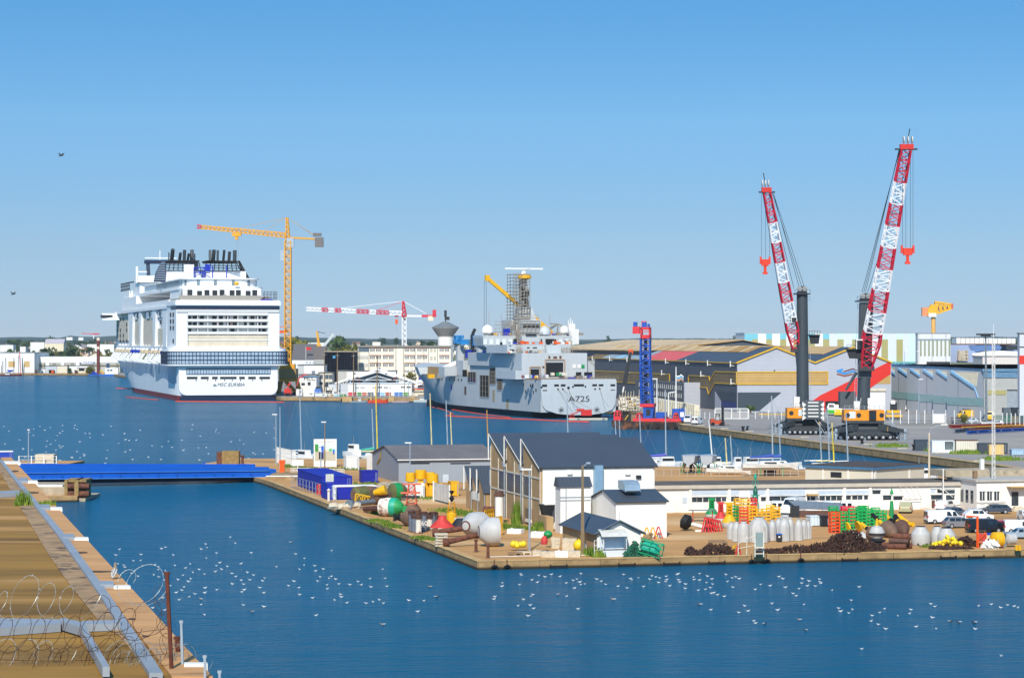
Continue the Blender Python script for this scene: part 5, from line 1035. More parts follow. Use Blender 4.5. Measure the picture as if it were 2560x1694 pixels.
q0=side(zO(1410,920));q1=side(zO(940,882));LX=-6;mb=MB(mat('low annex grey','#55595f',.6,var=.12));ya=side(zO(1412,0))[0];
mb.box(LX,-.01,ya-2,ya+86,0,9.2);H.Pt('low_annex',mb);mb=MB(hg);mb.box(LX-.1,-.02,ya-3.2,ya-2.01,0,9.6);H.Pt('annex_end_wall',mb)
for r in(3.6,6.6):
 for i in range(22):
  y=ya+2+i*3.6;mb=MB(Pn('#d3cfc8',.5));mb.add([(LX-.06,y,r),(LX-.06,y+1.5,r),(LX-.06,y+.9,r+1.7),(LX-.06,y,r+1.7),(LX-.0,y,r),(LX-.0,y+1.5,r),(LX-.0,y+.9,r+1.7),(LX-.0,y,r+1.7)],[(3,2,1,0),(0,1,5,4),(1,2,6,5),(2,3,7,6),(3,0,4,7)]);H.Pt('window',mb)
K=Th('rear_hall','long hall behind with a beige translucent roof, ridge above the twin gables','hall',HC+Vc((math.cos(hf.rz)*16-math.sin(hf.rz)*170,math.sin(hf.rz)*16+math.cos(hf.rz)*170,0)),hf.rz)
mb=MB(hd);mb.Yp([(-12,0),(60,0),(60,20),(30,25.2),(-12,20.6)],0,240);K.Pt('wall',mb);mb=MB(rtan);mb.Sl([(-13,-1,20.8),(30,-1,25.5),(30,241,25.5),(-13,241,20.8)],.3);K.Pt('roof',mb);mb=MB(rtan);mb.Sl([(30,-1,25.5),(61,-1,20),(61,241,20),(30,241,25.5)],.3);K.Pt('roof',mb)
for y in range(10,235,16):mb=MB(Pn('#ded8ca',.7));mb.Sl([(-12,y,21.3),(30,y,25.95),(30,y+1.3,25.95),(-12,y+1.3,21.3)],.06);K.Pt('roof_joint',mb)
def xyz(p,z=1.8):return G(p,z)
c=xyz(zO(1826,1100));K=Th('lattice_tower','small tan lattice mast standing at the hall corner','mast',tuple(c));t=K.at(zO(1826,905));mb=MB(mat('tan mast','#c79a5b',.6));mb.La((0,0,0),(0,0,t.z),1.15,1.15,6,.28,.24);K.Pt('mast',mb);mb=MB(red);mb.Be((-1.4,.5,t.z*.5),(-1.4,.5,t.z*1.5),.16);K.Pt('red_rod',mb)
a=xyz(zO(1585,1172));b=xyz(zO(1922,1174));gt=Fac(None,None,1.8,pts=(a,b));K=gt.th('sliding_gate','long white barred sliding gate in front of the hall','gate');mb=MB(Wh);h=3.4
for z in(.15,h):mb.Be((0,0,z),(gt.len,0,z),.22)
for i in range(0,45):x=gt.len*i/44;mb.Be((x,0,.1),(x,0,h),.06 if i%11 else.25)
K.Pt('gate_frame',mb)
for i,(p,q,lab)in En(((zO(1285,1150),zO(1580,1180),'grey wire fence left of the white sliding gate'),(zO(1930,1172),zO(2330,1175),'low fence right of the white sliding gate'))):
 a=xyz(p);b=xyz(q);ff=Fac(None,None,1.8,pts=(a,b));K=ff.th('fence',lab,'fence');mb=MB(galv)
 for z in(1.0,2.0):mb.Be((0,0,z),(ff.len,0,z),.07)
 K.Pt('rail',mb)
 for k in range(7):mb=MB(Wh);mb.Be((ff.len*k/6,0,0),(ff.len*k/6,0,3.0 if k%3==0 else 2.2),.2);K.Pt('post',mb)
 if i==1:mb=MB(ye);mb.Be((ff.len*.25,1,1.5),(ff.len,1,1.5),.3);K.Pt('yellow_barrier',mb)
c=xyz(zO(1945,1120));K=Th('palm','squat green palm beside the white sliding gate','palm',tuple(c));mb=MB(bark);mb.Tb((0,0,0),(0,0,1.2),.35,.3);K.Pt('trunk',mb);mb=MB(leafs[2])
for i in range(26):
 a=R.uniform(0,6.28);l=R.uniform(1.6,3.6);e=R.uniform(.3,1.3);p=Vc((0,0,1.1));w2=.28;d=Vc((math.cos(a)*math.cos(e),math.sin(a)*math.cos(e),math.sin(e)));s=d.cross(Vc((0,0,1))).normalized()*w2;m=p+d*l*.6;t=p+d*l+Vc((0,0,-.25*l))
 mb.add([p-s*.3,p+s*.3,m+s,t,m-s],[(0,1,2,3,4)])
K.Pt('crown',mb)
c=xyz(zO(1185,1150));K=Th('flagpole','white pole with a black white and blue zigzag flag before the dark wall','flagpole',tuple(c));t=K.at(zO(1185,640));mb=MB(Wh);mb.Tb((0,0,0),(0,0,t.z),.3,.16,8);K.Pt('pole',mb)
for i,(y0,c2)in En(((690,'#1b1c22'),(712,'#d7dde2'),(728,'#7fb3d6'),(748,'#b58a6a'))):
 mb=MB(Pn(c2,.7));pts=[K.at(zO(x,y0+dy))for x,dy in((1190,14),(1215,18),(1235,0),(1262,22))];h=.75
 for p,q in zip(pts,pts[1:]):mb.add([p,q,q+Vc((0,0,-h)),p+Vc((0,0,-h))],[(0,1,2,3)])
 mb.v=[v+Vc((0,0,0))for v in mb.v];K.Pt('flag_stripe',mb)
mb=MB(Wh);a=K.at(zO(1190,892));b=K.at(zO(1108,905));mb.Be(a,b,.3);mb.Be(b,(b.x,b.y,0),.3);K.Pt('brace',mb)
c=xyz(zO(990,1120));K=Th('lamp_post','white double headed lamp post by the blue tower rig','lamp post',tuple(c));t=K.at(zO(990,762));mb=MB(Wh);mb.Tb((0,0,0),(0,0,t.z),.25,.15,8);K.Pt('pole',mb);mb=MB(Wh);mb.box(-2.2,.2,-.2,.2,t.z-.2,t.z+.15);K.Pt('lamp_head',mb);mb=MB(galv);z=K.at(zO(990,985)).z;mb.Be((-1.4,0,z),(1.6,0,z+.4),.2);K.Pt('bracket',mb)
rb=mat('rig blue','#1d4fa8',.5,var=.25);rr=mat('rig red','#d33236',.5,var=.2)
a=G(zY(80,1505),0);b=G(zY(1610,1515),0);ff=Fac(None,None,0,pts=(a,b));BL=ff.len;K=ff.th('rig_barge','dark barge carrying a tall blue lattice tower with red head and red winches','barge')
bh=mat('barge hull','#33251e',.8,var=.45,scale=.5,alt=('#7a4a2c',.4,.5,.15));mb=MB(bh);mb.Lf([[Vc((x,-0*s,z)),Vc((x,11,z)),Vc((x,11,zt)),Vc((x,0,zt))]for x,z,zt,s in((0,.9,2.7,1),(2.5,-.5,2.5,1),(BL-2,-.5,2.4,1),(BL,.8,2.6,1))]);K.Pt('hull',mb)
mb=MB(rr);mb.box(BL*.3,BL*.98,.6,1.2,2.4,3.4);mb.box(BL*.02,BL*.3,9,10,2.5,3.2);K.Pt('deck_bulwark',mb)
yb=4.
t0=K.at(zY(700,1270),yb);t1=K.at(zY(985,1270),yb);q=lambda x,y:K.at(zO(x,y),yb)
L0=q(812,640);R0=q(920,640);L1=q(812,350);R1=q(922,350);LB=q(825,1040);RB=q(948,1040)
mb=MB(rb);cx=(L1.x+R1.x)/2;wd=(R1.x-L1.x)
mb.La(((L0.x+R0.x)/2,yb+wd/2,L0.z),(cx,yb+wd/2,L1.z),wd*.86,wd*.86,8,.42,.26,up=(0,1,0));mb.La(((LB.x+RB.x)/2,yb+wd/2,LB.z),((L0.x+R0.x)/2,yb+wd/2,L0.z),(RB.x-LB.x)*.9,wd*.86,9,.42,.26,up=(0,1,0),h0=wd*1.1,h1=wd*.86);K.Pt('tower',mb)
mb=MB(Pn('#101b3a',.6));mb.box(cx-wd*.13,cx+wd*.13,yb+1,yb+wd-1,LB.z,L1.z);K.Pt('leader_mast',mb)
mb=MB(rr);T0=q(820,350);T1=q(920,235);
mb.box(T0.x,T0.x+.5,yb,yb+.5,T0.z,T1.z);mb.box(R1.x-.5,R1.x,yb,yb+.5,T0.z,T1.z);mb.box(T0.x,T0.x+.5,yb+wd-1,yb+wd-.5,T0.z,T1.z);mb.box(R1.x-.5,R1.x,yb+wd-1,yb+wd-.5,T0.z,T1.z);mb.box(T0.x,R1.x,yb,yb+wd-.5,T1.z-.8,T1.z);mb.box(cx-1,cx+1,yb+.4,yb+2,T0.z+2,T1.z-1.2);mb.box(T0.x,R1.x,yb,yb+wd,T0.z,T0.z+1.1);K.Pt('red_head',mb)
mb=MB(rr);z=q(835,172).z;mb.La((T0.x+1.0,yb+1,T1.z),(T0.x+1.0,yb+1,z),1.1,1.1,3,.26,.2);mb.box(T0.x-2.4,T0.x-.2,yb,yb+1.4,T1.z-2,T1.z+.2);K.Pt('head_frame',mb)
mb=MB(rb);mb.box(T0.x-2.2,T0.x-1,yb,yb+1,T1.z+.2,T1.z+1.6);mb.box(R1.x-2.6,R1.x-1.2,yb,yb+1.2,T1.z,T1.z+1.5);mb.box(R1.x-.9,R1.x-.2,yb,yb+1.2,T1.z,T1.z+1);K.Pt('pulley_block',mb)
mb=MB(mat('rig blue','#1d4fa8'));B0=q(848,1140);B1=q(950,1050);mb.box(B0.x,B1.x,yb,yb+6,2.4,B1.z);K.Pt('tower_foot',mb);mb=MB(Dk);mb.box(B0.x+1,B1.x-.8,yb-.1,yb,B1.z*.62,B1.z*.9);K.Pt('foot_recess',mb)
mb=MB(rr);mb.box(LB.x-.3,RB.x+.3,yb-.4,yb+6.4,B1.z+.02,B1.z+1.0);K.Pt('red_platform',mb)
for i,(x0,y0,x1,y1)in En(((122,1100,285,1310),(600,1150,745,1370),(1415,1145,1535,1400),(1190,1230,1320,1330))):
 p=K.at(zY(x0,y1),1.5);r=K.at(zY(x1,y0),1.5);mb=MB(rr);mb.Lf([[Vc((x,1.5,z)),Vc((x,5,z)),Vc((x,5,zt)),Vc((x,1.5,zt))]for x,z,zt in((p.x,p.z,r.z-.8),(p.x+.5,p.z,r.z),(r.x-.5,p.z,r.z),(r.x,p.z,r.z-1.6))]);o=K.Pt('winch_housing',mb);mb=MB(Dk)
 for k in(.3,.7):
  for kk in(.55,.8):x=p.x+(r.x-p.x)*k;z=p.z+(r.z-p.z)*kk;mb=MB(Dk);mb.Tb((x,1.35,z),(x,1.6,z),.28,n=8);K.Pt('porthole',mb,o)
p=K.at(zY(1020,1300),3);r=K.at(zY(1240,1140),3);mb=MB(rb);mb.box(p.x,r.x,5,9,2.4,r.z);K.Pt('blue_cabin',mb);mb=MB(Dk);p=K.at(zY(300,1320),3);r=K.at(zY(600,1160),3);mb.box(p.x,r.x,6,10,2.4,r.z-.4);K.Pt('dark_deckhouse',mb)
mb=MB(ye);mb.Be(K.at(zY(365,1300),3),K.at(zY(440,1190),3),.25);K.Pt('yellow_stay',mb);mb=MB(wood);p=K.at(zY(505,1330),2);mb.box(p.x,p.x+2.4,2,4,2.4,4.4);K.Pt('timber_crate',mb)
for i in range(16):mb=MB(R.choice([rust,rr,rb,Dk,wood]));x=R.uniform(BL*.3,BL*.95);s=R.uniform(.4,1);mb.Cb((x,R.uniform(1.4,3),2.5+s/2),s*1.6,s,s);K.Pt('deck_gear',mb)
for i in range(5):mb=MB(Bk);mb.Tb((BL*(.4+.13*i),-.05,1),(BL*(.4+.13*i),-.5,1),.6,n=10);K.Pt('tyre_fender',mb)
c=Vc(((zO(650,0)[0]-CX)/F*880,880,1.8));K=Th('mobile_crane','black telescopic crane boom with orange tip beyond the navy ship stern','crane',tuple(c));mb=MB(Dk);p=K.at(zO(722,485));q2=K.at(zO(655,830));m=p.lerp(q2,.45);mb.Be(p,m,1.1,1.0);mb.Be(m,q2,1.6,1.5);K.Pt('boom',mb);mb=MB(Og);mb.Cb(p,1.6,1,1.6);K.Pt('boom_tip',mb);mb=MB(Wh);q3=K.at(zO(640,900));mb.Be(q2,q3,.5);mb.Cb((q3.x+1.5,0,q3.z-5),5,3,6);K.Pt('crane_base',mb);mb=MB(tyre);mb.box(q3.x-4,q3.x+5,-1.5,1.5,0,1.2);K.Pt('wheels',mb)
c=Vc(((1560-CX)/F*860,860,1.8));K=Th('scaffolding','cream scaffold stack with sheeted load on the quay by the navy ship','scaffolding',tuple(c));mb=MB(mat('cream scaffold','#b9ab93',.7));p=K.at(zO(612,1090));r=K.at(zO(810,935));
for i in range(8):
 x=p.x+(r.x-p.x)*i/7;mb.Be((x,0,0),(x,0,r.z+R.uniform(-1,2)),.2);mb.Be((x,5,0),(x,5,r.z),.2)
z=.6
while z<r.z:mb.Be((p.x,0,z),(r.x,0,z),.28);mb.Be((p.x,5,z),(r.x,5,z),.2);z+=1.1
for i in range(8):x=p.x+(r.x-p.x)*i/7;mb.Be((x,0,r.z*.8),(x,5,r.z*.8),.2)
K.Pt('frame',mb)
for i in range(26):mb=MB(R.choice([Wh,mat('cream hut','#d8ccb2'),Pn('#8b8378',.8),wood,Wh,ye]));s=R.uniform(.5,1.5);mb.Cb((R.uniform(p.x,r.x),R.uniform(.5,4),R.uniform(.8,r.z*.95)),s*1.6,s,s);K.Pt('stored_load',mb)
c=xyz(zO(940,1105));e=xyz(zO(1395,1150));ff=Fac(None,None,1.8,pts=(c,e));K=ff.th('slab_stack','row of pale upright slabs stored behind the rig barge','slabs');mb=MB(mat('cream hut','#d8ccb2'))
mb.box(0,ff.len,0,.6,0,2.2)
for i in range(26):x=ff.len*i/26;mb.box(x,x+ff.len/40,-.6,1.2,0,5.2-.05*i)
K.Pt('slab',mb)
def car(name,label,cat,loc,rz,color,L=4.4,Wd=1.78,Hh=1.48,kind='hatch',group=None,roofbar=False):
 K=Th(name,label,cat,loc,rz,group);pm=Pn(color,.25,.05,spec=.6)if not hasattr(color,'node_tree')else color
 g=.2;bl=.55*Hh+.12
 if kind=='van':pr=[(0,.35),(0,Hh*.45),(.06,Hh*.55),(L*.13,Hh*.62),(L*.24,Hh*.97),(L*.30,Hh),(L*.97,Hh),(L,Hh*.94),(L,.35)];wz=(Hh*.60,Hh*.90);wins=[(.17,.30),(.32,.46)]
 elif kind=='estate':pr=[(0,.3),(0,Hh*.42),(.1,Hh*.52),(L*.24,Hh*.63),(L*.40,Hh*.95),(L*.46,Hh),(L*.86,Hh*.97),(L*.97,Hh*.66),(L,Hh*.6),(L,.32)];wz=(Hh*.66,Hh*.92);wins=[(.35,.50),(.52,.68),(.70,.86)]
 else:pr=[(0,.3),(0,Hh*.42),(.1,Hh*.52),(L*.22,Hh*.62),(L*.36,Hh*.93),(L*.44,Hh),(L*.80,Hh*.98),(L*.95,Hh*.68),(L*.98,Hh*.6),(L,Hh*.5),(L,.32)];wz=(Hh*.66,Hh*.92);wins=[(.33,.50),(.52,.72)]
 pr=[(x-L/2,z)for x,z in pr]
 def sec(y,f):return[Vc((x*(.985 if abs(y)>Wd*.4 else 1),y-(math.copysign((z-bl)*.16,y)if z>bl else 0)*(1 if abs(y)>Wd*.3 else.0),z))for x,z in pr]
 mb=MB(pm);mb.Lf([sec(-Wd/2,1),sec(-Wd*.42,1),sec(Wd*.42,1),sec(Wd/2,1)]);body=K.Pt('body',mb)
 def edge(i,j,m,name,inset=.12,out=.02,label=None):
  (x0,z0),(x1,z1)=pr[i],pr[j];a=Vc((x0,0,z0));b=Vc((x1,0,z1));nrm=Vc((-(z1-z0),0,(x1-x0))).normalized();
  a2=a.lerp(b,.1)+nrm*out;b2=a.lerp(b,.9)+nrm*out;h0=Wd*.44-(max(0,a2.z-bl))*.16;h1=Wd*.44-(max(0,b2.z-bl))*.16;mb=MB(m)
  mb.Lf([[Vc((a2.x,-h0,a2.z)),Vc((a2.x,h0,a2.z)),Vc((b2.x,h1,b2.z)),Vc((b2.x,-h1,b2.z))],[Vc((a2.x,-h0,a2.z))-nrm*.04,Vc((a2.x,h0,a2.z))-nrm*.04,Vc((b2.x,h1,b2.z))-nrm*.04,Vc((b2.x,-h1,b2.z))-nrm*.04]]);return K.Pt(name,mb)
 edge(3,4,glass,'windscreen');
 if kind=='van':
  mb=MB(glass)
  for s in(-1,1):mb=MB(glass);y0,y1=sorted((s*Wd*.08,s*Wd*.40));mb.box(L/2-.02,L/2+.03,y0,y1,Hh*.58,Hh*.88);K.Pt('rear_window',mb)
 else:edge(len(pr)-(4 if kind=='hatch' else 4),len(pr)-(4 if kind=='hatch' else 3),glass,'rear_window')if kind=='hatch' else edge(6,7,glass,'rear_window')
 for s in(-1,1):
  for a,b in wins:
   mb=MB(glass);z0,z1=wz;y0=s*(Wd/2+.012-(max(0,z0-bl))*.16);y1=s*(Wd/2+.012-(max(0,z1-bl))*.16);xa,xb=(a-.5)*L,(b-.5)*L;sl=.10*L*(z1-z0)if a<.36 else 0
   q=[Vc((xa,y0,z0)),Vc((xb,y0,z0)),Vc((xb,y1,z1)),Vc((xa+sl,y1,z1))];mb.Sl(q if s>0 else q[::-1],-.03);K.Pt('side_window',mb)
  for x in(-L*.31,L*.30):
   r=.33 if kind!='van' else.35;mb=MB(tyre);mb.Tb((x,s*(Wd/2-.2),r),(x,s*(Wd/2+.02),r),r,n=14);wv=K.Pt('wheel',mb);mb=MB(rim);mb.Tb((x,s*(Wd/2+.021),r),(x,s*(Wd/2+.03),r),r*.6,n=10);K.Pt('rim',mb,wv)
  mb=MB(lamp);y0,y1=sorted((s*Wd*.28,s*Wd*.47));mb.box(-L/2-.02,-L/2+.12,y0,y1,Hh*.40,Hh*.49);K.Pt('headlight',mb)
  mb=MB(redlamp);y0,y1=sorted((s*Wd*.40,s*Wd*.485));mb.box(L/2-.14,L/2+.03,y0,y1,Hh*.46,Hh*(.62 if kind=='van' else.60));K.Pt('tail_light',mb)
 mb=MB(Dk);mb.box(-L/2-.04,-L/2+.2,-Wd*.46,Wd*.46,.28,.5);K.Pt('bumper',mb);mb=MB(Dk if kind=='van' else pm);mb.box(L/2-.2,L/2+.05,-Wd*.46,Wd*.46,.3,.52);K.Pt('bumper',mb)
 if roofbar:
  mb=MB(galv)
  for x in(-.1,.15,.35):mb.Be((x*L,-Wd*.36,Hh+.12),(x*L,Wd*.36,Hh+.12),.05)
  for s in(-1,1):mb.Be((-.14*L,s*Wd*.36,Hh+.1),(.4*L,s*Wd*.36,Hh+.1),.06)
  K.Pt('roof_rack',mb)
 return K
tw=mat('crane tower grey','#3f464b',.45,.1,var=.12,scale=.3);cor=mat('crane orange','#dd8a12',.45,var=.08);chs=mat('crane chassis grey','#34393d',.6,var=.2)
def harbour_crane(XS,label,p0,tower,head,jib,wid,cuts,hook,hr,ropes,cabp,plat,Og,cw,flip,rzj):
 d=25.2*F/(p0[1]-HY);K=Th('harbour_crane',label,'crane',((p0[0]-CX)/F*d,d,1.8),0,'mobile harbour cranes on the far quay');A=lambda p,y=0:K.at(p,y)
 mb=MB(chs);mb.Lf([[Vc((x*s,y*s,z))for x,y in((-8.5*XS,-3.4),(8.5*XS,-3.4),(8.5*XS,3.4),(-8.5*XS,3.4))]for z,s in((1.0,1),(1.9,1.0),(2.8,.5),(4.9,.34))]);K.Pt('chassis',mb)
 for s in(-1,1):
  for k in(-1,1):
   mb=MB(chs);x=s*8.8*XS;y=k*6.0;mb.Lf([[Vc((s*2.5,k*1.5-.9,2.4)),Vc((s*2.5,k*1.5+.9,2.4)),Vc((s*2.5,k*1.5+.9,4.6)),Vc((s*2.5,k*1.5-.9,4.2))],[Vc((x*1.25,y-.6,2.0)),Vc((x*1.25,y+.6,2.0)),Vc((x*1.25,y+.6,2.7)),Vc((x*1.25,y-.6,2.7))]]);o=K.Pt('outrigger',mb);mb=MB(galv);mb.Tb((x*1.24,y,.3),(x*1.24,y,2.3),.32,n=8);mb.Cb((x*1.24,y-.1,2.6),.6,.9,.8);K.Pt('jack',mb,o);mb=MB(steel);mb.box(x*1.24-1.8,x*1.24+1.8,y-1.2,y+1.2,0,.3);K.Pt('foot_pad',mb,o)
 for k in(-1,1):
  for i in range(9):
   x=(-9+18*i/8)*XS;mb=MB(tyre);mb.Tb((x,k*3.2-.55,.74),(x,k*3.2+.55,.74),.74 if XS>.7 else.62,n=12);o=K.Pt('wheel',mb);mb=MB(rim);mb.Tb((x,k*3.2-.57,.78),(x,k*3.2-.54,.78),.36,n=8);K.Pt('rim',mb,o)
  mb=MB(chs);mb.box(-9.6*XS,9.6*XS,k*3.2-.4,k*3.2+.4,1.0,2.0);K.Pt('axle_beam',mb)
 a,b=Og;p=A(a);q=A(b);mb=MB(Bk);mb.Tb((0,0,4.6),(0,0,p.z),2.4,2.6,16);K.Pt('slewing_ring',mb);mb=MB(chs);mb.box(p.x,q.x,-2.6,2.6,p.z-.7,p.z);K.Pt('platform',mb)
 mb=MB(cor);mb.box(p.x,q.x,-2.5,2.5,p.z,q.z);o=K.Pt('machine_house',mb);mb=MB(Pn('#c9d3da',.4));x=p.x+(q.x-p.x)*(.42 if flip else.2);mb.box(x-.8,x+.8,-2.56,-2.5,p.z+.6,q.z-.4);K.Pt('maker_plate',mb,o)
 for f in((.12,.85)if flip else(.08,.36,.93)):mb=MB(Dk);x=p.x+(q.x-p.x)*f;mb.Tb((x,-2.56,(p.z+q.z)/2),(x,-2.4,(p.z+q.z)/2),.62,n=10);K.Pt('vent',mb,o)
 if not flip:mb=MB(glass);x=p.x+(q.x-p.x)*.70;mb.box(x-.9,x+.9,-3.1,-2.5,p.z+.2,q.z-.1);K.Pt('operator_cab',mb,o)
 mb=MB(galv)
 for i in range(9):x=p.x+(q.x-p.x)*i/8;mb.Be((x,-2.4,q.z),(x,-2.4,q.z+1.1),.08)
 mb.Be((p.x,-2.4,q.z+1.1),(q.x,-2.4,q.z+1.1),.08);mb.Be((p.x,-2.4,q.z+.55),(q.x,-2.4,q.z+.55),.06);K.Pt('guard_rail',mb)
 mb=MB(Wh);mb.Cb((p.x+(q.x-p.x)*(.35 if flip else.55),-.6,q.z+1.5),2.6,1.6,3);K.Pt('white_cabinet',mb);mb=MB(Wh);mb.Cb((p.x+(q.x-p.x)*(.5 if flip else.33),-.9,q.z+1.1),1.5,1.2,2.2);K.Pt('white_cabinet',mb)
 a,b=cw;p2=A(a);q2=A(b);yc=-4.6 if flip else 2.5;mb=MB(mat('counterweight grey','#4a5156',.5,var=.06,lines=((0,0,1),1.1,.04,.7)));mb.box(p2.x,q2.x,yc,yc+4,p2.z,q2.z);o=K.Pt('counterweight',mb)
 if flip:
  for i in range(5):z=q2.z-(.7+i*1.55)*(q2.z-p2.z)/8.2;mb=MB(Wh);x=(p2.x+q2.x)/2;mb.box(x-1.4,x+1.4,yc-.06,yc-.005,z-.16,z+.16);K.Pt('white_stripe',mb,o)
  for s in(0,1):
   for i in range(4):z=q2.z-(.4+i*1.9)*(q2.z-p2.z)/8.2;x=p2.x if s==0 else q2.x;k=1 if s==0 else-1;mb=MB(Wh);mb.Yp([(x-k*.1,z),(x+k*.9,z-.8),(x-k*.1,z-1.6)]if k>0 else[(x+.1,z),(x+.1,z-1.6),(x-.9,z-.8)],yc-.05,yc-.004);K.Pt('white_chevron',mb,o)
 mb=MB(galv);sx=1 if not flip else.3
 for i in range(14):z=.4+i*.32;mb.Be((7.5*XS+sx*2-i*.22,-4.3,z),(7.5*XS+sx*2-i*.22,-3.4,z),.09)
 for y in(-4.3,-3.4):mb.Be((7.5*XS+sx*2,y,.2),(7.5*XS+sx*2-3.1,y,4.8),.14);mb.Be((7.5*XS+sx*2,y,1.4),(7.5*XS+sx*2-3.1,y,6.0),.08)
 mb.Be((5.2+sx,-3.8,4.8),(5.2+sx,-3.8,7),.2);K.Pt('stairs',mb);mb=MB(Ye);mb.Cb((6.4*XS,-3.7,2.9),.9,.4,1.1);K.Pt('yellow_locker',mb)
 (tb,tt),hw=tower;P0=A(tb);P1=A(tt);mb=MB(tw)
 if flip:mb.Tb((P0.x,0,P0.z),(P1.x,0,P1.z),hw,hw*.86,20)
 else:
  m=A((tb[0]*.65+tt[0]*.35,tb[1]*.65+tt[1]*.35));mb.Tb((P0.x,0,P0.z),(m.x,0,m.z),hw,hw*.94,20);mb.Lf([[Vc((c.x+i*hw*.95,j*hw*.9,c.z))for i,j in((-1,-1),(1,-1),(1,1),(-1,1))]for c in(m-Vc((0,0,1.5)),P1)])
 T=K.Pt('tower',mb,smooth=True);mb=MB(Dk);mb.Tb((P0.x,0,P0.z+1),(P0.x,0,P0.z+1.4),hw*1.04,n=20);K.Pt('tower_collar',mb,T)
 mb=MB(galv)
 for s in(-.35,.35):mb.Be((P0.x+hw*(1.05 if flip else-1.25)+s,-.2,P0.z),(P1.x+hw*(1.0 if flip else-1.1)+s,-.2,P1.z),.07)
 for i in range(40):q=P0.lerp(P1,i/40);x=q.x+hw*(1.03 if flip else-1.18);mb.Be((x-.35,-.2,q.z),(x+.35,-.2,q.z),.07)
 K.Pt('ladder',mb,T)
 (ha,hb)=head;p=A(ha);q=A(hb);mb=MB(Dk);mb.box(p.x,q.x,-2.2,2.2,p.z,p.z+.3);mb.Be((p.x,-2.1,p.z+1.3),(q.x,-2.1,p.z+1.3),.08)
 for i in range(5):x=p.x+(q.x-p.x)*i/4;mb.Be((x,-2.1,p.z),(x,-2.1,p.z+1.3),.08)
 K.Pt('top_platform',mb);mb=MB(tw);c=(p.x+q.x)/2;w2=(q.x-p.x)*.34;mb.Yp([(c-w2,p.z+.3),(c+w2,p.z+.3),(c+w2*.8,q.z*.6+p.z*.4),(c+w2*.5,q.z),(c-w2*.1,q.z)],-1.2,1.2);K.Pt('tower_head',mb)
 for x in(-.5,.5):mb=MB(Pn('#8c8f90',.5));mb.Tb((c+x*w2,-1.5,q.z-.8),(c+x*w2,-1.2,q.z-.8),.7,n=12);K.Pt('sheave',mb)
 jb,jt=jib;B=A(jb,-2.5 if not flip else 0);Tp=A(jt,-14 if not flip else-6);n=len(cuts)*4;
 def seg(k):
  return(cr2,cw2)[cuts[min(len(cuts)-1,k//4)]]
 cr2=mat('jib red','#bf1f34',.45,var=.08);cw2=mat('jib white','#e2e2e2',.45,var=.04)
 f1=.12;Bm=B.lerp(Tp,f1);mb=MB(cr2);mb.La(B,Bm,wid[0]*.55,wid[0],4,.34,.2,seg=lambda k:seg(0),up=(0,1,0),h0=1.2,h1=wid[0]*.8);mb.La(Bm,Tp,wid[0],wid[1],n,.34,.19,seg=lambda k:seg(min(n-1,k+2)),up=(0,1,0),h0=wid[0]*.8,h1=wid[1]*.8);J=K.Pt('jib',mb)
 mb=MB(red);ax=(Tp-B).normalized();mb.Cb(Tp+ax*.6,wid[1]*1.45,1.6,1.3);K.Pt('jib_head',mb,J);mb=MB(Dk);mb.Cb(Tp,wid[1]*2.4,1.0,.35);mb.Be(Tp+ax*2,Tp+ax*5.2,.16);K.Pt('head_gallery',mb,J)
 for s in(-.45,0,.45):mb=MB(Pn('#b9b4ab',.5));c2=Tp+ax*2.4+Vc((s*wid[1],0,0));mb.Tb(c2+Vc((-.14,0,0)),c2+Vc((.14,0,0)),.95,n=14);K.Pt('sheave',mb,J)
 mb=MB(mat('chs','#34393d'));mb.Cb(B,wid[0]*.9,1.6,1.2);K.Pt('jib_foot',mb,J)
 for a,b in ropes:
  mb=MB(Dk);mb.Be(A(a,Tp.y),A(b,0),.085);K.Pt('luffing_rope',mb)
 h=A(hook,Tp.y);
 for x in hr:
  mb=MB(Dk);q=A((x,hook[1]),Tp.y);mb.Be((q.x,Tp.y,h.z),(q.x,Tp.y,Tp.z-.2),.075);K.Pt('hoist_rope',mb)
 mb=MB(mat('hook orange','#d8391d',.5));w2=abs(A((hr[-1],0)).x-A((hr[0],0)).x)*.55;mb.Cb(h+Vc((0,0,-1.0)),w2*1.5,1.0,1.8);mb.Cb(h+Vc((-w2,0,-.4)),.5,.6,2);mb.Cb(h+Vc((w2,0,-.4)),.5,.6,2);mb.Be(h+Vc((0,0,-1.9)),h+Vc((0,0,-3.6)),.7,.6);mb.Cb(h+Vc((0,0,-3.8)),1.3,.8,.6);K.Pt('hook_block',mb)
 p=A(cabp[0],-1.5);q=A(cabp[1],-1.5);mb=MB(glass if not flip else Dk);mb.box(p.x,q.x,-3.2,-1,q.z,p.z);o=K.Pt('tower_cab',mb);mb=MB(Wh);mb.box(p.x-.2,q.x+.2,-3.4,-.9,p.z,p.z+.3);mb.Be((p.x,-3.2,q.z),(p.x,-3.2,p.z),.2);K.Pt('cab_roof',mb,o)
 p=A(plat[0],-1);q=A(plat[1],-1);mb=MB(Dk);mb.box(p.x,q.x,-2.6,1,p.z,p.z+.3);mb.Be((p.x,-2.5,p.z+1.3),(q.x,-2.5,p.z+1.3),.08)
 for i in range(5):x=p.x+(q.x-p.x)*i/4;mb.Be((x,-2.5,p.z),(x,-2.5,p.z+1.3),.08)
 mb.Sl([(p.x+(q.x-p.x)*.2,-1,p.z-2.2),(p.x+(q.x-p.x)*.9,-1,p.z-2.2),(q.x,-1,p.z),(p.x,-1,p.z)],1);K.Pt('side_platform',mb)
 mb=MB(tw);a2=A(cabp[2]);b2=A(cabp[3]);mb.Tb(a2,b2,.45,.3,8);K.Pt('luffing_cylinder',mb)
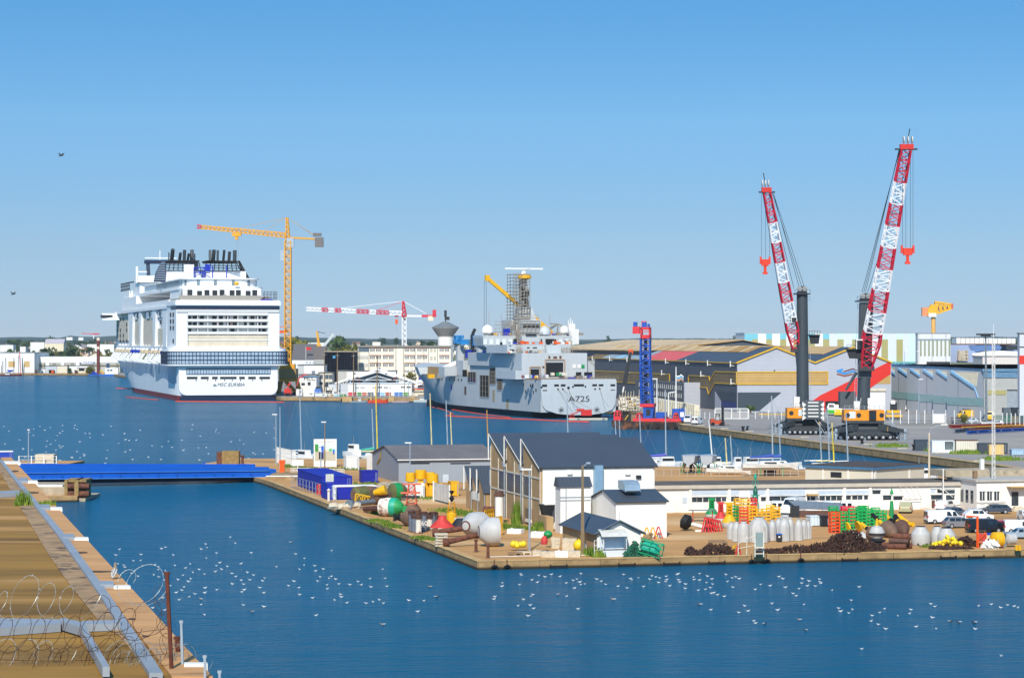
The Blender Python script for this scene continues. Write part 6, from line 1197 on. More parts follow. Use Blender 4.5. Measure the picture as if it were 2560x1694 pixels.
harbour_crane(.62,'left mobile harbour crane with dark tower, short raised red and white jib and striped counterweight',zQ(505,1305),((zQ(497,1075),zQ(492,122)),1.72),(zQ(423,122),zQ(553,50)),(zQ(440,592),zP(160,505)),(3.0,1.8),(1,0,1,0,1,0,0)if False else(0,1,0,1,0,1,0),zP(148,972),(zP(122,0)[0],zP(150,0)[0],zP(178,0)[0]),((zP(205,512),zP(385,1165)),(zP(205,512),zP(420,1160)),(zP(190,520),zP(350,1180)),(zP(198,512),zP(402,1160))),(zQ(395,318),zQ(432,356),zQ(445,600),zQ(480,1010)),(zQ(548,470),zQ(638,430)),(zQ(358,1165),zQ(640,1080)),(zQ(480,1172),zQ(656,1018)),True,0)
harbour_crane(.8,'right mobile harbour crane with taller red and white jib, orange machine house facing the water',zQ(1040,1350),((zQ(1010,1095),zQ(1034,190)),1.68),(zQ(948,184),zQ(1098,110)),(zQ(1036,748),zP(1135,205)),(4.3,2.3),(0,1,0,1,0,1,0,1,0)[:9],zP(1145,893),(zP(1110,0)[0],zP(1133,0)[0],zP(1165,0)[0],zP(1183,0)[0]),((zP(1090,212),zP(826,1205)),(zP(1088,212),zP(838,1205)),(zP(1084,212),zP(850,1205)),(zP(1172,215),zP(866,1205))),(zQ(945,510),zQ(1018,585),zQ(952,780),zQ(862,930)),(zQ(865,590),zQ(1000,560)),(zQ(838,1185),zQ(1176,1096)),(zQ(826,1090),zQ(958,946)),False,0)
cyn=mat('cyan cladding','#6fb3c2',.6,var=.05);pcy=mat('pale cyan cladding','#bfe0e4',.6,var=.04);pgr=mat('pale grey cladding','#c6ccd4',.6,var=.04);olive=mat('olive translucent','#a19a62',.6,var=.1,lines=((1,0,0),1.1,.15,.85))
sf=facd(zQ(5,0)[0],zQ(1470,0)[0],1500);B=Bd('assembly_hall','very long hall with white, cyan and olive vertical stripes behind the cranes','hall',sf,zQ(700,450),60,wh,None,Pn('#9fb1b6',.7))
for x0,x1,m,lo in((5,118,cyn,(68,118)),(187,238,cyn,(187,238)),(305,358,cyn,(305,358)),(420,470,cyn,(420,470)),(540,600,cyn,(545,600)),(668,722,cyn,(668,722)),(724,790,pgr,None),(790,843,pcy,(790,843)),(843,915,pgr,None),(915,970,pcy,(915,970)),(1090,1163,pgr,None),(1163,1218,pcy,(1163,1218)),(1218,1290,pgr,None),(1290,1345,pcy,(1290,1345)),(1345,1400,pgr,None),(1400,1470,pcy,None)):
 u0,u1,_,_=sf.rect(zQ(x0,640),zQ(x1,455));mb=MB(m);mb.box(u0,u1,-.12,-.005,0,B.h-.3);B.Pt('cladding_panel',mb)
 if lo:u0,u1,_,_=sf.rect(zQ(lo[0],640),zQ(lo[1],500));mb=MB(olive);mb.box(u0,u1,-.25,-.125,0,sf.z(zQ((x0+x1)/2,500)));B.Pt('olive_panel',mb)
u0,u1,z0,z1=sf.rect(zQ(1225,690),zQ(1450,640));mb=MB(mat('teal canopy','#5aa3a0',.6));mb.box(u0,u1,-3,-.26,z1-1,z1);B.Pt('canopy',mb);mb=MB(Dk);mb.box(u0+18,u1,-.4,-.26,0,z1-1.2);B.Pt('open_bay',mb)
sf=facd(zQ(1470,0)[0],zQ(1748,0)[0],1440);B=Bd('ribbed_hall','white ribbed hall block with narrow olive slits below the yellow crane','hall',sf,zQ(1600,452),8,mat('ribbed white','#cfd0cf',.6,lines=((1,0,0),8.2,.12,.8)),None,Pn('#77828f',.7))
for i in range(8):x=1490+36*i*.96;pane(B,sf,zQ(x,500),zQ(x+13,642),Pn('#838a6c',.5),'slit_window',out=.2)
mb=MB(Pn('#8593a5',.6));mb.box(0,sf.len,-.15,-.01,B.h-4.2,B.h-3.2);B.Pt('blue_band',mb);u0,u1,z0,z1=sf.rect(zQ(1545,690),zQ(1745,650));mb=MB(Dk);mb.box(u0,u1,-.3,-.02,0,z1);B.Pt('open_bay',mb)
K=Th('dock_crane','yellow hammerhead dock crane on a tan column above the ribbed hall','crane',((zQ(1603,0)[0]-CX)/F*2200,2200,3));yl=mat('crane yellow bright','#e3a90f',.5);mb=MB(mat('tan column','#e0a95a',.6));t=K.at(zQ(1603,310));w2=(K.at(zQ(1622,0)).x-K.at(zQ(1585,0)).x)/2;mb.Tb((0,0,0),(0,0,t.z),w2,n=14);K.Pt('column',mb)
mb=MB(Wh);a=K.at(zQ(1556,312));b=K.at(zQ(1622,280));mb.box(a.x,b.x,-4,4,a.z,b.z);K.Pt('slewing_platform',mb)
mb=MB(yl);P=[K.at(zQ(*p))for p in((1545,285),(1628,285),(1630,205),(1582,205),(1560,240))];mb.Sl([p+Vc((0,-3,0))for p in P],-6);K.Pt('machine_house',mb)
mb=MB(yl);a=K.at(zQ(1622,235));b=K.at(zQ(1752,222));mb.La(a,b,11,4,7,1.5,1.0,up=(0,1,0),h0=4,h1=3);K.Pt('jib',mb);mb=MB(Pn('#c65a3a'));b=K.at(zQ(1745,222));mb.Cb(b,5,4,5);K.Pt('jib_tip',mb);mb=MB(Pn('#d98a5a'));mb.Cb(K.at(zQ(1542,268)),8,5,8);K.Pt('counterweight',mb)
K=Th('ship_under_construction','pale blue grey ship hull under construction behind the light blue roofed hall','ship',((zW(1380,0)[0]-CX)/F*1600,1600,1.8));bg2=mat('primer blue grey','#8c98b2',.4,var=.08,scale=.05)
q=lambda x,y,o=0:K.at(zW(x,y),o)
mb=MB(bg2);mb.Sl([q(957,400),q(1190,400),q(1210,300),q(1180,205),q(957,205)],-1)if False else mb.Lf([[q(x,205,o)+Vc((0,0,0))if t else q(x,420,o2)for t,o2 in((0,0),(1,0))]+[q(x,205,o+60),q(x,420,o+60)]for x,o in((957,0),(1100,4),(1250,9),(1400,18),(1700,30),(1810,40))]);K.Pt('hull',mb,smooth=True)
mb=MB(Pn('#56719b',.3));mb.Sl([q(1185,210,6),q(1560,205,6),q(1590,235,6),q(1570,268,6),q(1380,272,6),q(1230,300,6)][::-1],1.2);K.Pt('blue_bow_panel',mb);mb=MB(Wh);mb.Lf([[q(x,y0,o),q(x,y1,o),q(x,y1,o+10),q(x,y0,o+10)]for x,y0,y1,o in((1225,310,335,2),(1380,285,345,-2),(1560,275,350,-2),(1810,285,350,0))]);K.Pt('white_bulge',mb)
for i in range(13):x=1035+56*i;mb=MB(white2);a=q(x,195,12);b=q(x+50,122+R.uniform(-2,8),12);mb.box(a.x,b.x,12,30,a.z,b.z);K.Pt('cabin_module',mb)
mb=MB(rustbrown);a=q(957,205,10);b=q(1810,190,10);mb.box(a.x,b.x,10,14,a.z,b.z);K.Pt('deck_edge',mb);mb=MB(Dk);a=q(1640,265,9);b=q(1800,210,9);mb.box(a.x,b.x,8,10,a.z,b.z);K.Pt('open_deck',mb)
mb=MB(mat('cream scaffold','#b9ab93'));a=q(1080,395,-4);b=q(1140,270,-4);mb.La(((a.x+b.x)/2,-4,a.z),((a.x+b.x)/2,-4,b.z),6,5,6,.7,.5);K.Pt('access_tower',mb)
slabhall(zW(1355,0)[0],zW(1815,0)[0],zW(0,350)[1],1450,30,mat('pale shed','#cfc7c0',.7),'low pale shed roof before the ship under construction',z0=1.8)
lb=mat('light blue roof trim','#86b3d4',.5,var=.06);gyc=mat('grey sawtooth cladding','#a2a7ad',.55,var=.05,lines=((0,1,0),14.5,.03,.55));
f=facd(zW(232,0)[0],zW(775,0)[0],930);B=Bd('blue_roof_hall','white and grey hall with light blue roof edge next to the red band','hall',f,zW(500,470),70,wh,None,lb,over=.6)
u0,u1,z0,z1=f.rect(zW(232,930),zW(398,465));mb=MB(mat('grey sawtooth cladding','#a2a7ad'));mb.box(u0,u1,-.15,-.01,0,z1);B.Pt('grey_panel',mb)
for x in(232,265,330):mb=MB(lb);u,_,za,zb=f.rect(zW(x,575),zW(x+1,455));v=f.u(zW(x+45,0)[0]);mb.Sl([(u,-.2,zb),(v,-.2,za),(v+.4,-.2,za+1.2),(u+3,-.2,zb)],.12);B.Pt('blue_zigzag',mb)
pane(B,f,zW(302,622),zW(353,818),Pn('#45444f',.5),'louvre_window',out=.25);u0,u1,z0,z1=f.rect(zW(396,900),zW(408,470));mb=MB(lb);mb.box(u0,u1,-.3,-.16,0,z1);B.Pt('corner_trim',mb)
u0,u1,z0,z1=f.rect(zW(600,960),zW(770,805));mb=MB(Bk);mb.box(u0,u1-.3,-.12,-.01,0,z1);B.Pt('open_doorway',mb);u0,u1,z0,z1=f.rect(zW(560,805),zW(770,752));mb=MB(mat('cream hut','#d8ccb2'));mb.box(u0,u1-.3,-.5,-.02,z0,z1);B.Pt('door_canopy',mb)
K=Bd('gate_lodge','white two storey cabin with blue band left of the open doorway','cabin',facd(zW(410,0)[0],zW(600,0)[0],905),zW(500,790),6,white2);u0,u1,z0,z1=K.fc.rect(zW(410,900),zW(600,888));mb=MB(Pn('#3f6d92',.5));mb.box(0,K.fc.len,-.1,-.01,z0,z1);K.Pt('blue_band',mb);pane(K,K.fc,zW(415,880),zW(495,795),steel,'window')
P0=Vc((153.2,779,1.8));f2=Fac(None,None,1.8,pts=(P0,P0+Vc((40,2,0))));K=Th('sawtooth_hall','grey walled sawtooth hall with a white front and light blue roof','hall',P0,f2.rz);h=f2.z(zW(1500,530));LW=146.
mb=MB(gyc)
for i in range(7):y=.3+i*20.8;mb=MB(gyc);mb.Pm([(0,y),(.6,y),(.6,y+20.7),(-7.2,y+20.7)],0,h);K.Pt('side_wall_bay',mb);mb=MB(wh);mb.box(0,60,0,.3,0,h);K.Pt('front_wall',mb);mb=MB(lb);mb.box(-.6,60.5,-.6,LW+.5,h,h+.9);K.Pt('roof',mb);mb=MB(lb);mb.box(-.2,60.4,-.3,-.01,h-2.0,h-.01);K.Pt('roof_fascia',mb)
for i in range(7):y=.3+i*20.8;mb=MB(mat('teal grey band','#7f9ea0',.5));mb.Pm([(-.1,y),(-.02,y+.1),(-7.23,y+20.7),(-7.33,y+20.6)],4.0,6.6);K.Pt('teal_band',mb)
for i in range(7):
 y=.3+i*20.8;X=lambda t:-7.2*t/20.7-.12;mb=MB(mat('cream hut','#d8ccb2'));mb.add([(X(3),y+3,h-.4),(X(17),y+17,h-.4),(X(4),y+4,h-5),(X(3)+.1,y+3,h-.4),(X(17)+.1,y+17,h-.4),(X(4)+.1,y+4,h-5)],[(0,1,2),(5,4,3),(0,3,4,1),(1,4,5,2),(2,5,3,0)]);K.Pt('sawtooth_light',mb);mb=MB(lb);mb.Be((X(18),y+18,h-.2),(X(5),y+5,h-5.2),.8);mb.Be((X(5),y+5,h-5.2),(X(3),y+3,6.7),.3);K.Pt('blue_strut',mb)
for i in(0,2,4):y=.3+i*20.8;mb=MB(Dk);mb.Pm([(-7.2*7/20.7-.1,y+7),(-7.2*7/20.7+.1,y+7),(-7.2*12/20.7+.1,y+12),(-7.2*12/20.7-.1,y+12)],.3,2.8);K.Pt('window',mb)
for a,b,m,n in(((1420,815),(1645,760),olive,'olive_panel'),((1655,1050),(1802,768),mat('grey door','#8f989e',.6),'sliding_door'),((1655,768),(1802,752),Dk,'door_track')):
 u0,u1,z0,z1=f2.rect(zW(*a),zW(*b));mb=MB(m);mb.box(u0,u1,-.15,-.005,z0,z1);K.Pt(n,mb)
f3=facd(zW(1808,0)[0],zW(1990,0)[0],745);K=Bd('tower_block','tall grey block with a red band at the right edge of the quay','building',f3,zW(1830,70),3,mat('pale grey block','#c3c6cc',.6,var=.05));u0,u1,z0,z1=f3.rect(zW(1808,440),zW(1990,335));mb=MB(mat('vermilion cladding','#cf2f22'));mb.box(-.1,u1,-.1,-.01,z0,z1);K.Pt('red_band',mb);mb=MB(Dk);z=f3.z(zW(1830,225));mb.box(0,u1,-.12,-.01,z-.3,z);K.Pt('seam',mb)
def gp(p):return G(p,1.8)
for i,(a,b,n,lab)in En((((150,1168),(745,1168),7,'grey mesh fence with white posts behind the right crane'),((905,1168),(1330,1182),5,'mesh fence right of the white cabinet'),((1600,1210),(1862,1225),6,'mesh fence before the dark container stack'))):
 ff=Fac(None,None,1.8,pts=(gp(zW(*a)),gp(zW(*b))));K=ff.th('fence',lab,'fence');mb=MB(galv)
 for z in(.6,1.5,2.5):mb.Be((0,0,z),(ff.len,0,z),.07)
 for k in range(int(ff.len/1.2)):mb.Be((k*1.2,0,0),(k*1.2,0,2.6),.03)
 K.Pt('mesh',mb)
 for k in range(n):mb=MB(Wh);mb.Be((ff.len*k/(n-1),0,0),(ff.len*k/(n-1),0,4.2),.22);K.Pt('post',mb)
def Cn(a,b,dep,label,color,top=None,op=False,z0=1.8,h=None,cat='container',lu=None,base=0.):
 A=G(a,z0);B=G((b[0],a[1]),z0);tilt=z0==1.0
 if tilt:lu=lu or(B-A).length;B=A+Vc((UX*lu,UY*lu,0))
 ff=Fac(None,None,z0,pts=(A,B));hh=h or ff.z(((a[0]+b[0])/2,b[1]));m=mat('container '+color,color,.6,var=.12,scale=.4,lines=((1,0,0),.5,.3,.82));K=ff.th('container',label,cat);l=ff.len;mb=MB(m)
 K.o.location.z+=base
 if op:mb.box(0,l,dep-.1,dep,0,hh);mb.box(0,.1,0,dep-.1,0,hh);mb.box(l*.55,l*.57,0,dep-.1,0,hh);mb.box(0,l*.55,0,.1,0,hh);mb.box(l-.1,l,0,dep-.1,0,hh);mb.box(0.1,l-.1,.1,dep-.1,0,.15);mb.box(0,l,0,dep,hh-.12,hh)
 else:mb.box(0,l,0,dep,.1,hh-.12)
 K.Pt('shell',mb);mb=MB(top or m);mb.box(-.06,l+.06,-.06,dep+.06,hh-.119,hh+.05);K.Pt('roof',mb);mb=MB(Pn('#50565c',.7))
 for x in(.1,l-.1):mb=MB(m);mb.box(x-.12,x+.12,-.07,-.005,0,hh-.15);K.Pt('corner_post',mb)
 if not op:mb=MB(galv);mb.Be((l*.93,-.1,.3),(l*.93,-.1,hh-.3),.06);mb.Be((l*.86,-.1,.3),(l*.86,-.1,hh-.3),.06);K.Pt('door_bar',mb)
 return K
Cn(zW(530,1500),zW(702,1368),2.4,'dark slate container left of the white open one','#39444f');Cn(zW(735,1525),zW(1010,1380),2.4,'white container standing open on one side','#d5dad8',op=True);Cn(zW(1030,1525),zW(1300,1372),2.4,'cream container with a rusty top','#d6cfbd',rust);Cn(zW(1310,1540),zW(1662,1410),2.4,'long dark grey container behind a tan box','#3e4650');Cn(zW(1436,1552),zW(1615,1428),1.6,'tan plywood box leaning on the dark container','#d9b878');K=Cn(zW(1712,1556),zW(1870,1485),2.4,'small light blue hut at the quay','#9db8cc',cat='hut')
Cn(zW(745,1165),zW(905,1052),2.4,'white cabinet container in the fence line','#e0e0dc');
for i,(x0,x1,y1,y0,c,lab,bs)in En(((1612,1710,1170,1082,'#3f6b5c','green container with a white logo in the right stack',0),(1712,1795,1172,1090,'#6f6a52','olive container beside the green one',0),(1798,1900,1172,1090,'#3c5458','dark teal container at the right of the stack',0),(1612,1706,1170,1030,'#59636b','grey container on top of the green one',2.4),(1712,1800,1172,1010,'#1f2a33','near black container at the top of the stack',2.5),(1500,1610,1140,1070,'#7d8a84','grey green container behind the yellow truck',0),(1340,1470,1185,1155,'#e3e1db','low white box at the foot of the tall light mast',0))):
 Cn(zW(x0,y1),zW(x1,y0),2.4,lab,c,h=2.4 if i<5 else None,base=bs)
bm=mat('rusty steel beam','#7f4a34',.8,var=.4,scale=.6,alt=('#a06a3c',.8,.5,.2))
for i,(xa,ya,xb,yb,m,lab)in En(((945,1225,1860,1195,bm,'longest rusty steel beam in the pile at the back'),(975,1232,1880,1212,mat('red beam','#8a2f2c',.7,var=.3),'dark red steel beam in the pile'),(1110,1250,1880,1222,mat('yellow beam','#d2a419',.6,var=.2),'yellow steel beam in the pile'),(1120,1258,1880,1238,bm,'rusty beam beside the yellow beam'),(1020,1285,1240,1262,Pn('#3b4b5c',.5),'short dark blue beam end in the pile'),(1200,1282,1880,1250,bm,'rusty beam above the blue beam'),(1170,1302,1880,1262,mat('blue beam','#1d4f9e',.5,var=.1),'long bright blue steel beam with white marks'))):
 a=gp(zW(xa,ya));b=gp(zW(xb,yb));l=(b-a).length;K=Th('steel_beam',lab,'steel beam',tuple(a),math.atan2(b.y-a.y,b.x-a.x),'steel beams piled on the quay');mb=MB(m);mb.box(0,l,-.5,.5,.2,.35);mb.box(0,l,-.12,.12,.35,.85);mb.box(0,l,-.5,.5,.85,1.0);K.Pt('girder',mb);mb=MB(Wh if 'blue' in lab else Dk)
 for k in range(4):mb=MB(Wh if 'blue' in lab else Dk);mb.box(l*(.15+.2*k),l*(.18+.2*k),-.135,-.121,.45,.75);K.Pt('mark',mb)
for i,(x,y,cl_,kd,rz,L_,lab)in En(((330,985,'#e1e2e2','hatch',.2,4.2,'white car leftmost by the blue roofed hall'),(380,985,'#cfd2d4','hatch',.2,4.2,'pale silver car second from left by the blue roofed hall'),(455,1010,'#e6e6e4','van',1.2,5.0,'white van before the white cabin with blue band'),(660,1028,'#b9ada0','hatch',1.9,4.3,'beige car parked before the dark doorway'),(820,1040,'#e4e4e2','van',1.8,5.4,'white van parked by the grey sawtooth wall'),(858,1052,'#8d98a8','hatch',1.8,4.0,'blue grey car in front of the white van by the sawtooth wall'),(995,1082,'#dfe3e6','hatch',.15,4.3,'white car under the sawtooth wall'),(1210,1160,'#c2c8ce','hatch',.3,4.2,'silver car behind the mesh fence'),(1520,1190,'#e2e4e6','hatch',.1,4.4,'white car near the tall light mast'))):
 p=gp(zW(x,y));car('van' if kd=='van' else 'parked_car',lab,'van' if kd=='van' else 'car',tuple(p),rz,cl_,L_,1.85,2.1 if kd=='van' else 1.5,kd)
p=gp(zW(1140,1100));car('van','bright yellow van beside the sawtooth wall','van',tuple(p),.15,'#e0ae12',5.2,2.0,2.6,'van')
p=gp(zW(1445,1130));car('truck','yellow truck cab right of the tall light mast','truck',tuple(p),1.4,'#e0ae12',4.2,2.2,2.9,'van')
for i,(a,c,lab,L_,H_)in En(((zCC(512,1225),'#d9dcd8','white lorry cab with a green front in the red doorway',5.5,4.0),(zCC(625,1240),'#e3b512','yellow lorry cab beside the red doorway',5.0,3.9))):
 p=gp(a);K=car('lorry',lab,'lorry',tuple(p),rad(82),c,L_,2.5,H_,'van')
 if i==0:mb=MB(mat('lime green','#3fae2a',.4));mb.box(-L_/2-.12,-L_/2-.05,-1.2,1.2,.8,1.9);K.Pt('green_grille',mb)
p=gp(zY(1740,1370));car('van','white van facing out beside the rig barge','van',tuple(p),rad(80),'#dfe3e6',5.0,2.0,2.45,'van');p=gp(zY(1945,1395));car('van','white van seen from behind next to the other van by the rig','van',tuple(p),rad(-112),'#e4e6e6',5.4,2.0,2.35,'van')
p=gp(zY(1600,1345));K=Th('blue_tank','dark blue machine housing left of the two white vans','machine',(p.x,p.y+3,1.8));mb=MB(rb);mb.box(-2.6,1.2,0,3,0,4.0);K.Pt('housing',mb);mb=MB(Wh);mb.box(-.2,1.0,-.05,-.005,1.5,3.0);K.Pt('panel',mb)
p=gp(zO(1625,1240));K=Th('forklift','orange forklift with tall dark mast on the crane quay','forklift',tuple(p),.1);mb=MB(mat('forklift orange','#b8451f',.5));mb.Lf([[Vc((x,y,z))for y,z in((-1,.5),(1,.5),(1,1.5),(-1,1.5))]for x in(-2.6,.6)]);mb.box(-2.6,-1.5,-1,1,1.5,2.0);K.Pt('body',mb);mb=MB(Dk);
for y in(-.8,.8):mb.Be((-1.2,y,1.5),(-.9,y,3.4),.14);mb.Be((.3,y,1.5),(0,y,3.4),.14)
mb.box(-1.1,.2,-.9,.9,3.35,3.5);K.Pt('overhead_guard',mb);mb=MB(Dk);mb.box(.9,1.3,-1.1,-.8,.2,5.8);mb.box(.9,1.3,.8,1.1,.2,5.8)
for z in(.8,2.5,4.2,5.7):mb.box(.9,1.3,-.8,.8,z-.12,z+.12)
K.Pt('mast',mb);mb=MB(rustbrown);mb.box(1.3,3.2,-.7,-.4,.2,.32);mb.box(1.3,3.2,.4,.7,.2,.32);mb.box(1.3,1.5,-1.2,1.2,.2,1.3);K.Pt('fork',mb)
for x in(-2,.6):
 for s in(-1,1):mb=MB(tyre);mb.Tb((x,s*.75,.55),(x,s*1.1,.55),.55,n=12);K.Pt('wheel',mb)
p=gp(zW(265,1118));K=Th('excavator','yellow and dark machine with cab behind the right crane','machine',tuple(p));mb=MB(Ye);mb.box(-2.6,2.6,-1.2,1.2,.8,1.6);mb.box(-2.2,1.8,-1,1,2.2,3.0);K.Pt('body',mb);mb=MB(Dk);mb.box(-1,1,-1,1,3.0,5.4);mb.box(-2.4,2.4,-1.4,1.4,.1,.8);K.Pt('cab_and_tracks',mb);mb=MB(Wh);mb.Cb((-.4,-1.1,5.6),1.4,.4,1.2);K.Pt('lamp',mb)
p=gp(zW(1058,1168));K=Th('trolley_rack','dark framed rack on wheels behind the fence','rack',tuple(p));mb=MB(Dk);mb.La((-2,0,1),(2,0,1),1.6,1.2,4,.14,.1);K.Pt('frame',mb)
for x in(-1.6,1.6):mb=MB(tyre);mb.Tb((x,-.4,.4),(x,.4,.4),.4,n=10);K.Pt('wheel',mb)
tree(1,tuple(gp(zW(1130,1175))),.28,'small olive bush behind the fence on the crane quay');tree(2,tuple(gp(zCC(1640,1060))),.3,'little green tree between the cars and the blue roofed hall')
K=Th('light_mast','tall slender grey light mast with a ring of floodlights','light mast',tuple(gp(zW(1400,1150))));t=K.at(zW(1392,80));mb=MB(steel);mb.Tb((0,0,0),(t.x,0,t.z),.45,.2,10);K.Pt('pole',mb);mb=MB(Dk);mb.Tb((t.x,0,t.z-.5),(t.x,0,t.z),1.6,n=10)
for k in range(6):a=k*1.05;mb.Cb((t.x+math.cos(a)*2.2,math.sin(a)*2.2,t.z+.1),1.4,.8,.5)
K.Pt('floodlight_ring',mb)
for i,(x,yb,yt,lab)in En(((398,405,275,'thin lamp post behind the light blue roof, left one'),(553,405,280,'thin lamp post behind the light blue roof, right one'),(575,1140,625,'slender white lamp post before the white facade'))):
 d=1000 if i<2 else 742;K=Th('lamp_post',lab,'lamp post',((zW(x,0)[0]-CX)/F*d,d,1.8));t=K.at(zW(x,yt));mb=MB(galv);mb.Tb((0,0,0),(0,0,t.z),.16,.1,6);K.Pt('pole',mb);mb=MB(Wh);mb.box(-.2,1.2,-.2,.2,t.z-.12,t.z+.12);K.Pt('lamp_head',mb)
fx=[zO(1420,1268),zO(1660,1300),zO(1915,1328),zQ(255,1330),zQ(490,1358),zQ(757,1386),zQ(1022,1420),zQ(1312,1458),zQ(1622,1497),(2436,1163),(1712,1066)]
for i,p in En(sorted(fx)):
 g=G((p[0],p[1]+4),.4);K=Th('quay_fender',f'black cylinder fender on the crane quay wall, {ordn(i)} from the rig barge','fender',(g.x-.6,g.y-.4,0),rad(101),'black fenders of the crane quay');mb=MB(Bk);mb.Tb((-1.6,0,.85),(1.6,0,.85),.85,n=14);K.Pt('rubber',mb);mb=MB(palecon);mb.box(-2.6,-1.7,-1.6,.6,.3,1.95);K.Pt('bracket',mb)
for i,p in En((zC(1060,545),zC(1003,550),zQ(1000,1385),zQ(1440,1440))):
 g=gp(p);K=Th('bollard',f'dark bollard on the crane quay edge, {ordn(i)} from the rig','bollard',tuple(g));mb=MB(Bk);mb.Lt([(.5,0),(.35,.3),(.35,.9),(.6,1.1),(.5,1.4)],10);K.Pt('post',mb);mb=MB(steel);mb.Cb((.5,0,1.2),.8,.6,.8);K.Pt('head',mb)
RZ=rad(14)
roofd=mat('dark seamed roof','#454c55',.42,.1,var=.08,scale=.15,lines=((1,0,0),.55,.10,.62));roofy=mat('dark seamed roof along','#454c55',.42,.1,var=.08,scale=.15,lines=((0,1,0),.55,.10,.62))
brick=mat('brown rendered wall','#a88a61',.85,var=.16,scale=.6,stain=.2,big=('#bda27a',.12,.5,.2));wcl=mat('white vertical cladding','#e2e1db',.5,var=.05,scale=.3,stain=.05,lines=((1,0,0),.42,.08,.86));wcy=mat('white vertical cladding along','#e2e1db',.5,var=.05,scale=.3,lines=((0,1,0),.42,.08,.86))
K=Th('warehouse','tall white and brown warehouse with three sawtooth dark roofs on the pier','warehouse',PG(0,0),RZ);WW,DD,EV,RI=16.3,9.9,8.4,11.9
prof=[(0,0),(0,EV)]+[q for k in range(3)for q in((k*DD+DD-.25,RI),(k*DD+DD,EV if k<2 else 0))]
mb=MB(brick);mb.Xp(prof,-.25,0);K.Pt('side_wall',mb);mb=MB(wcy);mb.Xp(prof,WW-.2,WW);K.Pt('end_wall',mb)
mb=MB(wcl);mb.box(0,WW-.2,-.2,0,0,EV);K.Pt('front_wall',mb);mb=MB(brick);mb.box(0,WW-.2,29.5,29.7,0,EV);K.Pt('back_wall',mb)
for k in range(3):
 mb=MB(roofd);y0=k*DD;mb.Sl([(-.55,y0-.45,EV-.1),(WW+.35,y0-.45,EV-.1),(WW+.35,y0+DD-.2,RI+.06),(-.55,y0+DD-.2,RI+.06)],.2);K.Pt('roof',mb)
 mb=MB(sheen);mb.box(.0,WW-.2,y0+DD-.22,y0+DD-.02,EV,RI-.05);K.Pt('north_light',mb)
 mb=MB(Wh);mb.Be((-.62,y0+DD-.1,EV-.3),(-.62,y0+DD-.1,RI+.1),.14);mb.Be((-.6,y0-.4,EV-.05),(-.6,y0+DD-.1,RI+.15),.08);K.Pt('barge_board',mb)
 if k<2:mb=MB(galv);mb.Cb((-.5,y0+DD+.2,EV-.4),.5,.7,.9);mb.Tb((-.5,y0+DD+.2,0),(-.5,y0+DD+.2,EV-.6),.09,n=6);K.Pt('downpipe',mb)
pil=mat('pale concrete frame','#cfc8ba',.7)
for y in(.15,4.9,9.9,14.8,19.7,24.6,29.5):mb=MB(pil);mb.box(-.34,-.252,y-.1,y+.1,0,EV-.1 if abs(y%9.9)<.6 else 6.9+((y%9.9)/9.9)*3.4);K.Pt('pilaster',mb)
for z in(4.0,6.9):mb=MB(pil);mb.box(-.34,-.252,.2,29.4,z-.1,z+.1);K.Pt('string_course',mb)
for y0,y1 in((5.2,9.6),(10.3,14.5),(15.2,19.4),(20.1,24.3)):mb=MB(mat('dirty wall glazing','#55534c',.25,var=.4,scale=.5,lines=((0,1,0),.62,.1,1.5)));mb.box(-.3,-.26,y0,y1,4.15,6.75);K.Pt('glazed_panel',mb)
mb=MB(mat('patched panel','#7b6b5a',.8));a=K.sd(zB(465,240),-.25);b=K.sd(zB(545,470),-.25);mb.box(-.3,-.255,min(a.y,b.y),max(a.y,b.y),b.z,a.z);K.Pt('boarded_opening',mb);mb=MB(white2);a=K.sd(zB(470,370),-.25);b=K.sd(zB(545,430),-.25);mb.box(-.42,-.31,min(a.y,b.y),max(a.y,b.y),b.z,a.z);K.Pt('white_panel',mb)
fr=lambda p,y=-.2:K.at(p,y)
mb=MB(mat('silver duct','#8fb0c6',.35,.4,var=.12));a=fr(zG(1722,690),-1.0);b=fr(zG(1785,312),-1.0);mb.box(a.x,b.x,-1.1,-.21,a.z,b.z);K.Pt('exhaust_duct',mb)
for x,y in((1970,375),(2053,403),(1530,372)):p=fr(zG(x,y));mb=MB(Wh if x!=2053 else Dk);mb.box(p.x-.35,p.x+.35,-.5,-.21,p.z-.15,p.z+.3);K.Pt('wall_vent',mb)
mb=MB(Pn('#c9c6bd'));mb.box(-.25,WW,-.26,-.205,0,.5);K.Pt('plinth',mb)
mb=MB(Wh);a=fr(zG(1325,600),-1.2);b=fr(zG(1440,590),-1.2);mb.box(a.x,b.x,-2.2,-.25,a.z-.15,a.z)
for i in range(6):x=a.x+(b.x-a.x)*i/5;mb.Be((x,-2.2,a.z),(x,-2.2,a.z+1.1),.07)
mb.Be((a.x,-2.2,a.z+1.1),(b.x,-2.2,a.z+1.1),.07);mb.Be((a.x,-2.2,a.z+.55),(b.x,-2.2,a.z+.55),.05);mb.Be((b.x-.6,-2.2,0),(b.x-.6,-2.2,a.z),.09);mb.Be((b.x,-2.2,0),(b.x,-2.2,a.z),.09)
for i in range(12):mb.Be((b.x-.6,-2.2,.3+i*.3),(b.x,-2.2,.3+i*.3),.05)
K.Pt('gangway',mb);mb=MB(Dk);c=fr(zG(1360,650),-1.3);mb.Lf([[Vc((c.x+x*s,-1.3+y*s,z))for x,y in((-1,-.8),(1,-.8),(1,.8),(-1,.8))]for z,s in((c.z-1.2,.45),(c.z+.8,1.0))]);K.Pt('hopper',mb)
mb=MB(brick);a=fr(zB(697,620),-4);b=fr(zB(785,345),-4);mb.box(a.x,b.x,-5,-.3,0,b.z);K.Pt('block_bunker',mb)
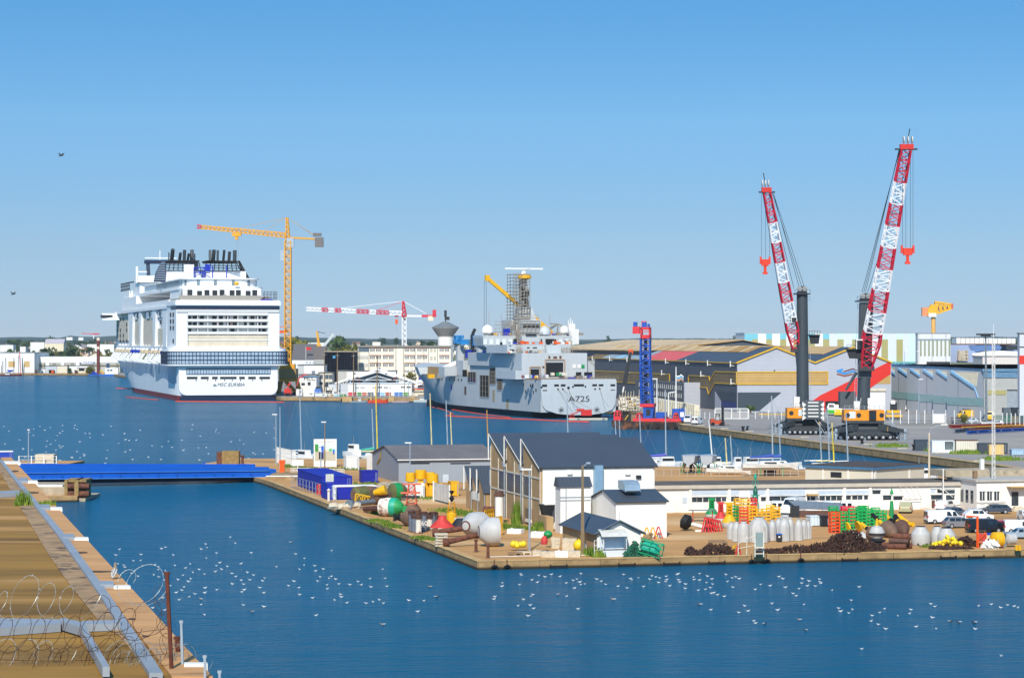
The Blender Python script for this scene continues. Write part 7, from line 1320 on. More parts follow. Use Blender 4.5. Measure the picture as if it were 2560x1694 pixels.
mb=MB(mat('ochre machine','#a9731f',.6));a=fr(zG(1697,690),-1.4);b=fr(zG(1752,592),-1.4);mb.box(a.x,b.x,-1.8,-.3,a.z-1,b.z);K.Pt('ochre_machine',mb);mb=MB(galv);mb.Be((a.x-.2,-2,b.z),(b.x+.4,-2,b.z),.08);mb.Be((b.x+.4,-2,b.z),(b.x+.4,-2,b.z+1.4),.08);K.Pt('platform_rail',mb)
a=G((1401,1333));b=G((1478,1331));T=Th('silo_house','narrow white clad tower with small grey roof before the warehouse front','tower',(a.x,a.y,1),RZ);q=T.at(zG(1692,478));w_=q.x;h=T.at(zG(1500,478)).z
mb=MB(wcl);mb.box(0,w_,0,2.6,0,h);T.Pt('wall',mb);mb=MB(roofd);mb.Xp([(-.25,h+.01),(2.85,h+.01),(2.0,h+1.3),(1.2,h+1.3)],-.2,w_+.2);T.Pt('roof',mb);mb=MB(galv);
for z in(T.at(zG(1500,553)).z,T.at(zG(1500,577)).z):mb=MB(galv);mb.box(-.06,w_+.06,-.1,-.01,z-.06,z+.06);T.Pt('seam_band',mb)
mb=MB(galv);mb.Be((w_*.18,-.08,0),(w_*.18,-.08,h),.1);T.Pt('downpipe',mb)
T=Th('lean_to','white clad lower shed with dark roof and silver vent hood','shed',(13.7,316.3,1),RZ);h=4.75;w_=7.0
mb=MB(wcl);mb.Xp([(0,0),(12,0),(12,h-.2),(5.8,h+1.1),(0,h)],0,w_);T.Pt('wall',mb);mb=MB(roofd);mb.Sl([(-.25,-.35,h-.06),(w_+.25,-.35,h-.06),(w_+.25,5.9,h+1.2),(-.25,5.9,h+1.2)],.14);T.Pt('roof',mb);mb=MB(roofd);mb.Sl([(-.25,5.9,h+1.2),(w_+.25,5.9,h+1.2),(w_+.25,12.2,h-.2),(-.25,12.2,h-.2)],.14);T.Pt('roof',mb)
mb=MB(mat('silver hood','#9fb2bd',.3,.5));a=T.at(zG(1930,508),3.6);b=T.at(zG(2048,428),3.6);mb.Xp([(2.2,a.z),(5.6,a.z+.3),(5.6,b.z),(3.4,b.z),(2.5,b.z-.5)],a.x,b.x);T.Pt('vent_hood',mb);mb=MB(Dk);mb.box(a.x+.1,b.x-.1,2.15,2.25,a.z-.1,a.z+.12);T.Pt('hood_opening',mb);mb=MB(Wh);mb.Be((w_-.1,-.15,0),(w_-.1,-.15,h),.1);T.Pt('downpipe',mb)
T=Th('hut','small white fronted hut with dark pitched roof on the pier edge','hut',(10.3,290.3,1),RZ);w_=5.5;h=2.85;r_=4.2;dp=16
mb=MB(white2);mb.Yp([(0,0),(w_,0),(w_,h),(w_/2,r_),(0,h)],-.02,.2);T.Pt('front_gable',mb);mb=MB(brick);mb.box(0,.2,.2,dp,0,h);T.Pt('side_wall',mb);mb=MB(white2);mb.box(w_-.2,w_,.2,dp,0,h);mb.Yp([(0,0),(w_,0),(w_,h),(w_/2,r_),(0,h)],dp-.2,dp);T.Pt('back_wall',mb)
for s in(-1,1):x1=w_/2+s*(w_/2+.5);mb=MB(roofy);q=[(w_/2,-.5,r_+.05),(w_/2,dp+.3,r_+.05),(x1,dp+.3,h-.2),(x1,-.5,h-.2)];mb.Sl(q if s<0 else q[::-1],-.14)if False else mb.Sl(q[::-1]if s<0 else q,.14);T.Pt('roof',mb)
mb=MB(Pn('#5a6570'));mb.Be((w_/2,-.52,r_+.1),(-.5,-.52,h-.15),.14);mb.Be((w_/2,-.52,r_+.1),(w_+.5,-.52,h-.15),.14);T.Pt('barge_board',mb)
a=T.at(zB(1415,860),-1.4);b=T.at(zB(1712,755),-1.4);bl2=Pn('#c9d2da',.5);mb=MB(bl2);mb.box(a.x,b.x,-1.5,-.05,0,b.z);o=T.Pt('kiosk_counter',mb);mb=MB(Pn('#b9c6d2',.5));c=T.at(zB(1400,580),-.3);mb.box(a.x,b.x,-.12,-.03,b.z,c.z);T.Pt('kiosk_back',mb);mb=MB(Wh)  # kiosk back: shade under the awning put into its bluish colour
for x in(a.x+.05,b.x-.05):mb.Be((x,-1.45,b.z),(x,-1.45,c.z+.1),.07)
T.Pt('kiosk_post',mb);mb=MB(mat('corrugated awning','#c9c7c0',.6,lines=((1,0,0),.2,.4,.8)));pr=[(-1.8,c.z-.05),(-1.3,c.z+.35),(-.5,c.z+.65),(-.03,c.z+.72),(-.03,c.z+.66),(-.5,c.z+.59),(-1.28,c.z+.29),(-1.76,c.z-.1)];mb.Xp(pr,a.x-.2,b.x+.1);T.Pt('awning',mb);mb=MB(rustbrown);mb.box(a.x,b.x,-1.55,-1.45,b.z,b.z+.1);T.Pt('counter_edge',mb,o)
mb=MB(Wh);
for i in range(4):mb.Be((-.7+.4*i,-1.2,0),(-.7+.4*i,-1.2,2.0),.06)
for z in(.8,1.4,2.0):mb.Be((-.7,-1.2,z),(.5,-1.2,z),.05)
T.Pt('side_railing',mb);mb=MB(galv);mb.Be((w_/2,-.3,r_),(w_/2,-.3,r_+1.2),.04);T.Pt('aerial',mb)
T=Th('annex','low brown annex with three small sawtooth roofs left of the tall warehouse','annex',PG(-.9,30.2),RZ);t=[(0,0)];zs=((2.9,6.7),(4.3,6.6),(4.8,6.5));tw_=4.4
pr=[(0,0),(0,3.0)];
for k in range(3):pr+=[(k*tw_+tw_-.1,6.3),(k*tw_+tw_,3.2 if k<2 else 0)]
mb=MB(brick);mb.Xp(pr,0,.3);T.Pt('side_wall',mb);mb=MB(brick);mb.box(.3,14,0,.2,0,3);mb.box(.3,14,13,13.2,0,3);T.Pt('end_wall',mb)
for k in range(3):
 y0=k*tw_;mb=MB(roofd);mb.Sl([(-.35,y0-.2,2.95),(14,y0-.2,2.95),(14,y0+tw_-.08,6.42),(-.35,y0+tw_-.08,6.42)],.15);T.Pt('roof',mb);mb=MB(Wh);mb.Be((-.38,y0+tw_-.05,2.9),(-.38,y0+tw_-.05,6.45),.18);T.Pt('barge_board',mb)
 mb=MB(galv);mb.Tb((-.15,y0+.05,0),(-.15,y0+.05,3),.07,n=6);T.Pt('downpipe',mb)
mb=MB(white2);mb.box(-.06,-.003,4.2,8.8,1.6,2.9);T.Pt('white_strip_window',mb);mb=MB(galv);p=T.at(zG(925,420),2);mb.Tb((p.x,1.4,p.z-1),(p.x,1.4,p.z+1.6),.22,n=10);T.Pt('flue',mb)
a=V(zG(232,270),440);T=Th('grey_shed','long low grey clad shed with shallow weathered roof','shed',(a.x,440,1),RZ);h=4.25;ls=T.at(zG(985,262)).x;dp=26;gs=mat('grey blue cladding','#8f979f',.5,var=.05,scale=.2,lines=((1,0,0),.35,.12,.85));gsy=mat('grey blue cladding gable','#868c94',.55,var=.05,scale=.2)
mb=MB(gs);mb.box(.1,ls,0,.2,0,h);T.Pt('long_wall',mb);mb=MB(gsy);mb.Xp([(0,0),(dp,0),(dp,h),(dp/2,h+1.9),(0,h)],0,.1);T.Pt('gable_wall',mb);mb=MB(gs);mb.box(.1,ls,dp-.2,dp,0,h);mb.Xp([(0,0),(dp,0),(dp,h),(dp/2,h+1.9),(0,h)],ls,ls+.1);T.Pt('back_wall',mb)
wr=mat('weathered shed roof','#6a6666',.8,var=.18,scale=.25,alt=('#8b8680',.4,.6,.15),lines=((1,0,0),1.0,.05,.8))
for s in(0,1):mb=MB(wr);q=[(-.3,-.4,h-.05),(ls+.3,-.4,h-.05),(ls+.3,dp/2,h+2.0),(-.3,dp/2,h+2.0)]if s==0 else[(-.3,dp/2,h+2.0),(ls+.3,dp/2,h+2.0),(ls+.3,dp+.4,h-.05),(-.3,dp+.4,h-.05)];mb.Sl(q,.12);T.Pt('roof',mb)
mb=MB(Wh);mb.box(-.3,ls+.3,-.55,-.41,h-.12,h+.06);T.Pt('gutter',mb)
for x0,x1 in((325,468),(625,778)):a=T.at(zG(x0,298));b=T.at(zG(x1,292));mb=MB(Dk);mb.box(a.x,b.x,-.08,-.01,a.z-.08,b.z+.02);T.Pt('door_track',mb)
a=T.at(zG(568,440));b=T.at(zG(612,380));mb=MB(Pn('#b9c2c9'));mb.box(a.x,b.x,-.07,-.01,0,b.z);T.Pt('door',mb);mb=MB(mat('ochre stripe','#a68a4a',.6));q=[T.sd(zJ(1290,285),-.02),T.sd(zJ(1285,350),-.02),T.sd(zJ(1255,405),-.02)];mb.path(q,.25,4);T.Pt('ochre_stripe',mb)
fw=Fac(None,None,1,pts=(G((1640,1281.5)),G((2400,1271))));B=Bd('workshop','long low white workshop range with strip windows behind the buoy yard','workshop',fw,(2000,1213.5),9.5,white2,None,mat('dark felt roof','#5d564e',.9,var=.3,scale=.3),over=.35)
fwin=mat('workshop glass','#39434b',.12,var=.6,scale=.8);lpan=Pn('#b7c3cf',.5)
for x0,x1,y0,y1 in((228,292,92,160),(296,358,92,160),(368,430,90,160),(437,512,90,155),(520,580,88,155),(590,640,88,150),(697,740,85,150),(746,790,85,150),(930,1000,90,145),(1055,1110,90,148),(1146,1284,80,145),(1292,1430,78,145),(1440,1575,76,145),(1600,1630,85,145),(1646,1695,85,145),(1746,1810,75,140),(1822,1875,75,140),(1885,1945,72,140),(1953,2012,72,140),(2062,2118,70,130),(2135,2195,68,130),(2202,2255,68,130),(2276,2320,68,130),(812,895,95,113)):
 pane(B,fw,zH(x0,y1),zH(x1,y0),fwin,'window',sill=Wh)
for x0,x1 in((225,655),(697,795),(920,1110),(1145,1575),(1730,2015),(2060,2335)):pane(B,fw,zH(x0,76),zH(x1,22),lpan,'light_panel',out=.05)
for x in(215,678,1132,2040,2345):u=fw.u(zH(x,0)[0]);mb=MB(white2);mb.box(u-.22,u+.22,-.22,-.005,0,B.h);B.Pt('pilaster',mb)
for x0,x1,y0,y1 in((766,850,515,565),(878,966,570,628),(988,1082,578,628),(1452,1500,505,555),(1520,1636,503,560),(1386,1500,566,622),(1545,1632,568,626),(1385,1432,503,555)):pane(B,fw,zI(x0,y1),zI(x1,y0),fwin if x0!=1385 else lpan,'window',sill=Wh)
for x0,x1,y0,y1 in((722,860,570,728),(1270,1368,565,718)):pane(B,fw,zI(x0,y1),zI(x1,y0),Wh,'door',out=.09)
pane(B,fw,zH(18,285),zH(100,105),Wh,'door',out=.1);pane(B,fw,zH(124,175),zH(178,105),lpan,'window');pane(B,fw,zI(1392,715),zI(1425,632),rustbrown,'rusty_door',out=.08);pane(B,fw,zI(1440,650),zI(1480,628),Dk,'opening',out=.08)
mb=MB(mat('tan canopy','#b99a62',.7));u0,u1,z0,z1=fw.rect(zH(1590,80),zH(1720,64));mb.box(u0,u1,-.9,-.02,z0,z1);B.Pt('door_canopy',mb);mb=MB(Pn('#b8afa0',.8));mb.box(-.3,fw.len+.3,-.4,-.36,B.h-.25,B.h+.3);B.Pt('roof_edge',mb)
mb=MB(Wh);u=fw.u(zI(1440,0)[0]);mb.Be((u,-3,0),(u,-3,6.4),.14);mb.Be((u-.5,-3,3.2),(u+3,-3,3.2),.1);mb.Be((u+.1,-3,3.2),(u+1.6,-3,2.0),.08);B.Pt('gantry_post',mb)
mb=MB(Wh);u0=fw.u(zI(1090,0)[0]);u1=fw.u(zI(1265,0)[0])
for k in range(4):x=u0+(u1-u0)*k/3;mb.Be((x-.6,-.3,3.6),(x,-.9,2.3),.05)
mb.Be((u0,-.9,2.3),(u1,-.9,2.3),.06);mb.Be((u0,-.9,1.9),(u1,-.9,1.9),.06);B.Pt('awning_frame',mb)
a=G(zI(1870,752));fo=Fac(None,None,1,pts=(a,a+Vc((UX*14,UY*14,0))));T=Th('office','white single storey office with three tall windows and stone steps','office',a,fo.rz);T.fc=fo;h=fo.z(zI(1900,440));mb=MB(white2);mb.box(0,14,0,11,0,h);T.Pt('wall',mb);mb=MB(Pn('#a9a7a0',.85));mb.box(-.3,14.3,-.3,11.3,h+.003,h+.32);T.Pt('roof',mb)
for x0,x1 in((1902,1952),(1980,2028),(2055,2104)):o=pane(T,fo,zI(x0,634),zI(x1,530),fwin,'window',sill=Wh);u0,u1,z0,z1=fo.rect(zI(x0,634),zI(x1,530));mb=MB(Wh);mb.box((u0+u1)/2-.05,(u0+u1)/2+.05,-.1,-.061,z0,z1);mb.box(u0,u1,-.1,-.061,z1-.55,z1-.47);T.Pt('window_frame',mb,o)
pane(T,fo,zI(2238,690),zI(2310,545),fwin,'door',out=.05);mb=MB(mat('tan canopy','#b99a62'));u0,u1,z0,z1=fo.rect(zI(2185,500),zI(2420,485));mb.box(u0,u1,-1.6,-.01,z0,z1+.1);T.Pt('door_canopy',mb)
u0,u1,_,_=fo.rect(zI(2215,740),zI(2370,700))
for k in range(4):mb=MB(palecon);mb.box(u0+.2*k,u1-.2*k,-1.6+.3*k,-.01,.17*k,.17*(k+1));T.Pt('step',mb)
u0,u1,z0,z1=fo.rect(zI(1870,660),zI(2175,650));mb=MB(Pn('#c2c0ba'));mb.box(0,u1,-.12,-.005,z0,z1);T.Pt('string_course',mb)
for y0 in(1.2,3.0,4.8):mb=MB(fwin);mb.box(-.06,.1,y0,y0+.9,1.2,3.1);T.Pt('side_window',mb)
mb=MB(concrete);mb.box(-1.5,14,8,14,h+.33,h+1.35);T.Pt('parapet_block',mb);mb=MB(wood);p=fo.u(zI(1950,0)[0]);mb.box(p-.3,p+.3,3,3.6,h+.32,h+1.5);mb=T.Pt('chimney',mb);mb=MB(Wh);p=fo.u(zI(2200,0)[0]);mb.box(p-.3,p+.3,9,9.5,h+1.3,h+3.0);T.Pt('white_flue',mb)
T=Th('radio_mast','thin white lattice radio mast on the office roof','mast',(0,0,0));d=a.y+4;t=V(zQ(2112,372),d);b=V((2483,1199),d);mb=MB(Wh);mb.La((t.x,d,b.z),(t.x,d,t.z-3),.42,.36,46,.05,.035);mb.Be((t.x,d,t.z-3),(t.x,d,t.z),.05);Sg('radio_mast',mb,'thin white lattice radio mast on the office roof','mast');bpy.data.objects.remove(T.o)
T=Th('lamp_post','tall concrete lamp post with curved arm behind the workshop roof','lamp post',(V((2323,1200),400).x,400,1));t=T.at(zW(715,1195));mb=MB(palecon);mb.Tb((0,0,0),(0,0,t.z-1.2),.22,.15,8);T.Pt('pole',mb);mb=MB(galv);q=[(0,0,t.z-1.3),(.3,0,t.z-.5),(1.2,0,t.z),(2.2,0,t.z+.15)];mb.path(q,.07,6);T.Pt('arm',mb);mb=MB(Wh);mb.Cb((2.5,0,t.z+.2),1.1,.3,.2);T.Pt('lamp_head',mb)
A=Vc((49.5,405,1));C_=Vc((59.6,396.5,1));D_=Vc((70,407.5,1));beige=mat('beige panels','#c9c2b0',.8,var=.06,scale=.2);T=Th('pavilion','beige panelled building with flat roof and blue edge behind the workshop','building',A);h=4.7
mb=MB(beige);E_=A+(D_-C_);mb.add([p-A+Vc((0,0,z))for z in(0,h)for p in(A,C_,D_,E_)],[(3,2,1,0),(4,5,6,7),(0,1,5,4),(1,2,6,5),(2,3,7,6),(3,0,4,7)]);T.Pt('wall',mb);cen=(A+D_)/2
mb=MB(Pn('#3f6c8f',.5));mb.add([(p-cen)*1.05+cen-A+Vc((0,0,z))for z in(h+.01,h+.4)for p in(A,C_,D_,E_)],[(3,2,1,0),(4,5,6,7),(0,1,5,4),(1,2,6,5),(2,3,7,6),(3,0,4,7)]);T.Pt('roof_edge',mb);mb=MB(mat('brown roof felt','#4a3f39',.9));mb.add([(p-cen)*1.03+cen-A+Vc((0,0,z))for z in(h+.401,h+.5)for p in(A,C_,D_,E_)],[(3,2,1,0),(4,5,6,7),(0,1,5,4),(1,2,6,5),(2,3,7,6),(3,0,4,7)]);T.Pt('roof',mb)
fa=Fac(None,None,1,pts=(A,C_));T2=Th('x','','',A,fa.rz);T.fc=fa;col.objects.unlink(T2.o)
def onf(fc,p,q,m,name,th,out=.06):
 u0,u1,z0,z1=fc.rect(p,q);mb=MB(m);R_=Matrix.Rotation(fc.rz,4,'Z');mb.M=Matrix.Translation(fc.A-th.loc)@R_;mb.box(u0,u1,-out,-.005,z0,z1);return th.Pt(name,mb)
onf(fa,zI(325,392),zI(440,335),Dk,'window',T);fb=Fac(None,None,1,pts=(C_,D_));
for x in(240,505,760):onf(fa,zI(x,440),zI(x+14,290),white2,'pilaster',T,.12)
onf(fb,zI(785,430),zI(802,310),white2,'pilaster',T,.12);onf(fb,zI(1150,430),zI(1160,310),white2,'pilaster',T,.12)
for o in[o for o in bpy.data.objects if o.name=='x']:bpy.data.objects.remove(o)
for p,cl_,kd,rz,L_,H_,lab in((zI(1120,765),'#a39f7c','hatch',rad(-103),4.3,1.65,'olive green off-roader parked facing the workshop door'),(zI(1540,735),'#dfe1e2','hatch',rad(-125),4.0,1.5,'white small car beside the white gantry post'),(zI(2060,775),'#3d4552','estate',rad(3),4.7,1.45,'dark blue grey estate car before the office steps'),(zI(1520,880),'#e3e4e4','van',rad(188),5.3,1.95,'long white panel van, leftmost of the parked rows'),(zI(1690,925),'#77797f','estate',rad(186),4.6,1.55,'grey car half hidden behind the black van'),(zI(1960,975),'#10141d','van',rad(186),5.1,1.9,'black people carrier in the front row'),(zI(1880,850),'#dfe2e4','hatch',rad(184),4.3,1.65,'white car with roof rails behind the black van'),(zI(2150,960),'#b01524','hatch',rad(186),4.2,1.5,'red car right of the black van'),(zI(2330,985),'#e2e1db','van',rad(176),4.4,1.85,'white van cut by the right edge of the yard'),(zI(2345,1040),'#8fa0b0','hatch',rad(4),4.1,1.45,'light blue car before the white van at the right'),(zI(2400,850),'#dcdedf','hatch',rad(95),4.2,1.55,'white car behind the right hand van'),(zI(1650,810),'#4c5563','hatch',rad(186),4.1,1.5,'dark car roof showing behind the white panel van')):
 g=G(p);car('van' if kd=='van' else 'parked_car',lab,'van' if kd=='van' else 'car',tuple(g),rz,cl_,L_,1.85,H_,kd,roofbar='rails' in lab)
for i,(x,lab)in En(((1245,'white van with red rear edge, partly hidden behind the yellow crates'),(1660,'small white van, first right of the tall white van'),(1850,'small white van, second right of the tall white van'),(2065,'small white van, third right of the tall white van'))):
 g=G(zH(x,292));car('van',lab,'van',tuple(g),rad(-96),'#e2e3e3',4.3,1.8,1.85,'van',roofbar=False)
g=G(zH(1440,318));car('van','tall white van with roof rack facing the quay','van',tuple(g),rad(62),'#e4e5e5',5.6,2.0,2.6,'van',roofbar=True)
gpl=mat('grey moulded plastic','#b4b3b0',.55,var=.1,scale=.8,stain=.1);rr2=mat('faded red paint','#c23a34',.6,var=.25,alt=('#8d5a4a',1.2,.6,.15));yl2=mat('faded yellow paint','#d9a70c',.55,var=.2);gr2=mat('green buoy paint','#1d8a4a',.5,var=.2);oli=mat('slimy olive steel','#5c6238',.8,var=.4,scale=1.2,alt=('#6b4a33',1,.5,.2));brs=mat('brown buoy steel','#6a5444',.75,var=.25,scale=1,alt=('#8a5a3a',1.3,.56,.2));wrs=mat('white paint with rust','#d6cfc2',.7,var=.12,scale=.8,alt=('#7a4630',.9,.52,.1));teal=mat('teal buoy paint','#1f9c80',.5,var=.2)
def g1(p):return G(p,1.0)
def rel(a,b):
 return abs(b[0]-a[0])/2*(CZ-1)/(a[1]-HY)
def Ld(name,label,cat,p,prof,mats,ax=(0,0,1),up=0.,n=18,group=None,Pt='body'):
 K=Th(name,label,cat,tuple(g1(p)),0,group);mb=MB(mats[0]);mb.Lt(prof,n,(0,0,up),ax,mats);K.Pt(Pt,mb,smooth=True);return K
k=0
for x,y,w,h,nm in((705,606,100,210,'leftmost, half hidden behind its neighbours'),(765,632,110,240,'second from the left, narrow necked'),(848,640,150,250,'with square ribs, left of the widest one'),(1030,640,250,300,'widest and tallest, behind the lifeguard chair'),(1188,622,100,250,'right of the widest one, behind the black bin'),(1265,600,100,250,'just behind the black bin'),(1332,628,140,280,'with a diagonal seam, right of the black bin'),(1400,622,90,280,'narrow, fourth from the right end'),(1500,622,100,260,'third from the right end'),(1562,606,90,240,'second from the right end'),(1612,602,70,220,'at the right end of the row'),(1340,560,190,250,'tall pale one at the back of the group')):
 p=zH(x,y);m=(CZ-1)/(p[1]-HY)/4.74;r_=w*m/2;hh=h*m;K=Ld('buoy_float','grey plastic buoy float '+nm,'float',p,[(r_,.05),(r_*1.02,hh*.3),(r_,hh*.62),(r_*.72,hh*.86),(r_*.5,hh*.9),(r_*.48,hh)],[gpl],group='grey plastic floats in the yard',n=14 if k%3 else 8);k+=1
 mb=MB(Dk);mb.Tb((0,0,hh),(0,0,hh+.05),r_*.36,n=10);K.Pt('socket',mb);mb=MB(gpl);
 for a in range(4):mb=MB(gpl);c=a*1.57+.5;mb.Cb((math.cos(c)*r_*.97,math.sin(c)*r_*.97,hh*.33),.22,.22,hh*.62,rz=c);K.Pt('rib',mb)
for x,y,w,h,lab in((612,1335,290,275,'large grey round shouldered tank, left of three'),(862,1328,200,270,'large grey round shouldered tank, middle one at the back'),(1005,1338,275,255,'large grey round shouldered tank, right one behind the yellow floats')):
 p=zD(x,y);m=(CZ-1)/(p[1]-HY)/6.03;r_=w*m/2;hh=h*m;K=Ld('buoy_float',lab,'float',p,[(r_*.95,.02),(r_,.15),(r_,hh*.55),(r_*.93,hh*.68),(r_*.58,hh*.93),(r_*.55,hh)],[gpl],n=20,group='grey plastic floats in the yard');mb=MB(Dk);mb.Tb((0,0,hh),(0,0,hh+.08),r_*.5,n=12);K.Pt('hatch',mb)
 for a in(3.4,4.3,5.2):mb=MB(Dk);mb.Cb((math.cos(a)*r_,math.sin(a)*r_,.18),.25,.2,.2,rz=a);K.Pt('foot_notch',mb)
for x,y,w,yt,m,nm in((470,358,155,115,gr2,'green'),(578,410,150,160,rr2,'red'),(680,470,185,168,yl2,'yellow')):
 p=zH(x,y);q=(CZ-1)/(p[1]-HY)/4.74;r_=w*q/2;hh=(y-yt)*q;K=Ld('tower_buoy',f'{nm} dome buoy with a pierced tower on a grey float','buoy',p,[(r_*.8,0),(r_,.3),(r_,hh*.22),(r_*.95,hh*.27),(r_*.45,hh*.5),(r_*.4,hh*.52)],[gpl,gpl,m,m,m]);t=r_*.34;mb=MB(m)
 for a in range(4):c=a*1.571+.78;mb.Be((math.cos(c)*t*1.3,math.sin(c)*t*1.3,hh*.5),(math.cos(c)*t,math.sin(c)*t,hh*.94),.16)
 for z in(.5,.62,.74,.86):mb.Lt([(t*1.25,hh*z),(t*1.25,hh*z+.12)],8)
 mb.box(-t*1.7,t*1.7,-t*.5,t*.5,hh*.93,hh);K.Pt('tower',mb);mb=MB(m);mb.Tb((0,0,hh*.52),(0,0,hh*.93),t*.55,n=8);K.Pt('mast',mb)
def crate_mesh(c):
 mb=MB(mat('crate '+c,c,.5,var=.15));s=.58;h=.46
 for x in(-s,s):
  for y in(-s,s):mb.Cb((x,y,h/2),.13,.13,h)
 for z in(.06,h-.05):
  for k_ in(-s,s):mb.Cb((0,k_,z),s*2,.07,.1);mb.Cb((k_,0,z),.07,s*2,.1)
 mb.Cb((0,-s,h/2),.1,.06,h);mb.Cb((-s,0,h/2),.06,.1,h);mb.Cb((0,0,.07),s*2,s*2,.05)
 return mb.mesh('crate')
CM={}
CR=[]
for x,y,nl,c,nm in((850,420,5,'#d4481f','orange'),(945,402,5,'#d9a10d','yellow'),(1012,400,4,'#d9a10d','yellow'),(1120,395,4,'#d9a10d','yellow'),(1225,370,4,'#d9a10d','yellow'),(790,345,6,'#dba515','yellow'),(870,350,6,'#e0c05a','pale yellow'),(950,345,6,'#d43a34','red'),(735,400,5,'#1a8a3f','green'),(1165,350,4,'#e0b83a','pale yellow')):CR.append((zH(x,y),nl,c,nm,zH(x,y)[0]))
for x,y,nl,c,nm in((862,478,6,'#dd4a14','bright orange'),(1005,470,6,'#0f9a47','green'),(1140,420,6,'#0f9a47','green'),(1262,395,6,'#10a04c','green'),(1370,370,5,'#10a04c','green'),(1470,350,5,'#10a04c','green'),(1555,340,4,'#12a558','green'),(1110,330,5,'#d8242c','red'),(1030,330,5,'#d8242c','red'),(850,330,5,'#0f9a47','green'),(1290,320,5,'#0f9a47','green')):CR.append((zE(x,y),nl,c,nm,zE(x,y)[0]))
CR.sort(key=lambda t:t[4])
for i,(p,nl,c,nm,_)in En(CR):
 if c not in CM:CM[c]=crate_mesh(c)
 g=g1(p);rz=R.uniform(-.15,.25)
 for l_ in range(nl):
  o=bpy.data.objects.new('plastic_crate',CM[c]);col.objects.link(o);o.location=(g.x,g.y,1.0+.47*l_);o.rotation_euler=(0,0,rz+R.uniform(-.03,.03))
  tag(o,f"{nm} plastic crate, {ordn(l_)} from the ground in the {ordn(i) if i<20 else 'last'} stack from the left",'crate','plastic crates stacked in the yard')
def spar(label,base,tip,r0,r1,m,tubes,nose=None,cat='buoy',name='spar_buoy',group='spar buoys lying in the yard'):
 a=G(base,1+r0);b=g1(tip);a.z=1;K=Th(name,label,cat,tuple(a),0,group);d=Vc((b.x-a.x,-2.1*r0,0));l=d.length;d=d/l;mb=MB(m);mb.Lt([(r0*.6,-.25),(r0,0),(r0*.97,l*.35),(r0*.62,l*.78),(r1,l)],18,(0,0,r0),(d.x,d.y,-(r0-r1)*.8/l));K.Pt('body',mb,smooth=True)
 for c,(ln,r,mm)in En(tubes):o=d*(-.25-sum(t[0]for t in tubes[:c]));e=o-d*ln;s=.42;mb=MB(mm);mb.Tb((o.x,o.y,r0+(-o.dot(d))*s),(e.x,e.y,r0+(-e.dot(d))*s),r,n=10);K.Pt('tube',mb)
 return K
spar('brown spar buoy with a tall black and yellow tube, middle of the group',zD(95,1085),zD(245,1240),1.15,.16,brs,[(1.6,.3,yl2),(1.9,.28,Bk)]);spar('rust flaked spar buoy with a black tube, next to the grey tanks',zD(315,1060),zD(445,1228),1.05,.14,rustbrown,[(1.2,.34,yl2),(1.4,.36,Bk)]);spar('darker brown spar buoy at the back left of the group',zE(1420,480),zE(1450,545),.95,.3,brs,[(1.0,.26,Bk),(1.1,.28,yl2)])
spar('small pale grey cone buoy with teal top lying tip forward',zE(1160,510),zE(1218,560),.5,.06,gpl,[(.9,.11,teal)]);spar('small pale grey cone buoy with a red top, right of the teal topped one',zE(1275,520),zE(1315,578),.52,.05,gpl,[(.9,.11,rr2)])
K=spar('yellow and black tipped tube buoy behind the brown spars',zE(1700,300),zE(1740,345),.4,.3,Bk,[(1.6,.34,yl2)]);K=spar('fat yellow tube lying behind the grey tanks',zD(440,1020),zD(450,1040),.34,.34,yl2,[(2.2,.34,yl2)])
K=Ld('ball_buoy','grey white ball buoy in a net sitting on stacked tyres','buoy',zE(1495,690),[(.6,1.05),(.98,1.5),(1.02,1.9),(.7,2.5),(.2,2.7),(.12,3.6)],[gpl,gpl,gpl,gpl,yl2]);mb=MB(mat('dark netting','#2f2a28',.9));mb.Lt([(1.03,1.5),(1.05,1.7),(1.04,1.78)],16);K.Pt('net_band',mb)
for i in range(3):K=Ld('tyre',f'old tyre under the netted ball buoy, {ordn(i)} from the ground','tyre',zE(1495,690),[(.55,.33*i),(1.05,.33*i+.05),(1.15,.33*i+.16),(1.05,.33*i+.27),(.55,.33*i+.32)],[tyre if i else rust])
g=g1(zE(1210,470));K=Th('ring_float','yellow disc float leaning among the spar buoys','float',tuple(g));mb=MB(yl2);mb.Tb((0,0,.75),(.25,.1,.85),.75,n=18);mb.Tb((-1.6,-.6,.7),(-1.4,-.5,.75),.7,n=18);K.Pt('disc',mb)
g=g1(zD(175,940));K=Th('beacon_buoy','slim green conical beacon buoy with a triangular topmark','buoy',tuple(g));mb=MB(gr2);mb.Lt([(.42,0),(.4,.3),(.22,2.6)],12);K.Pt('body',mb);mb=MB(Wh);mb.Be((0,0,2.6),(0,0,3.8),.1);K.Pt('rod',mb);mb=MB(gr2);mb.Lt([(.32,3.6),(0,4.6)],8);K.Pt('topmark',mb)
g=g1(zH(988,300));K=Th('beacon_buoy','green lattice beacon with a ball and lantern in front of the workshop','buoy',tuple(g));mb=MB(teal);mb.La((0,0,0),(0,0,3.6),1.3,.9,4,.1,.07);mb.box(-.8,.8,-.8,.8,3.6,3.75);K.Pt('tower',mb);mb=MB(mat('dark teal','#15604f',.5));mb.Lt([(.45,3.75),(.5,4.6),(.3,5.0),(.2,5.6)],10);K.Pt('lantern',mb);mb=MB(teal);
for a in range(4):c=a*1.57;mb.path([(math.cos(c)*.2,math.sin(c)*.2,5.4),(math.cos(c)*.7,math.sin(c)*.7,6.0),(math.cos(c)*.45,math.sin(c)*.45,6.8),(0,0,7.2)],.05,4)
mb.Lt([(.3,7.1),(.35,7.5),(0,8.3)],8);K.Pt('topmark',mb);K.o.scale=(.74,.74,.74)
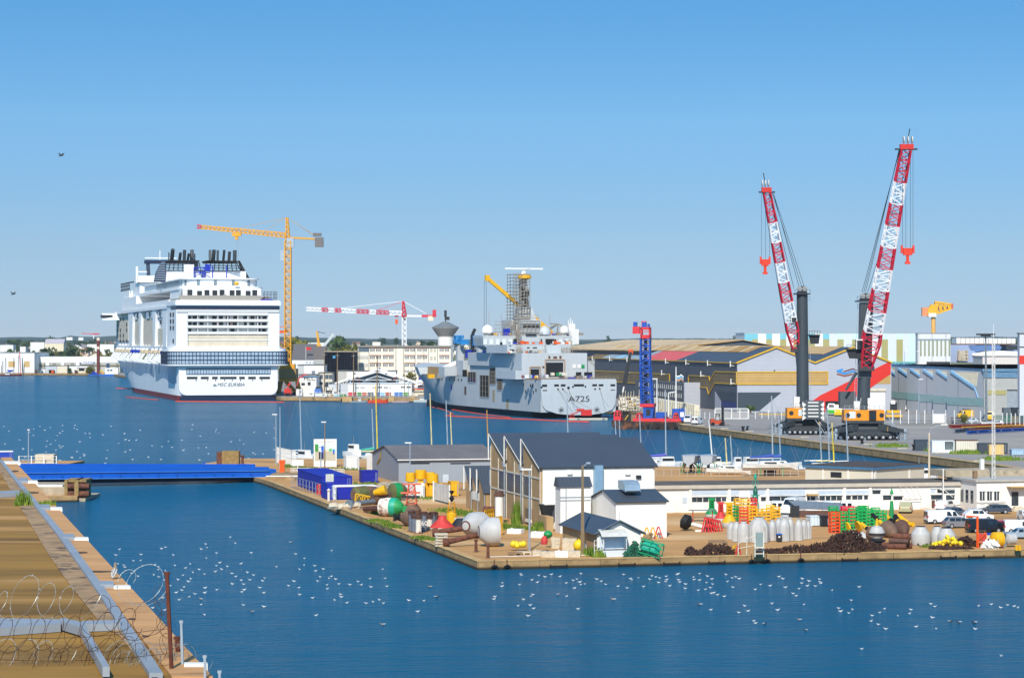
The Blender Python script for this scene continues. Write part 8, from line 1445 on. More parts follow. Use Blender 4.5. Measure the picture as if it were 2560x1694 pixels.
for i in range(46):
 f=R.random();x=790+450*f;hgt=max(0,1-abs(f-.58)*1.9);y=1368-8*R.random();z=R.random()*hgt;g=g1(zD(x,y));rr_=R.uniform(.17,.3)
 if i==0:sm=MB(mat('yellow float plastic','#dcc21e',.45,var=.12));sm.Lt([(0.02,-1),(.5,-.87),(.87,-.5),(1,0),(.87,.5),(.5,.87),(.1,1),(.1,1.15)],12);sm=sm.mesh('float',smooth=True)
 o=bpy.data.objects.new('yellow_float',sm);col.objects.link(o);o.location=(g.x,g.y+R.uniform(-.2,1.0),1.0+rr_+z*1.05);o.scale=(rr_,)*3;o.rotation_euler=(R.uniform(0,3),R.uniform(0,3),0);tag(o,'small yellow ball float in the heap before the grey tanks','float','yellow floats in the heap')
for i,(x,y,r_,lab)in En(((312,775,.42,'leftmost of the yellow floats on the small pallet'),(350,770,.4,'second yellow float on the small pallet'),(362,790,.36,'front yellow float on the small pallet'),(400,765,.36,'fourth yellow float on the small pallet'),(438,755,.42,'rightmost yellow float on the small pallet'),(1210,650,.75,'big yellow ball on top of two others behind the concrete pole'),(1225,735,.85,'big yellow ball low to the right of the concrete pole'),(1120,720,.7,'big yellow ball left of the concrete pole'),(1222,785,.6,'white ball at the foot of the concrete pole'))):
 g=g1(zB(x,(770 if i<5 else 775)+(14 if i in(2,8)else 0)));o=bpy.data.objects.new('ball_float',sm);col.objects.link(o);o.location=(g.x,g.y,1.0+(.35 if i<5 else 0)+r_+(1.15 if i==5 else.05));o.scale=(r_,)*3;tag(o,lab,'float')
 if i==8:o.data=sm.copy();o.data.materials[0]=Wh
def block(label,a,b,zt,dep,m=palecon,name='concrete_block',base=0.,ir=.04):
 A=g1(a);B=g1(b);ff=Fac(None,None,1,pts=(A,B));h=ff.z(((a[0]+b[0])/2,zt));mb=MB(m);l=ff.len;rn=lambda:R.uniform(-ir,ir)
 mb.add([(x+rn(),y+rn(),z+rn())for z in(0,h)for x,y in((0,0),(l,0),(l,dep),(0,dep))]+[(x,y,h+.0)for x,y in((l*.1,dep*.1),)][:0],[(3,2,1,0),(4,5,6,7),(0,1,5,4),(1,2,6,5),(2,3,7,6),(3,0,4,7)])
 mb.box(l*.2,l*.3,dep*.4,dep*.6,h-.02,h+.12);return Sg(name,mb,label,'block',loc=(A.x,A.y,1.0+base),rz=ff.rz)
for a,b,yt,dp_,lab in(((548,832),(650,836),770,1.0,'low cracked stone block left of the red buoy'),((655,850),(828,852),785,1.1,'tan concrete block in front of the red buoy'),((828,850),(985,852),775,1.1,'white concrete block in the middle of the front row'),((988,850),(1142,850),775,1.1,'tan concrete block right end of the front row'),((918,768),(1098,768),625,1.6,'big square grey concrete block behind the front row'),((232,560),(410,566),505,1.2,'low white stone slab by the grass'),((525,612),(740,614),545,2.0,'long white concrete slab behind the lamp post'),((985,625),(1105,622),588,1.0,'pale slab on top of the big block'),((785,742),(880,742),690,1.2,'lower grey slab under the stack by the green buoy'),((785,700),(885,700),655,1.1,'middle slab of the stack by the green buoy'),((780,655),(890,655),610,1.1,'top tan slab of the stack by the green buoy')):
 block(lab,zB(*a),zB(*b),zB(0,yt)[1],dp_,white2 if 'white' in lab else palecon,base=1.5 if 'on top' in lab else 0)
for i in range(5):a=zA(1352,1100);A=g1(a);mb=MB(palecon);mb.box(0,1.6+R.uniform(-.1,.1),0,1.2,.36*i,.36*i+.2);mb.box(.1,.35,.1,1.1,.36*i-.14 if i else 0,.36*i);mb.box(1.2,1.45,.1,1.1,.36*i-.14 if i else 0,.36*i);Sg('concrete_weight',mb,f'flat concrete weight, {ordn(i)} from the ground in the stack by the rusty tube','block',loc=(A.x+R.uniform(-.08,.08),A.y,1.0),rz=.1)
for i in range(13):
 x=770+R.uniform(0,260)if i<5 else 1195+R.uniform(0,300);y=870 if i<5 else 640+(x-1195)*.12+R.uniform(-10,40);g=g1(zJ(x,y));s=R.uniform(.7,1.2)if i<5 else R.uniform(1.0,1.7);mb=MB(concrete if i>=5 else palecon);mb.Lf([[Vc((math.cos(a*.785)*s*q*R.uniform(.8,1.1)*1.5,math.sin(a*.785)*s*q*R.uniform(.8,1.1),z*s))for a in range(8)]for z,q in((0,.95),(.4,1.05),(.8,.8),(.95,.4))]);Sg('rock',mb,f'{ordn(i if i<5 else i-5)} rough pale stone from the left '+('beside the blue containers' if i<5 else 'in the rock pile before the grey shed gable'),'rock',loc=(g.x,g.y,1.0),rz=R.uniform(0,3))
for i,(x,y,lab)in En(((330,822,'small pallet left under the yellow floats'),(445,812,'small pallet right under the yellow floats'))):g=g1(zB(x,y));mb=MB(wood if i==0 else palecon);mb.box(-.9,.9,-.5,.5,.05,.12)if False else[mb.box(-.9,.9,-.5+.25*k,-.35+.25*k,.2,.32)for k in range(5)];mb.box(-.9,-.7,-.5,.65,0,.199);mb.box(.7,.9,-.5,.65,0,.199);mb.box(-.1,.1,-.5,.65,0,.199);Sg('pallet',mb,lab,'pallet',loc=(g.x,g.y,1.0))
Ld('cone_buoy','green rounded cone buoy on the slab stack','buoy',zB(740,735),[(.1,1.2),(.45,1.4),(.58,1.7),(.45,2.0),(.15,2.2)],[gr2]);Ld('cone_buoy','red drum buoy in front of the green cone','buoy',zB(695,780),[(.4,0.9),(.42,1.5),(.25,1.85),(.1,1.95)],[rr2]);
g=g1(zB(2010,850));K=Th('cage_buoy','bright green caged buoy lying beside the hut','buoy',tuple(g));mb=MB(teal);mb.Lt([(.3,-1.3),(.75,-.9),(.8,.6),(.4,1.1)],14,(0,0,1.0),(.9,-.3,-.25));K.Pt('body',mb,smooth=True);mb=MB(mat('green bars','#18a06f',.5))
for i in range(10):
 a=i*.628;d=Vc((.9,-.3,-.25)).normalized();x=d.orthogonal().normalized();y=d.cross(x);o=(x*math.cos(a)+y*math.sin(a))*.98+Vc((0,0,1.0));mb.Be(o-d*1.3,o+d*1.5,.09)
for t in(-1.2,0,1.3):c=Vc((0,0,1))+d*t;pts=[c+(x*math.cos(q*.5236)+y*math.sin(q*.5236))*1.0 for q in range(13)];mb.path(pts,.06,4)
K.Pt('cage',mb)
def heap(label,pts,hs,m,name,n=200,sz=.16,y0=.8,kind=None):
 mb=MB(m)
 for i in range(n):
  f=R.random();k_=min(len(pts)-2,int(f*(len(pts)-1)));t=f*(len(pts)-1)-k_;p=g1(pts[k_]).lerp(g1(pts[k_+1]),t);h=hs[k_]+(hs[k_+1]-hs[k_])*t;v=R.uniform(-1,1);z=max(0,h*(1-v*v)*R.uniform(.55,1.05));c=p+Vc((R.uniform(-.3,.3),v*y0*.9+y0,z));s=sz*R.uniform(.6,1.7)
  u=Vc((R.gauss(0,1),R.gauss(0,1),R.gauss(0,.6))).normalized();w_=u.orthogonal().normalized();e=u.cross(w_);mb.add([c-u*s*1.4-Vc((0,0,s)),c+u*s*1.3-w_*s,c+w_*s+e*s,c+e*s*.8-Vc((0,0,s*.3)),c+Vc((0,0,s*1.1))],[(0,1,4),(1,2,4),(2,3,4),(3,0,4),(0,3,2,1)])
 return Sg(name,mb,label,name.replace('_',' '),kind=kind)
heap('bright green net heap beside the white kiosk',[zB(1715,855),zB(1800,852),zB(1890,850)],[.6,1.9,.3],mat('green netting','#1f5a45',.9,var=.3),'net_heap',160,.2,.6)
heap('tan tangled net heap behind the green cage buoy',[zB(1860,720),zB(2010,700)],[.6,1.6],mat('tan netting','#9a8060',.9,var=.4),'net_heap',120,.16,.7)
chn=mat('rusty chain','#3d2a22',.9,var=.5,scale=4,alt=('#59382a',2,.5,.2))
heap('large heap of rusty brown chain along the quay edge',[zE(700,775),zE(860,785),zE(1000,790),zE(1180,785),zE(1330,775),zE(1620,770)],[.6,1.9,2.6,2.7,1.5,.5],chn,'chain_heap',1500,.13,1.3);heap('low trail of rusty chain with coloured scraps left of the large heap',[zE(-300,790),zE(0,795),zE(300,795),zE(520,780),zE(680,775)],[.5,.5,1.0,.8,1.3],chn,'chain_heap',500,.13,.8)
heap('dark rusty chain heap under an old pallet',[zH(345,800),zH(450,800),zH(600,798),zH(740,790)],[.5,1.3,1.3,.4],chn,'chain_heap',500,.13,.9);heap('small rusty chain heap at the left end',[zH(175,795),zH(230,800),zH(350,802)],[.7,1.0,.2],chn,'chain_heap',200,.12,.6);heap('rusty chain and scrap heap right of the yellow floats',[zD(1180,1340),zD(1320,1350),zD(1480,1370)],[.5,1.1,.6],chn,'chain_heap',320,.13,.9);heap('flat brown mat of chain in front of the yellow floats',[zD(770,1400),zD(1000,1410),zD(1400,1400)],[.25,.3,.2],chn,'chain_heap',260,.14,.5)
g=g1(zH(545,735));mb=MB(wood);[mb.box(-1.1,1.1,-.7+.3*k,-.5+.3*k,.95+.05*k,1.05+.05*k)for k in range(5)];mb.box(-1.1,-.95,-.7,.7,.7,.949);mb.box(.95,1.1,-.7,.7,.7,.949);Sg('pallet',mb,'old brown pallet lying on the chain heap','pallet',loc=(g.x,g.y,1.0),rz=.15)
g=g1(zH(1035,812));K=Th('lifeguard_chair','cream high chair with a grey mesh seat back on the quay edge','chair',tuple(g));mb=MB(mat('cream steel','#dcd6c4',.5));w_=.52
for x in(-w_,w_):mb.Be((x,0,0),(x,0,3.0),.1);mb.Be((x,1.2,0),(x,.3,1.2),.1)
for z in(.4,.8,1.15):mb.Be((-w_,0,z),(w_,0,z),.09)
mb.Be((-w_-1.9,1.4,0),(-w_-1.9,1.4,1.6),.07);mb.Be((-w_-.9,1.0,.1),(-w_-.9,1.0,2.4),.07);mb.Be((-w_-1.9,1.4,1.5),(-w_,.3,2.6),.07);mb.Be((-w_-1.9,1.4,.9),(-w_,.3,1.4),.06);K.Pt('frame',mb);mb=MB(mat('grey mesh','#7d8b88',.6));mb.Sl([(-w_+.06,.06,1.2),(w_-.06,.06,1.2),(w_-.06,.2,2.95),(-w_+.06,.2,2.95)],.03);K.Pt('seat_back',mb);mb=MB(mat('cream steel','#dcd6c4'));mb.box(-w_,w_,-.5,.05,1.1,1.17);K.Pt('seat',mb)
g=g1(zH(1268,636));K=Th('wheelie_bin','black wheelie bin with a blue lid among the grey floats','bin',tuple(g));mb=MB(Dk);mb.Lf([[Vc((x*s,y*s,z))for x,y in((-.36,-.36),(.36,-.36),(.36,.36),(-.36,.36))]for z,s in((.05,.8),(1.0,1))]);K.Pt('bin_body',mb);mb=MB(Pn('#1c5fc0',.5));mb.box(-.38,.38,-.4,.38,1.0,1.1);K.Pt('lid',mb);mb=MB(Wh);mb.box(-.12,.12,-.38,-.355,.6,.8);K.Pt('sticker',mb)
def trestle(label,p,m,w_=.9,h=1.1,rz=0.,n=1,group=None):
 g=g1(p);K=Th('trestle',label,'trestle',tuple(g),rz,group);mb=MB(m)
 for y in(-.35,.35):mb.Be((-w_/2,y,0),(-.08,y,h),.12);mb.Be((w_/2,y,0),(.08,y,h),.12);mb.Be((-w_*.3,y,h*.4),(w_*.3,y,h*.4),.08)
 mb.Be((0,-.45,h),(0,.45,h),.14);K.Pt('frame',mb);return K
for i,(x,y,m,lab)in En(((1960,628,Ye,'left yellow trestle against the white shed'),(2035,625,Ye,'right yellow trestle against the white shed'),(2105,618,red,'single red trestle at the shed corner'))):trestle(lab,zB(x,y),m,1.1,1.5)
g=g1(zB(1968,560));K=Th('red_rack','red frame rack against the white shed','rack',tuple(g));mb=MB(red);mb.La((0,0,0),(0,0,2.0),1.9,1.9,3,.16,.1,h0=.9,h1=.9);K.Pt('frame',mb);mb=MB(galv);mb.La((-.8,0,2.1),(.8,0,2.1),.4,.4,3,.06,.04);K.Pt('top_load',mb)
for i in range(6):trestle(f'red trestle, {ordn(i)} from the left in the row by the striped tube',zH(395+i*30,520-i*2),rr,1.0,2.0-.1*i,.1*i,group='red trestles by the striped tube')
g=g1(zH(770,790));trestle('small red trestle at the quay edge by the lifeguard chair',zH(785,795),rr2,.7,1.2);trestle('small yellow trestle beside the chain heap',zH(745,780),Ye,.7,1.1)
g=g1(zH(250,505));K=Th('striped_tube','white tube with a black bell end lying on the sand','tube',tuple(g),0);mb=MB(Bk);mb.Lt([(.35,-1.0),(1.0,-.7),(1.05,.1),(.3,.6)],14,(-.7,.6,1.1),(.8,-.35,-.28));K.Pt('bell',mb,smooth=True);mb=MB(Wh);mb.Tb((-.3,.5,.95),(1.9,-.6,.45),.26,n=12);K.Pt('tube',mb);mb=MB(Wh);mb.box(.2,2.6,-1.2,-.9,0,.25);K.Pt('plank',mb)
g=g1(zH(330,390));K=Th('work_table','grey topped table with red legs behind the red trestles','table',tuple(g));mb=MB(steel);mb.box(-1.6,2.4,-.5,.6,1.55,1.65);K.Pt('table_top',mb)
for x in(-1,1.8):mb=MB(red);mb.Be((x,0,0),(x,0,1.549),.14);K.Pt('leg',mb)
mb=MB(wood);mb.box(-1.4,1.8,-.4,.5,.5,.6);K.Pt('shelf',mb)
g=g1(zE(560,250));K=Th('steel_ramp','grey steel ramp trough between the vans and the crates','ramp',tuple(g));mb=MB(steel);mb.Sl([(-2.5,-.5,1.3),(4.8,-.5,1.0),(4.2,1.6,1.9),(-3.6,1.6,2.3)],.15);K.Pt('plate',mb);mb=MB(rustbrown);mb.box(-2.2,4.6,-.4,-.2,0,1.0);K.Pt('edge_beam',mb);mb=MB(Dk);mb.box(-3.4,-2.2,-.6,1,0,1.7);K.Pt('dark_box',mb)
Cn(zE(510,385),zE(680,235),1.6,'white and blue crate box beside the green crates','#cfdde4',z0=1.0);Cn(zE(682,390),zE(785,235),1.4,'black box with a purple strap beside the white box','#1d1b24',z0=1.0)
for i,(x,y,l,r_,rz,m)in En(((340,1385,2.6,.34,.5,rust),(400,1405,2.4,.36,.6,rust),(440,1400,2.6,.33,.45,rustbrown),(470,1330,2.2,.4,.7,rust),(480,1390,1.8,.36,1.0,rust))):
 g=g1(zD(x,y));mb=MB(m);d=Vc((math.cos(rz+2.2),math.sin(rz+2.2),0));zz=r_+(.62 if i in(2,3)else 0);mb.Tb((0,0,zz),tuple(d*l+Vc((0,0,zz))),r_,n=14,cap=False);mb.use(Bk);mb.Tb((0,0,zz),tuple(d*.04+Vc((0,0,zz))),r_*.75,n=12);Sg('rusty_pipe',mb,f'rusty pipe end, {ordn(i)} of the pile beside the grey tanks','pipe',loc=(g.x,g.y,1.0))
for i in range(5):g=g1(zD(60+i*42,1375));mb=MB(rr2);mb.Be((0,0,.25),(-1.0+.1*i,.8,.3+.05*i),.24);mb.Be((0,0,.25),(.5,-.2,.2),.16);Sg('red_bar',mb,f'red steel bar, {ordn(i)} from the left beside the rusty pipes','bar',loc=(g.x,g.y,1.0))
g=g1(zD(1530,1375));K=Th('pump_frame','orange framed pump machine with a bent pipe','machine',tuple(g));mb=MB(Og);mb.La((0,0,0),(0,0,1.9),1.0,1.0,2,.12,.09);K.Pt('frame',mb);mb=MB(rr2);mb.Cb((0,0,1.3),.8,.8,.9);K.Pt('engine',mb);mb=MB(Og);mb.path([(-.5,0,0),(-.5,0,3.9),(-1.9,0,3.9)],.17,8);K.Pt('pipe',mb)
Ld('yellow_tank','round yellow tank on feet near the orange pump','tank',zD(1775,1385),[(.3,-.9),(.95,-.6),(.95,.5),(.3,.8)],[Ye],(.9,.35,0),1.1);Ld('grey_tank','small pale grey tank on feet right of the yellow one','tank',zD(1975,1365),[(.3,-.8),(.7,-.55),(.7,.5),(.2,.8)],[gpl],(.9,.35,0),1.0)
for i,(x,y,m,lab)in En(((1630,1265,'#173a9c','left blue barrel by the pump'),(1700,1262,'#1b45ad','right blue barrel by the pump'),(1800,1255,'#1f2f63','dark blue barrel behind the yellow tank'))):Ld('barrel',lab,'barrel',zD(x,y),[(.36,0),(.38,.3),(.36,.6),(.38,.9),(.3,.95)],[Pn(m,.4)])
heap('white sack heap in front of the yellow tank',[zD(1625,1405),zD(1755,1405)],[.9,.9],Wh,'sack_heap',60,.35,.3);g=g1(zD(1640,1345));mb=MB(mat('cream hut','#d8ccb2'));mb.box(-.5,.4,-.3,.3,0,1.3);mb.use(Dk);mb.box(-.2,.1,-.32,-.301,.5,.9);Sg('cabinet',mb,'cream cabinet beside the yellow tank','cabinet',loc=(g.x,g.y,1.0));g=g1(zD(1880,1368));mb=MB(steel);mb.box(-.3,.2,-.1,.1,0,2.0);mb.use(Dk);mb.box(-.2,.1,-.12,-.101,1.2,1.7);Sg('panel_board',mb,'grey upright panel between the yellow and grey tanks','panel',loc=(g.x,g.y,1.0))
for i,x in En((2060,2108)):Ld('yellow_post',f'{("left","right")[i]} of two short yellow posts at the quay edge','post',zD(x,1418),[(.2,0),(.2,.6),(.1,.65)],[Ye],n=8)
def lying(name,label,a,b,prof,mats,up,n=18):
 A=g1(a);B=g1(b);d=(B-A);K=Th(name,label,'buoy',tuple(A));l=d.length;mb=MB(mats[0]);mb.Lt([(r_,t*l)for r_,t in prof],n,(0,0,up),(d.x,d.y,0),mats);K.Pt('body',mb,smooth=True);return K
for nm,a,b,w0,ta,tb,wt in(('front',zA(1990,1100),zA(2285,1095),1.9,zA(1500,1105),zA(1960,1075),.34),('rear',zA(1800,990),zA(2020,960),1.75,zA(1340,950),zA(1790,930),.36)):
 K=lying('bell_buoy',f'grey white bell buoy with a long rusty tail tube, {nm} one of two',a,b,[(w0*.3,0),(w0*.42,.02),(w0*.95,.45),(w0,.75),(w0*.98,1.0)],[rust,gpl,gpl,gpl],w0*.98,10);A=K.loc;p=g1(ta)-A;q=g1(tb)-A;mb=MB(rust);mb.Tb((p.x,p.y,.55),(q.x*.5,q.y*.5,1.4 if nm=='front' else 1.2),wt,n=12);mb.Tb((p.x-.3,p.y,.55),(p.x+.5,p.y,.62),wt*1.5,n=12);K.Pt('tail_tube',mb)
K=lying('drum_buoy','huge white, green and yellow drum buoy with rust, lying on the pier',zA(520,650),zA(860,660),[(.7,0),(1.25,.08),(1.42,.35),(1.42,.55),(1.35,.8),(.5,1.05)],[wrs,wrs,wrs,teal,gr2],1.4);mb=MB(yl2);A=K.loc;p=g1(zA(520,640))-A;q=g1(zA(850,650))-A;mb.Be((p.x,p.y-1.42,1.3),(q.x,q.y-1.45,1.0),.5,.1);K.Pt('yellow_stripe',mb);mb=MB(rust);p=g1(zA(310,590))-A;mb.Tb((p.x,p.y,.5),(0,0,1.2),.42,n=10);K.Pt('tail_tube',mb);mb=MB(gr2);mb.Sl([(q.x-.2,q.y-1.6,1.8),(q.x+.5,q.y-1.6,.3),(q.x+.9,q.y-1.6,1.6)],.1);K.Pt('fin',mb)
lying('drum_buoy','brown and olive drum buoy beside the blue containers',zA(140,460),zA(460,440),[(.8,0),(1.3,.1),(1.4,.5),(1.25,.9),(.6,1.05)],[oli,oli,brs,brs],1.35);K=lying('drum_buoy','brown drum buoy with a bright yellow cone, in the pile',zA(420,480),zA(660,470),[(1.0,0),(1.3,.15),(1.35,.7),(.7,1.05)],[brs,brs,brs],1.4);mb=MB(yl2);mb.Lt([(.4,0),(.85,2.0),(.75,2.05)],14,(.3,-.8,1.9),(.95,-.2,.28));K.Pt('yellow_cone',mb);mb=MB(yl2);mb.La((-2.6,-1.5,1.2),(-.3,-1.5,1.0),1.3,.8,4,.12,.09);K.Pt('yellow_lattice',mb)
lying('drum_buoy','green and olive drum buoy at the back of the pile',zA(690,420),zA(900,410),[(.9,0),(1.35,.12),(1.4,.55),(1.1,.85),(.5,1.1)],[oli,gr2,oli,oli],1.5);K=lying('tail_tube','grey tube with a square bell end beside the stones',zA(70,545),zA(440,500),[(.75,0),(.7,.12),(.42,.16),(.42,1.0)],[steel,rust,steel],.7,8)
lying('cone_buoy','brown cone buoy with a black tip lying beside the grey cylinders',zA(1010,800),zA(790,790),[(.5,-.15),(1.3,0),(1.2,.3),(.6,.68),(.55,.7),(.3,1.1)],[brs,brs,brs,Bk,Bk],1.15);K=Ld('tower_buoy','red and orange tower buoy with platforms rising from the pile','buoy',zA(1000,640),[(1.3,0),(1.5,.9),(.7,1.9)],[brs]);mb=MB(mat('salmon paint','#d2684a',.6,var=.2));mb.La((0,0,1.8),(0,0,4.6),1.5,.8,3,.16,.1);K.Pt('tower',mb);mb=MB(mat('salmon paint','#d2684a'));mb.box(-1.6,1.3,-.7,.7,3.3,3.5);mb.box(-1.3,1.4,-.6,.6,4.6,4.8);K.Pt('platform',mb);mb=MB(Dk);mb.box(-1.5,1.2,-.72,-.5,2.6,3.0);K.Pt('dark_band',mb)
for i,(x,y,h,m)in En(((1000,870,300,0),(1040,885,255,0),(1105,905,260,1),(1180,880,300,0),(1160,860,250,1),(1268,850,210,1),(1225,835,240,0),(1320,830,250,0),(1385,800,160,0),(1430,830,190,0),(1345,790,200,0))):
 p=zA(x,y);q=(CZ-1)/(p[1]-HY)/5.925;mm=(mat('dark grey cylinder','#676d78',.55,var=.15),wrs)[m];K=Ld('cylinder_float',f'upright {("dark grey","white")[m]} steel cylinder, {ordn(i)} of the cluster on the pier','float',p,[(.6,.0),(.6,.05),(.4,.08),(.4,h*q-.45),(.53,h*q-.4),(.53,h*q-.3),(.4,h*q-.28),(.52,h*q-.12),(.52,h*q)],[rust,rust,mm,mm,rustbrown,rustbrown,rustbrown,rustbrown],group='steel cylinders clustered on the pier',n=14)
 if i==3:lettering(K,'60',(.1,-.43,h*q*.42),.9,white2,extr=.02,name='painted_number')
Ld('dome_buoy','red dome buoy with a short neck and white rim','buoy',zA(1455,868),[(1.55,0),(1.75,.3),(1.75,.5),(1.3,1.0),(.6,1.6),(.5,2.1)],[wrs,wrs,rr2,rr2,rr2]);Ld('dome_buoy','black ribbed dome buoy next to the red dome','buoy',zA(1725,818),[(1.2,0),(1.35,.3),(.9,.9),(.55,1.3)],[rust,Dk,Dk]);Cn(zA(1640,800),zA(1825,680),1.0,'white rounded box behind the black dome buoy','#d9d8d2',z0=1.0)
K=Ld('pillar_buoy','yellow pillar buoy with a black topmark by the grass','buoy',zA(1595,795),[(.45,0),(.72,.3),(.72,1.8),(.4,2.1)],[Ye]);mb=MB(mat('ochre frame','#c98a12',.5));mb.La((0,0,2.0),(0,0,3.4),1.0,.7,2,.12,.09);K.Pt('tower',mb);mb=MB(Bk);mb.Lt([(.1,3.4),(.4,3.9),(.05,4.4),(.4,4.9),(.1,5.0)],8);K.Pt('topmark',mb)
def plastic_fence(label,a,b,m,h=1.2):
 A=g1(a);B=g1(b);ff=Fac(None,None,1,pts=(A,B));K=ff.th('plastic_barrier',label,'barrier');mb=MB(m);l=ff.len
 mb.box(0,l,-.05,.05,.0,.25);mb.box(0,l,-.05,.05,h-.3,h)
 for i in range(6):x=l*i/5;mb.box(x-.12,x+.12,-.05,.05,.25,h-.3)
 K.Pt('panel',mb)
plastic_fence('yellow plastic barrier left of the black crate',zA(1845,775),zA(1950,765),Ye);plastic_fence('large yellow slatted crate side right of the black crate',zA(2085,800),zA(2218,775),Ye,2.3);plastic_fence('yellow slatted barrier beside the front bell buoy',zA(2235,945),zA(2340,930),Ye,2.6);plastic_fence('black slatted crate between the yellow barriers',zA(1960,790),zA(2082,780),Dk,1.7)
Ld('pale_column','pale column with a brown collar standing in the grass','column',zA(2300,748),[(.62,0),(.6,3.8),(.75,3.85),(.75,4.1),(.6,4.15),(.6,4.5)],[white2,rustbrown,rustbrown,rustbrown,rustbrown]);
for i,y in En((650,700)):g=g1(zA(2150,742));mb=MB(rust);mb.Tb((-.8,.5+.7*i,1.3*(1-i)+.5),(1.6,-.2+.7*i,1.3*(1-i)+.5),.5,n=12,cap=False);mb.Tb((-.6,.5+.7*i,.0),(-.6,.5+.7*i,1.3*(1-i)+.1),.3,n=6);Sg('rusty_pipe',mb,('upper','lower')[i]+' rusty pipe lying in the grass by the pale column','pipe',loc=(g.x,g.y,1.0))
bb=mat('bridge blue','#1257b4',.4,var=.08,scale=.2,stain=.08)
BA=V((55,1190),440);BB=V((672,1190),460);d=BB-BA;K=Th('bridge','long bright blue steel lift bridge across the lock entrance','bridge',(BA.x,BA.y,0),math.atan2(d.y,d.x));l=math.hypot(d.x,d.y)
def span(y0,y1,za,zb,ha,hb,m,name,x1=None):mb=MB(m);x1=x1 or l;mb.add([(0,y0,za),(x1,y0,zb),(x1,y1,zb),(0,y1,za),(0,y0,za+ha),(x1,y0,zb+hb),(x1,y1,zb+hb),(0,y1,za+ha)],[(0,3,2,1),(4,5,6,7),(0,1,5,4),(1,2,6,5),(2,3,7,6),(3,0,4,7)]);return K.Pt(name,mb)
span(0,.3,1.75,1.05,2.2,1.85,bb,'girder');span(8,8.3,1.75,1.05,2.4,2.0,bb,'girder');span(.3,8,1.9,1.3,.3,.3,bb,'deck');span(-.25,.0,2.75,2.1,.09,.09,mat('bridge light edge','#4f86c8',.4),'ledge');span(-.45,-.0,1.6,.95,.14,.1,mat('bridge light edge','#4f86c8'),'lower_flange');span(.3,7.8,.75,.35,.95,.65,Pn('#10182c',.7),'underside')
for i in range(1,13):x=l*i/13;z=1.75-.7*i/13;mb=MB(bb);mb.box(x-.09,x+.09,-.32,-.001,z-.1,z+.75);K.Pt('stiffener',mb)
mb=MB(bb);mb.box(l,l+1.5,0,8,1.0,2.4);K.Pt('end_cap',mb);mb=MB(bb);mb.Be((l*.73,.1,3),(l*.73,.1,4.1),.25);K.Pt('post',mb)
p=G((215,1252),0);K=Th('bridge_pier','old concrete pier with rusty fender rollers under the left end of the bridge','pier',(p.x,p.y,0));mb=MB(concrete);mb.box(-14,-3.6,0,14,-2,2.4);mb.box(-14,0,-.6,14,-2,.5);K.Pt('base',mb);mb=MB(white2);mb.box(-14,-4,.2,1.6,2.4,2.7);K.Pt('white_edge',mb);mb=MB(mat('ochre block','#8d7448',.9,var=.3));mb.box(-3.6,-3.1,-.2,6,.5,3.5);mb.box(-1.9,-1.2,-.4,6,.5,3.6);mb.box(-3.6,0,.2,6,3.2,3.6);mb.box(-3.1,-.2,2,6,.5,3.2);K.Pt('fender_frame',mb)
for z in(1.2,2.5):mb=MB(rust);mb.Tb((-3.2,.3,z),(.5,.3,z),.5,n=12);K.Pt('roller',mb)
K=Th('abutment','stone abutment at the right end of the bridge','abutment',tuple(G((672,1215),0)));mb=MB(stonewall);mb.box(-.5,7,.6,16,-2,1.75);K.Pt('masonry',mb);mb=MB(white2);mb.box(-.6,7,.5,1.1,1.751,1.95);K.Pt('capping',mb)
g=g1(zR(1790,328));mb=MB(mat('ochre block','#8d7448'));mb.box(-1.5,2,-1,2,0,3.2);mb.use(rust);mb.box(-2.6,-1.52,-.8,1.5,0,3);Sg('mooring_block',mb,'ochre and rust concrete block at the tip of the pier behind the bridge','block',loc=tuple(g))
g=g1(zR(1890,310));mb=MB(rust);mb.Lt([(.4,0),(.28,.3),(.28,1.4),(.5,1.7),(.3,1.9)],10);Sg('bollard',mb,'rusty bollard at the pier tip behind the bridge','bollard',loc=tuple(g))
for i,(p,h)in En(((zA(748,720),1.1),(zA(1955,1180),1.6),(zA(2133,1270),1.7))):mb=MB(rust if i else Bk);mb.Lt([(.34,0),(.2,.15),(.16,h*.8),(.24,h*.85),(.2,h)],10);Sg('bollard',mb,('black bollard on the left edge of the pier','rusty bollard before the front bell buoy','rusty bollard at the pier corner with a white rope')[i],'bollard',loc=tuple(g1(p)))
a=g1(zA(2135,1268));mb=MB(Wh);mb.path([a+Vc((t*14,t*3.2+.3*math.sin(t*5),.12))for t in[i/20 for i in range(21)]],.05,4);Sg('rope',mb,'white mooring rope lying along the pier edge','rope')
def wallpt(px,z):return Fac(None,None,0,pts=(Vc((-4.1,283,0)),Vc((160,322,0))))
fw=wallpt(0,0)
for i,(p,lab)in En(((zB(75,985),'tyre fender hanging at the pier corner'),(zB(232,990),'second tyre fender near the pier corner'),(zH(938,880),'half sunk tyre fender below the lifeguard chair, left'),(zH(1115,885),'half sunk tyre fender below the lifeguard chair, right'),(zH(1520,875),'half sunk tyre fender below the chain heap'))):
 u=fw.u(p[0]);q=fw.A+Vc((fw.dx*u,fw.dy*u,0));K=Th('tyre_fender',lab,'fender',(q.x,q.y,0),fw.rz);mb=MB(Bk);mb.path([(.38*math.cos(t*.524),-.3,.12+.38*math.sin(t*.524))for t in range(13)],.14,6);K.Pt('tyre',mb);mb=MB(rust);mb.Be((0,-.1,.6),(0,-.1,1.2),.1);K.Pt('chain',mb)
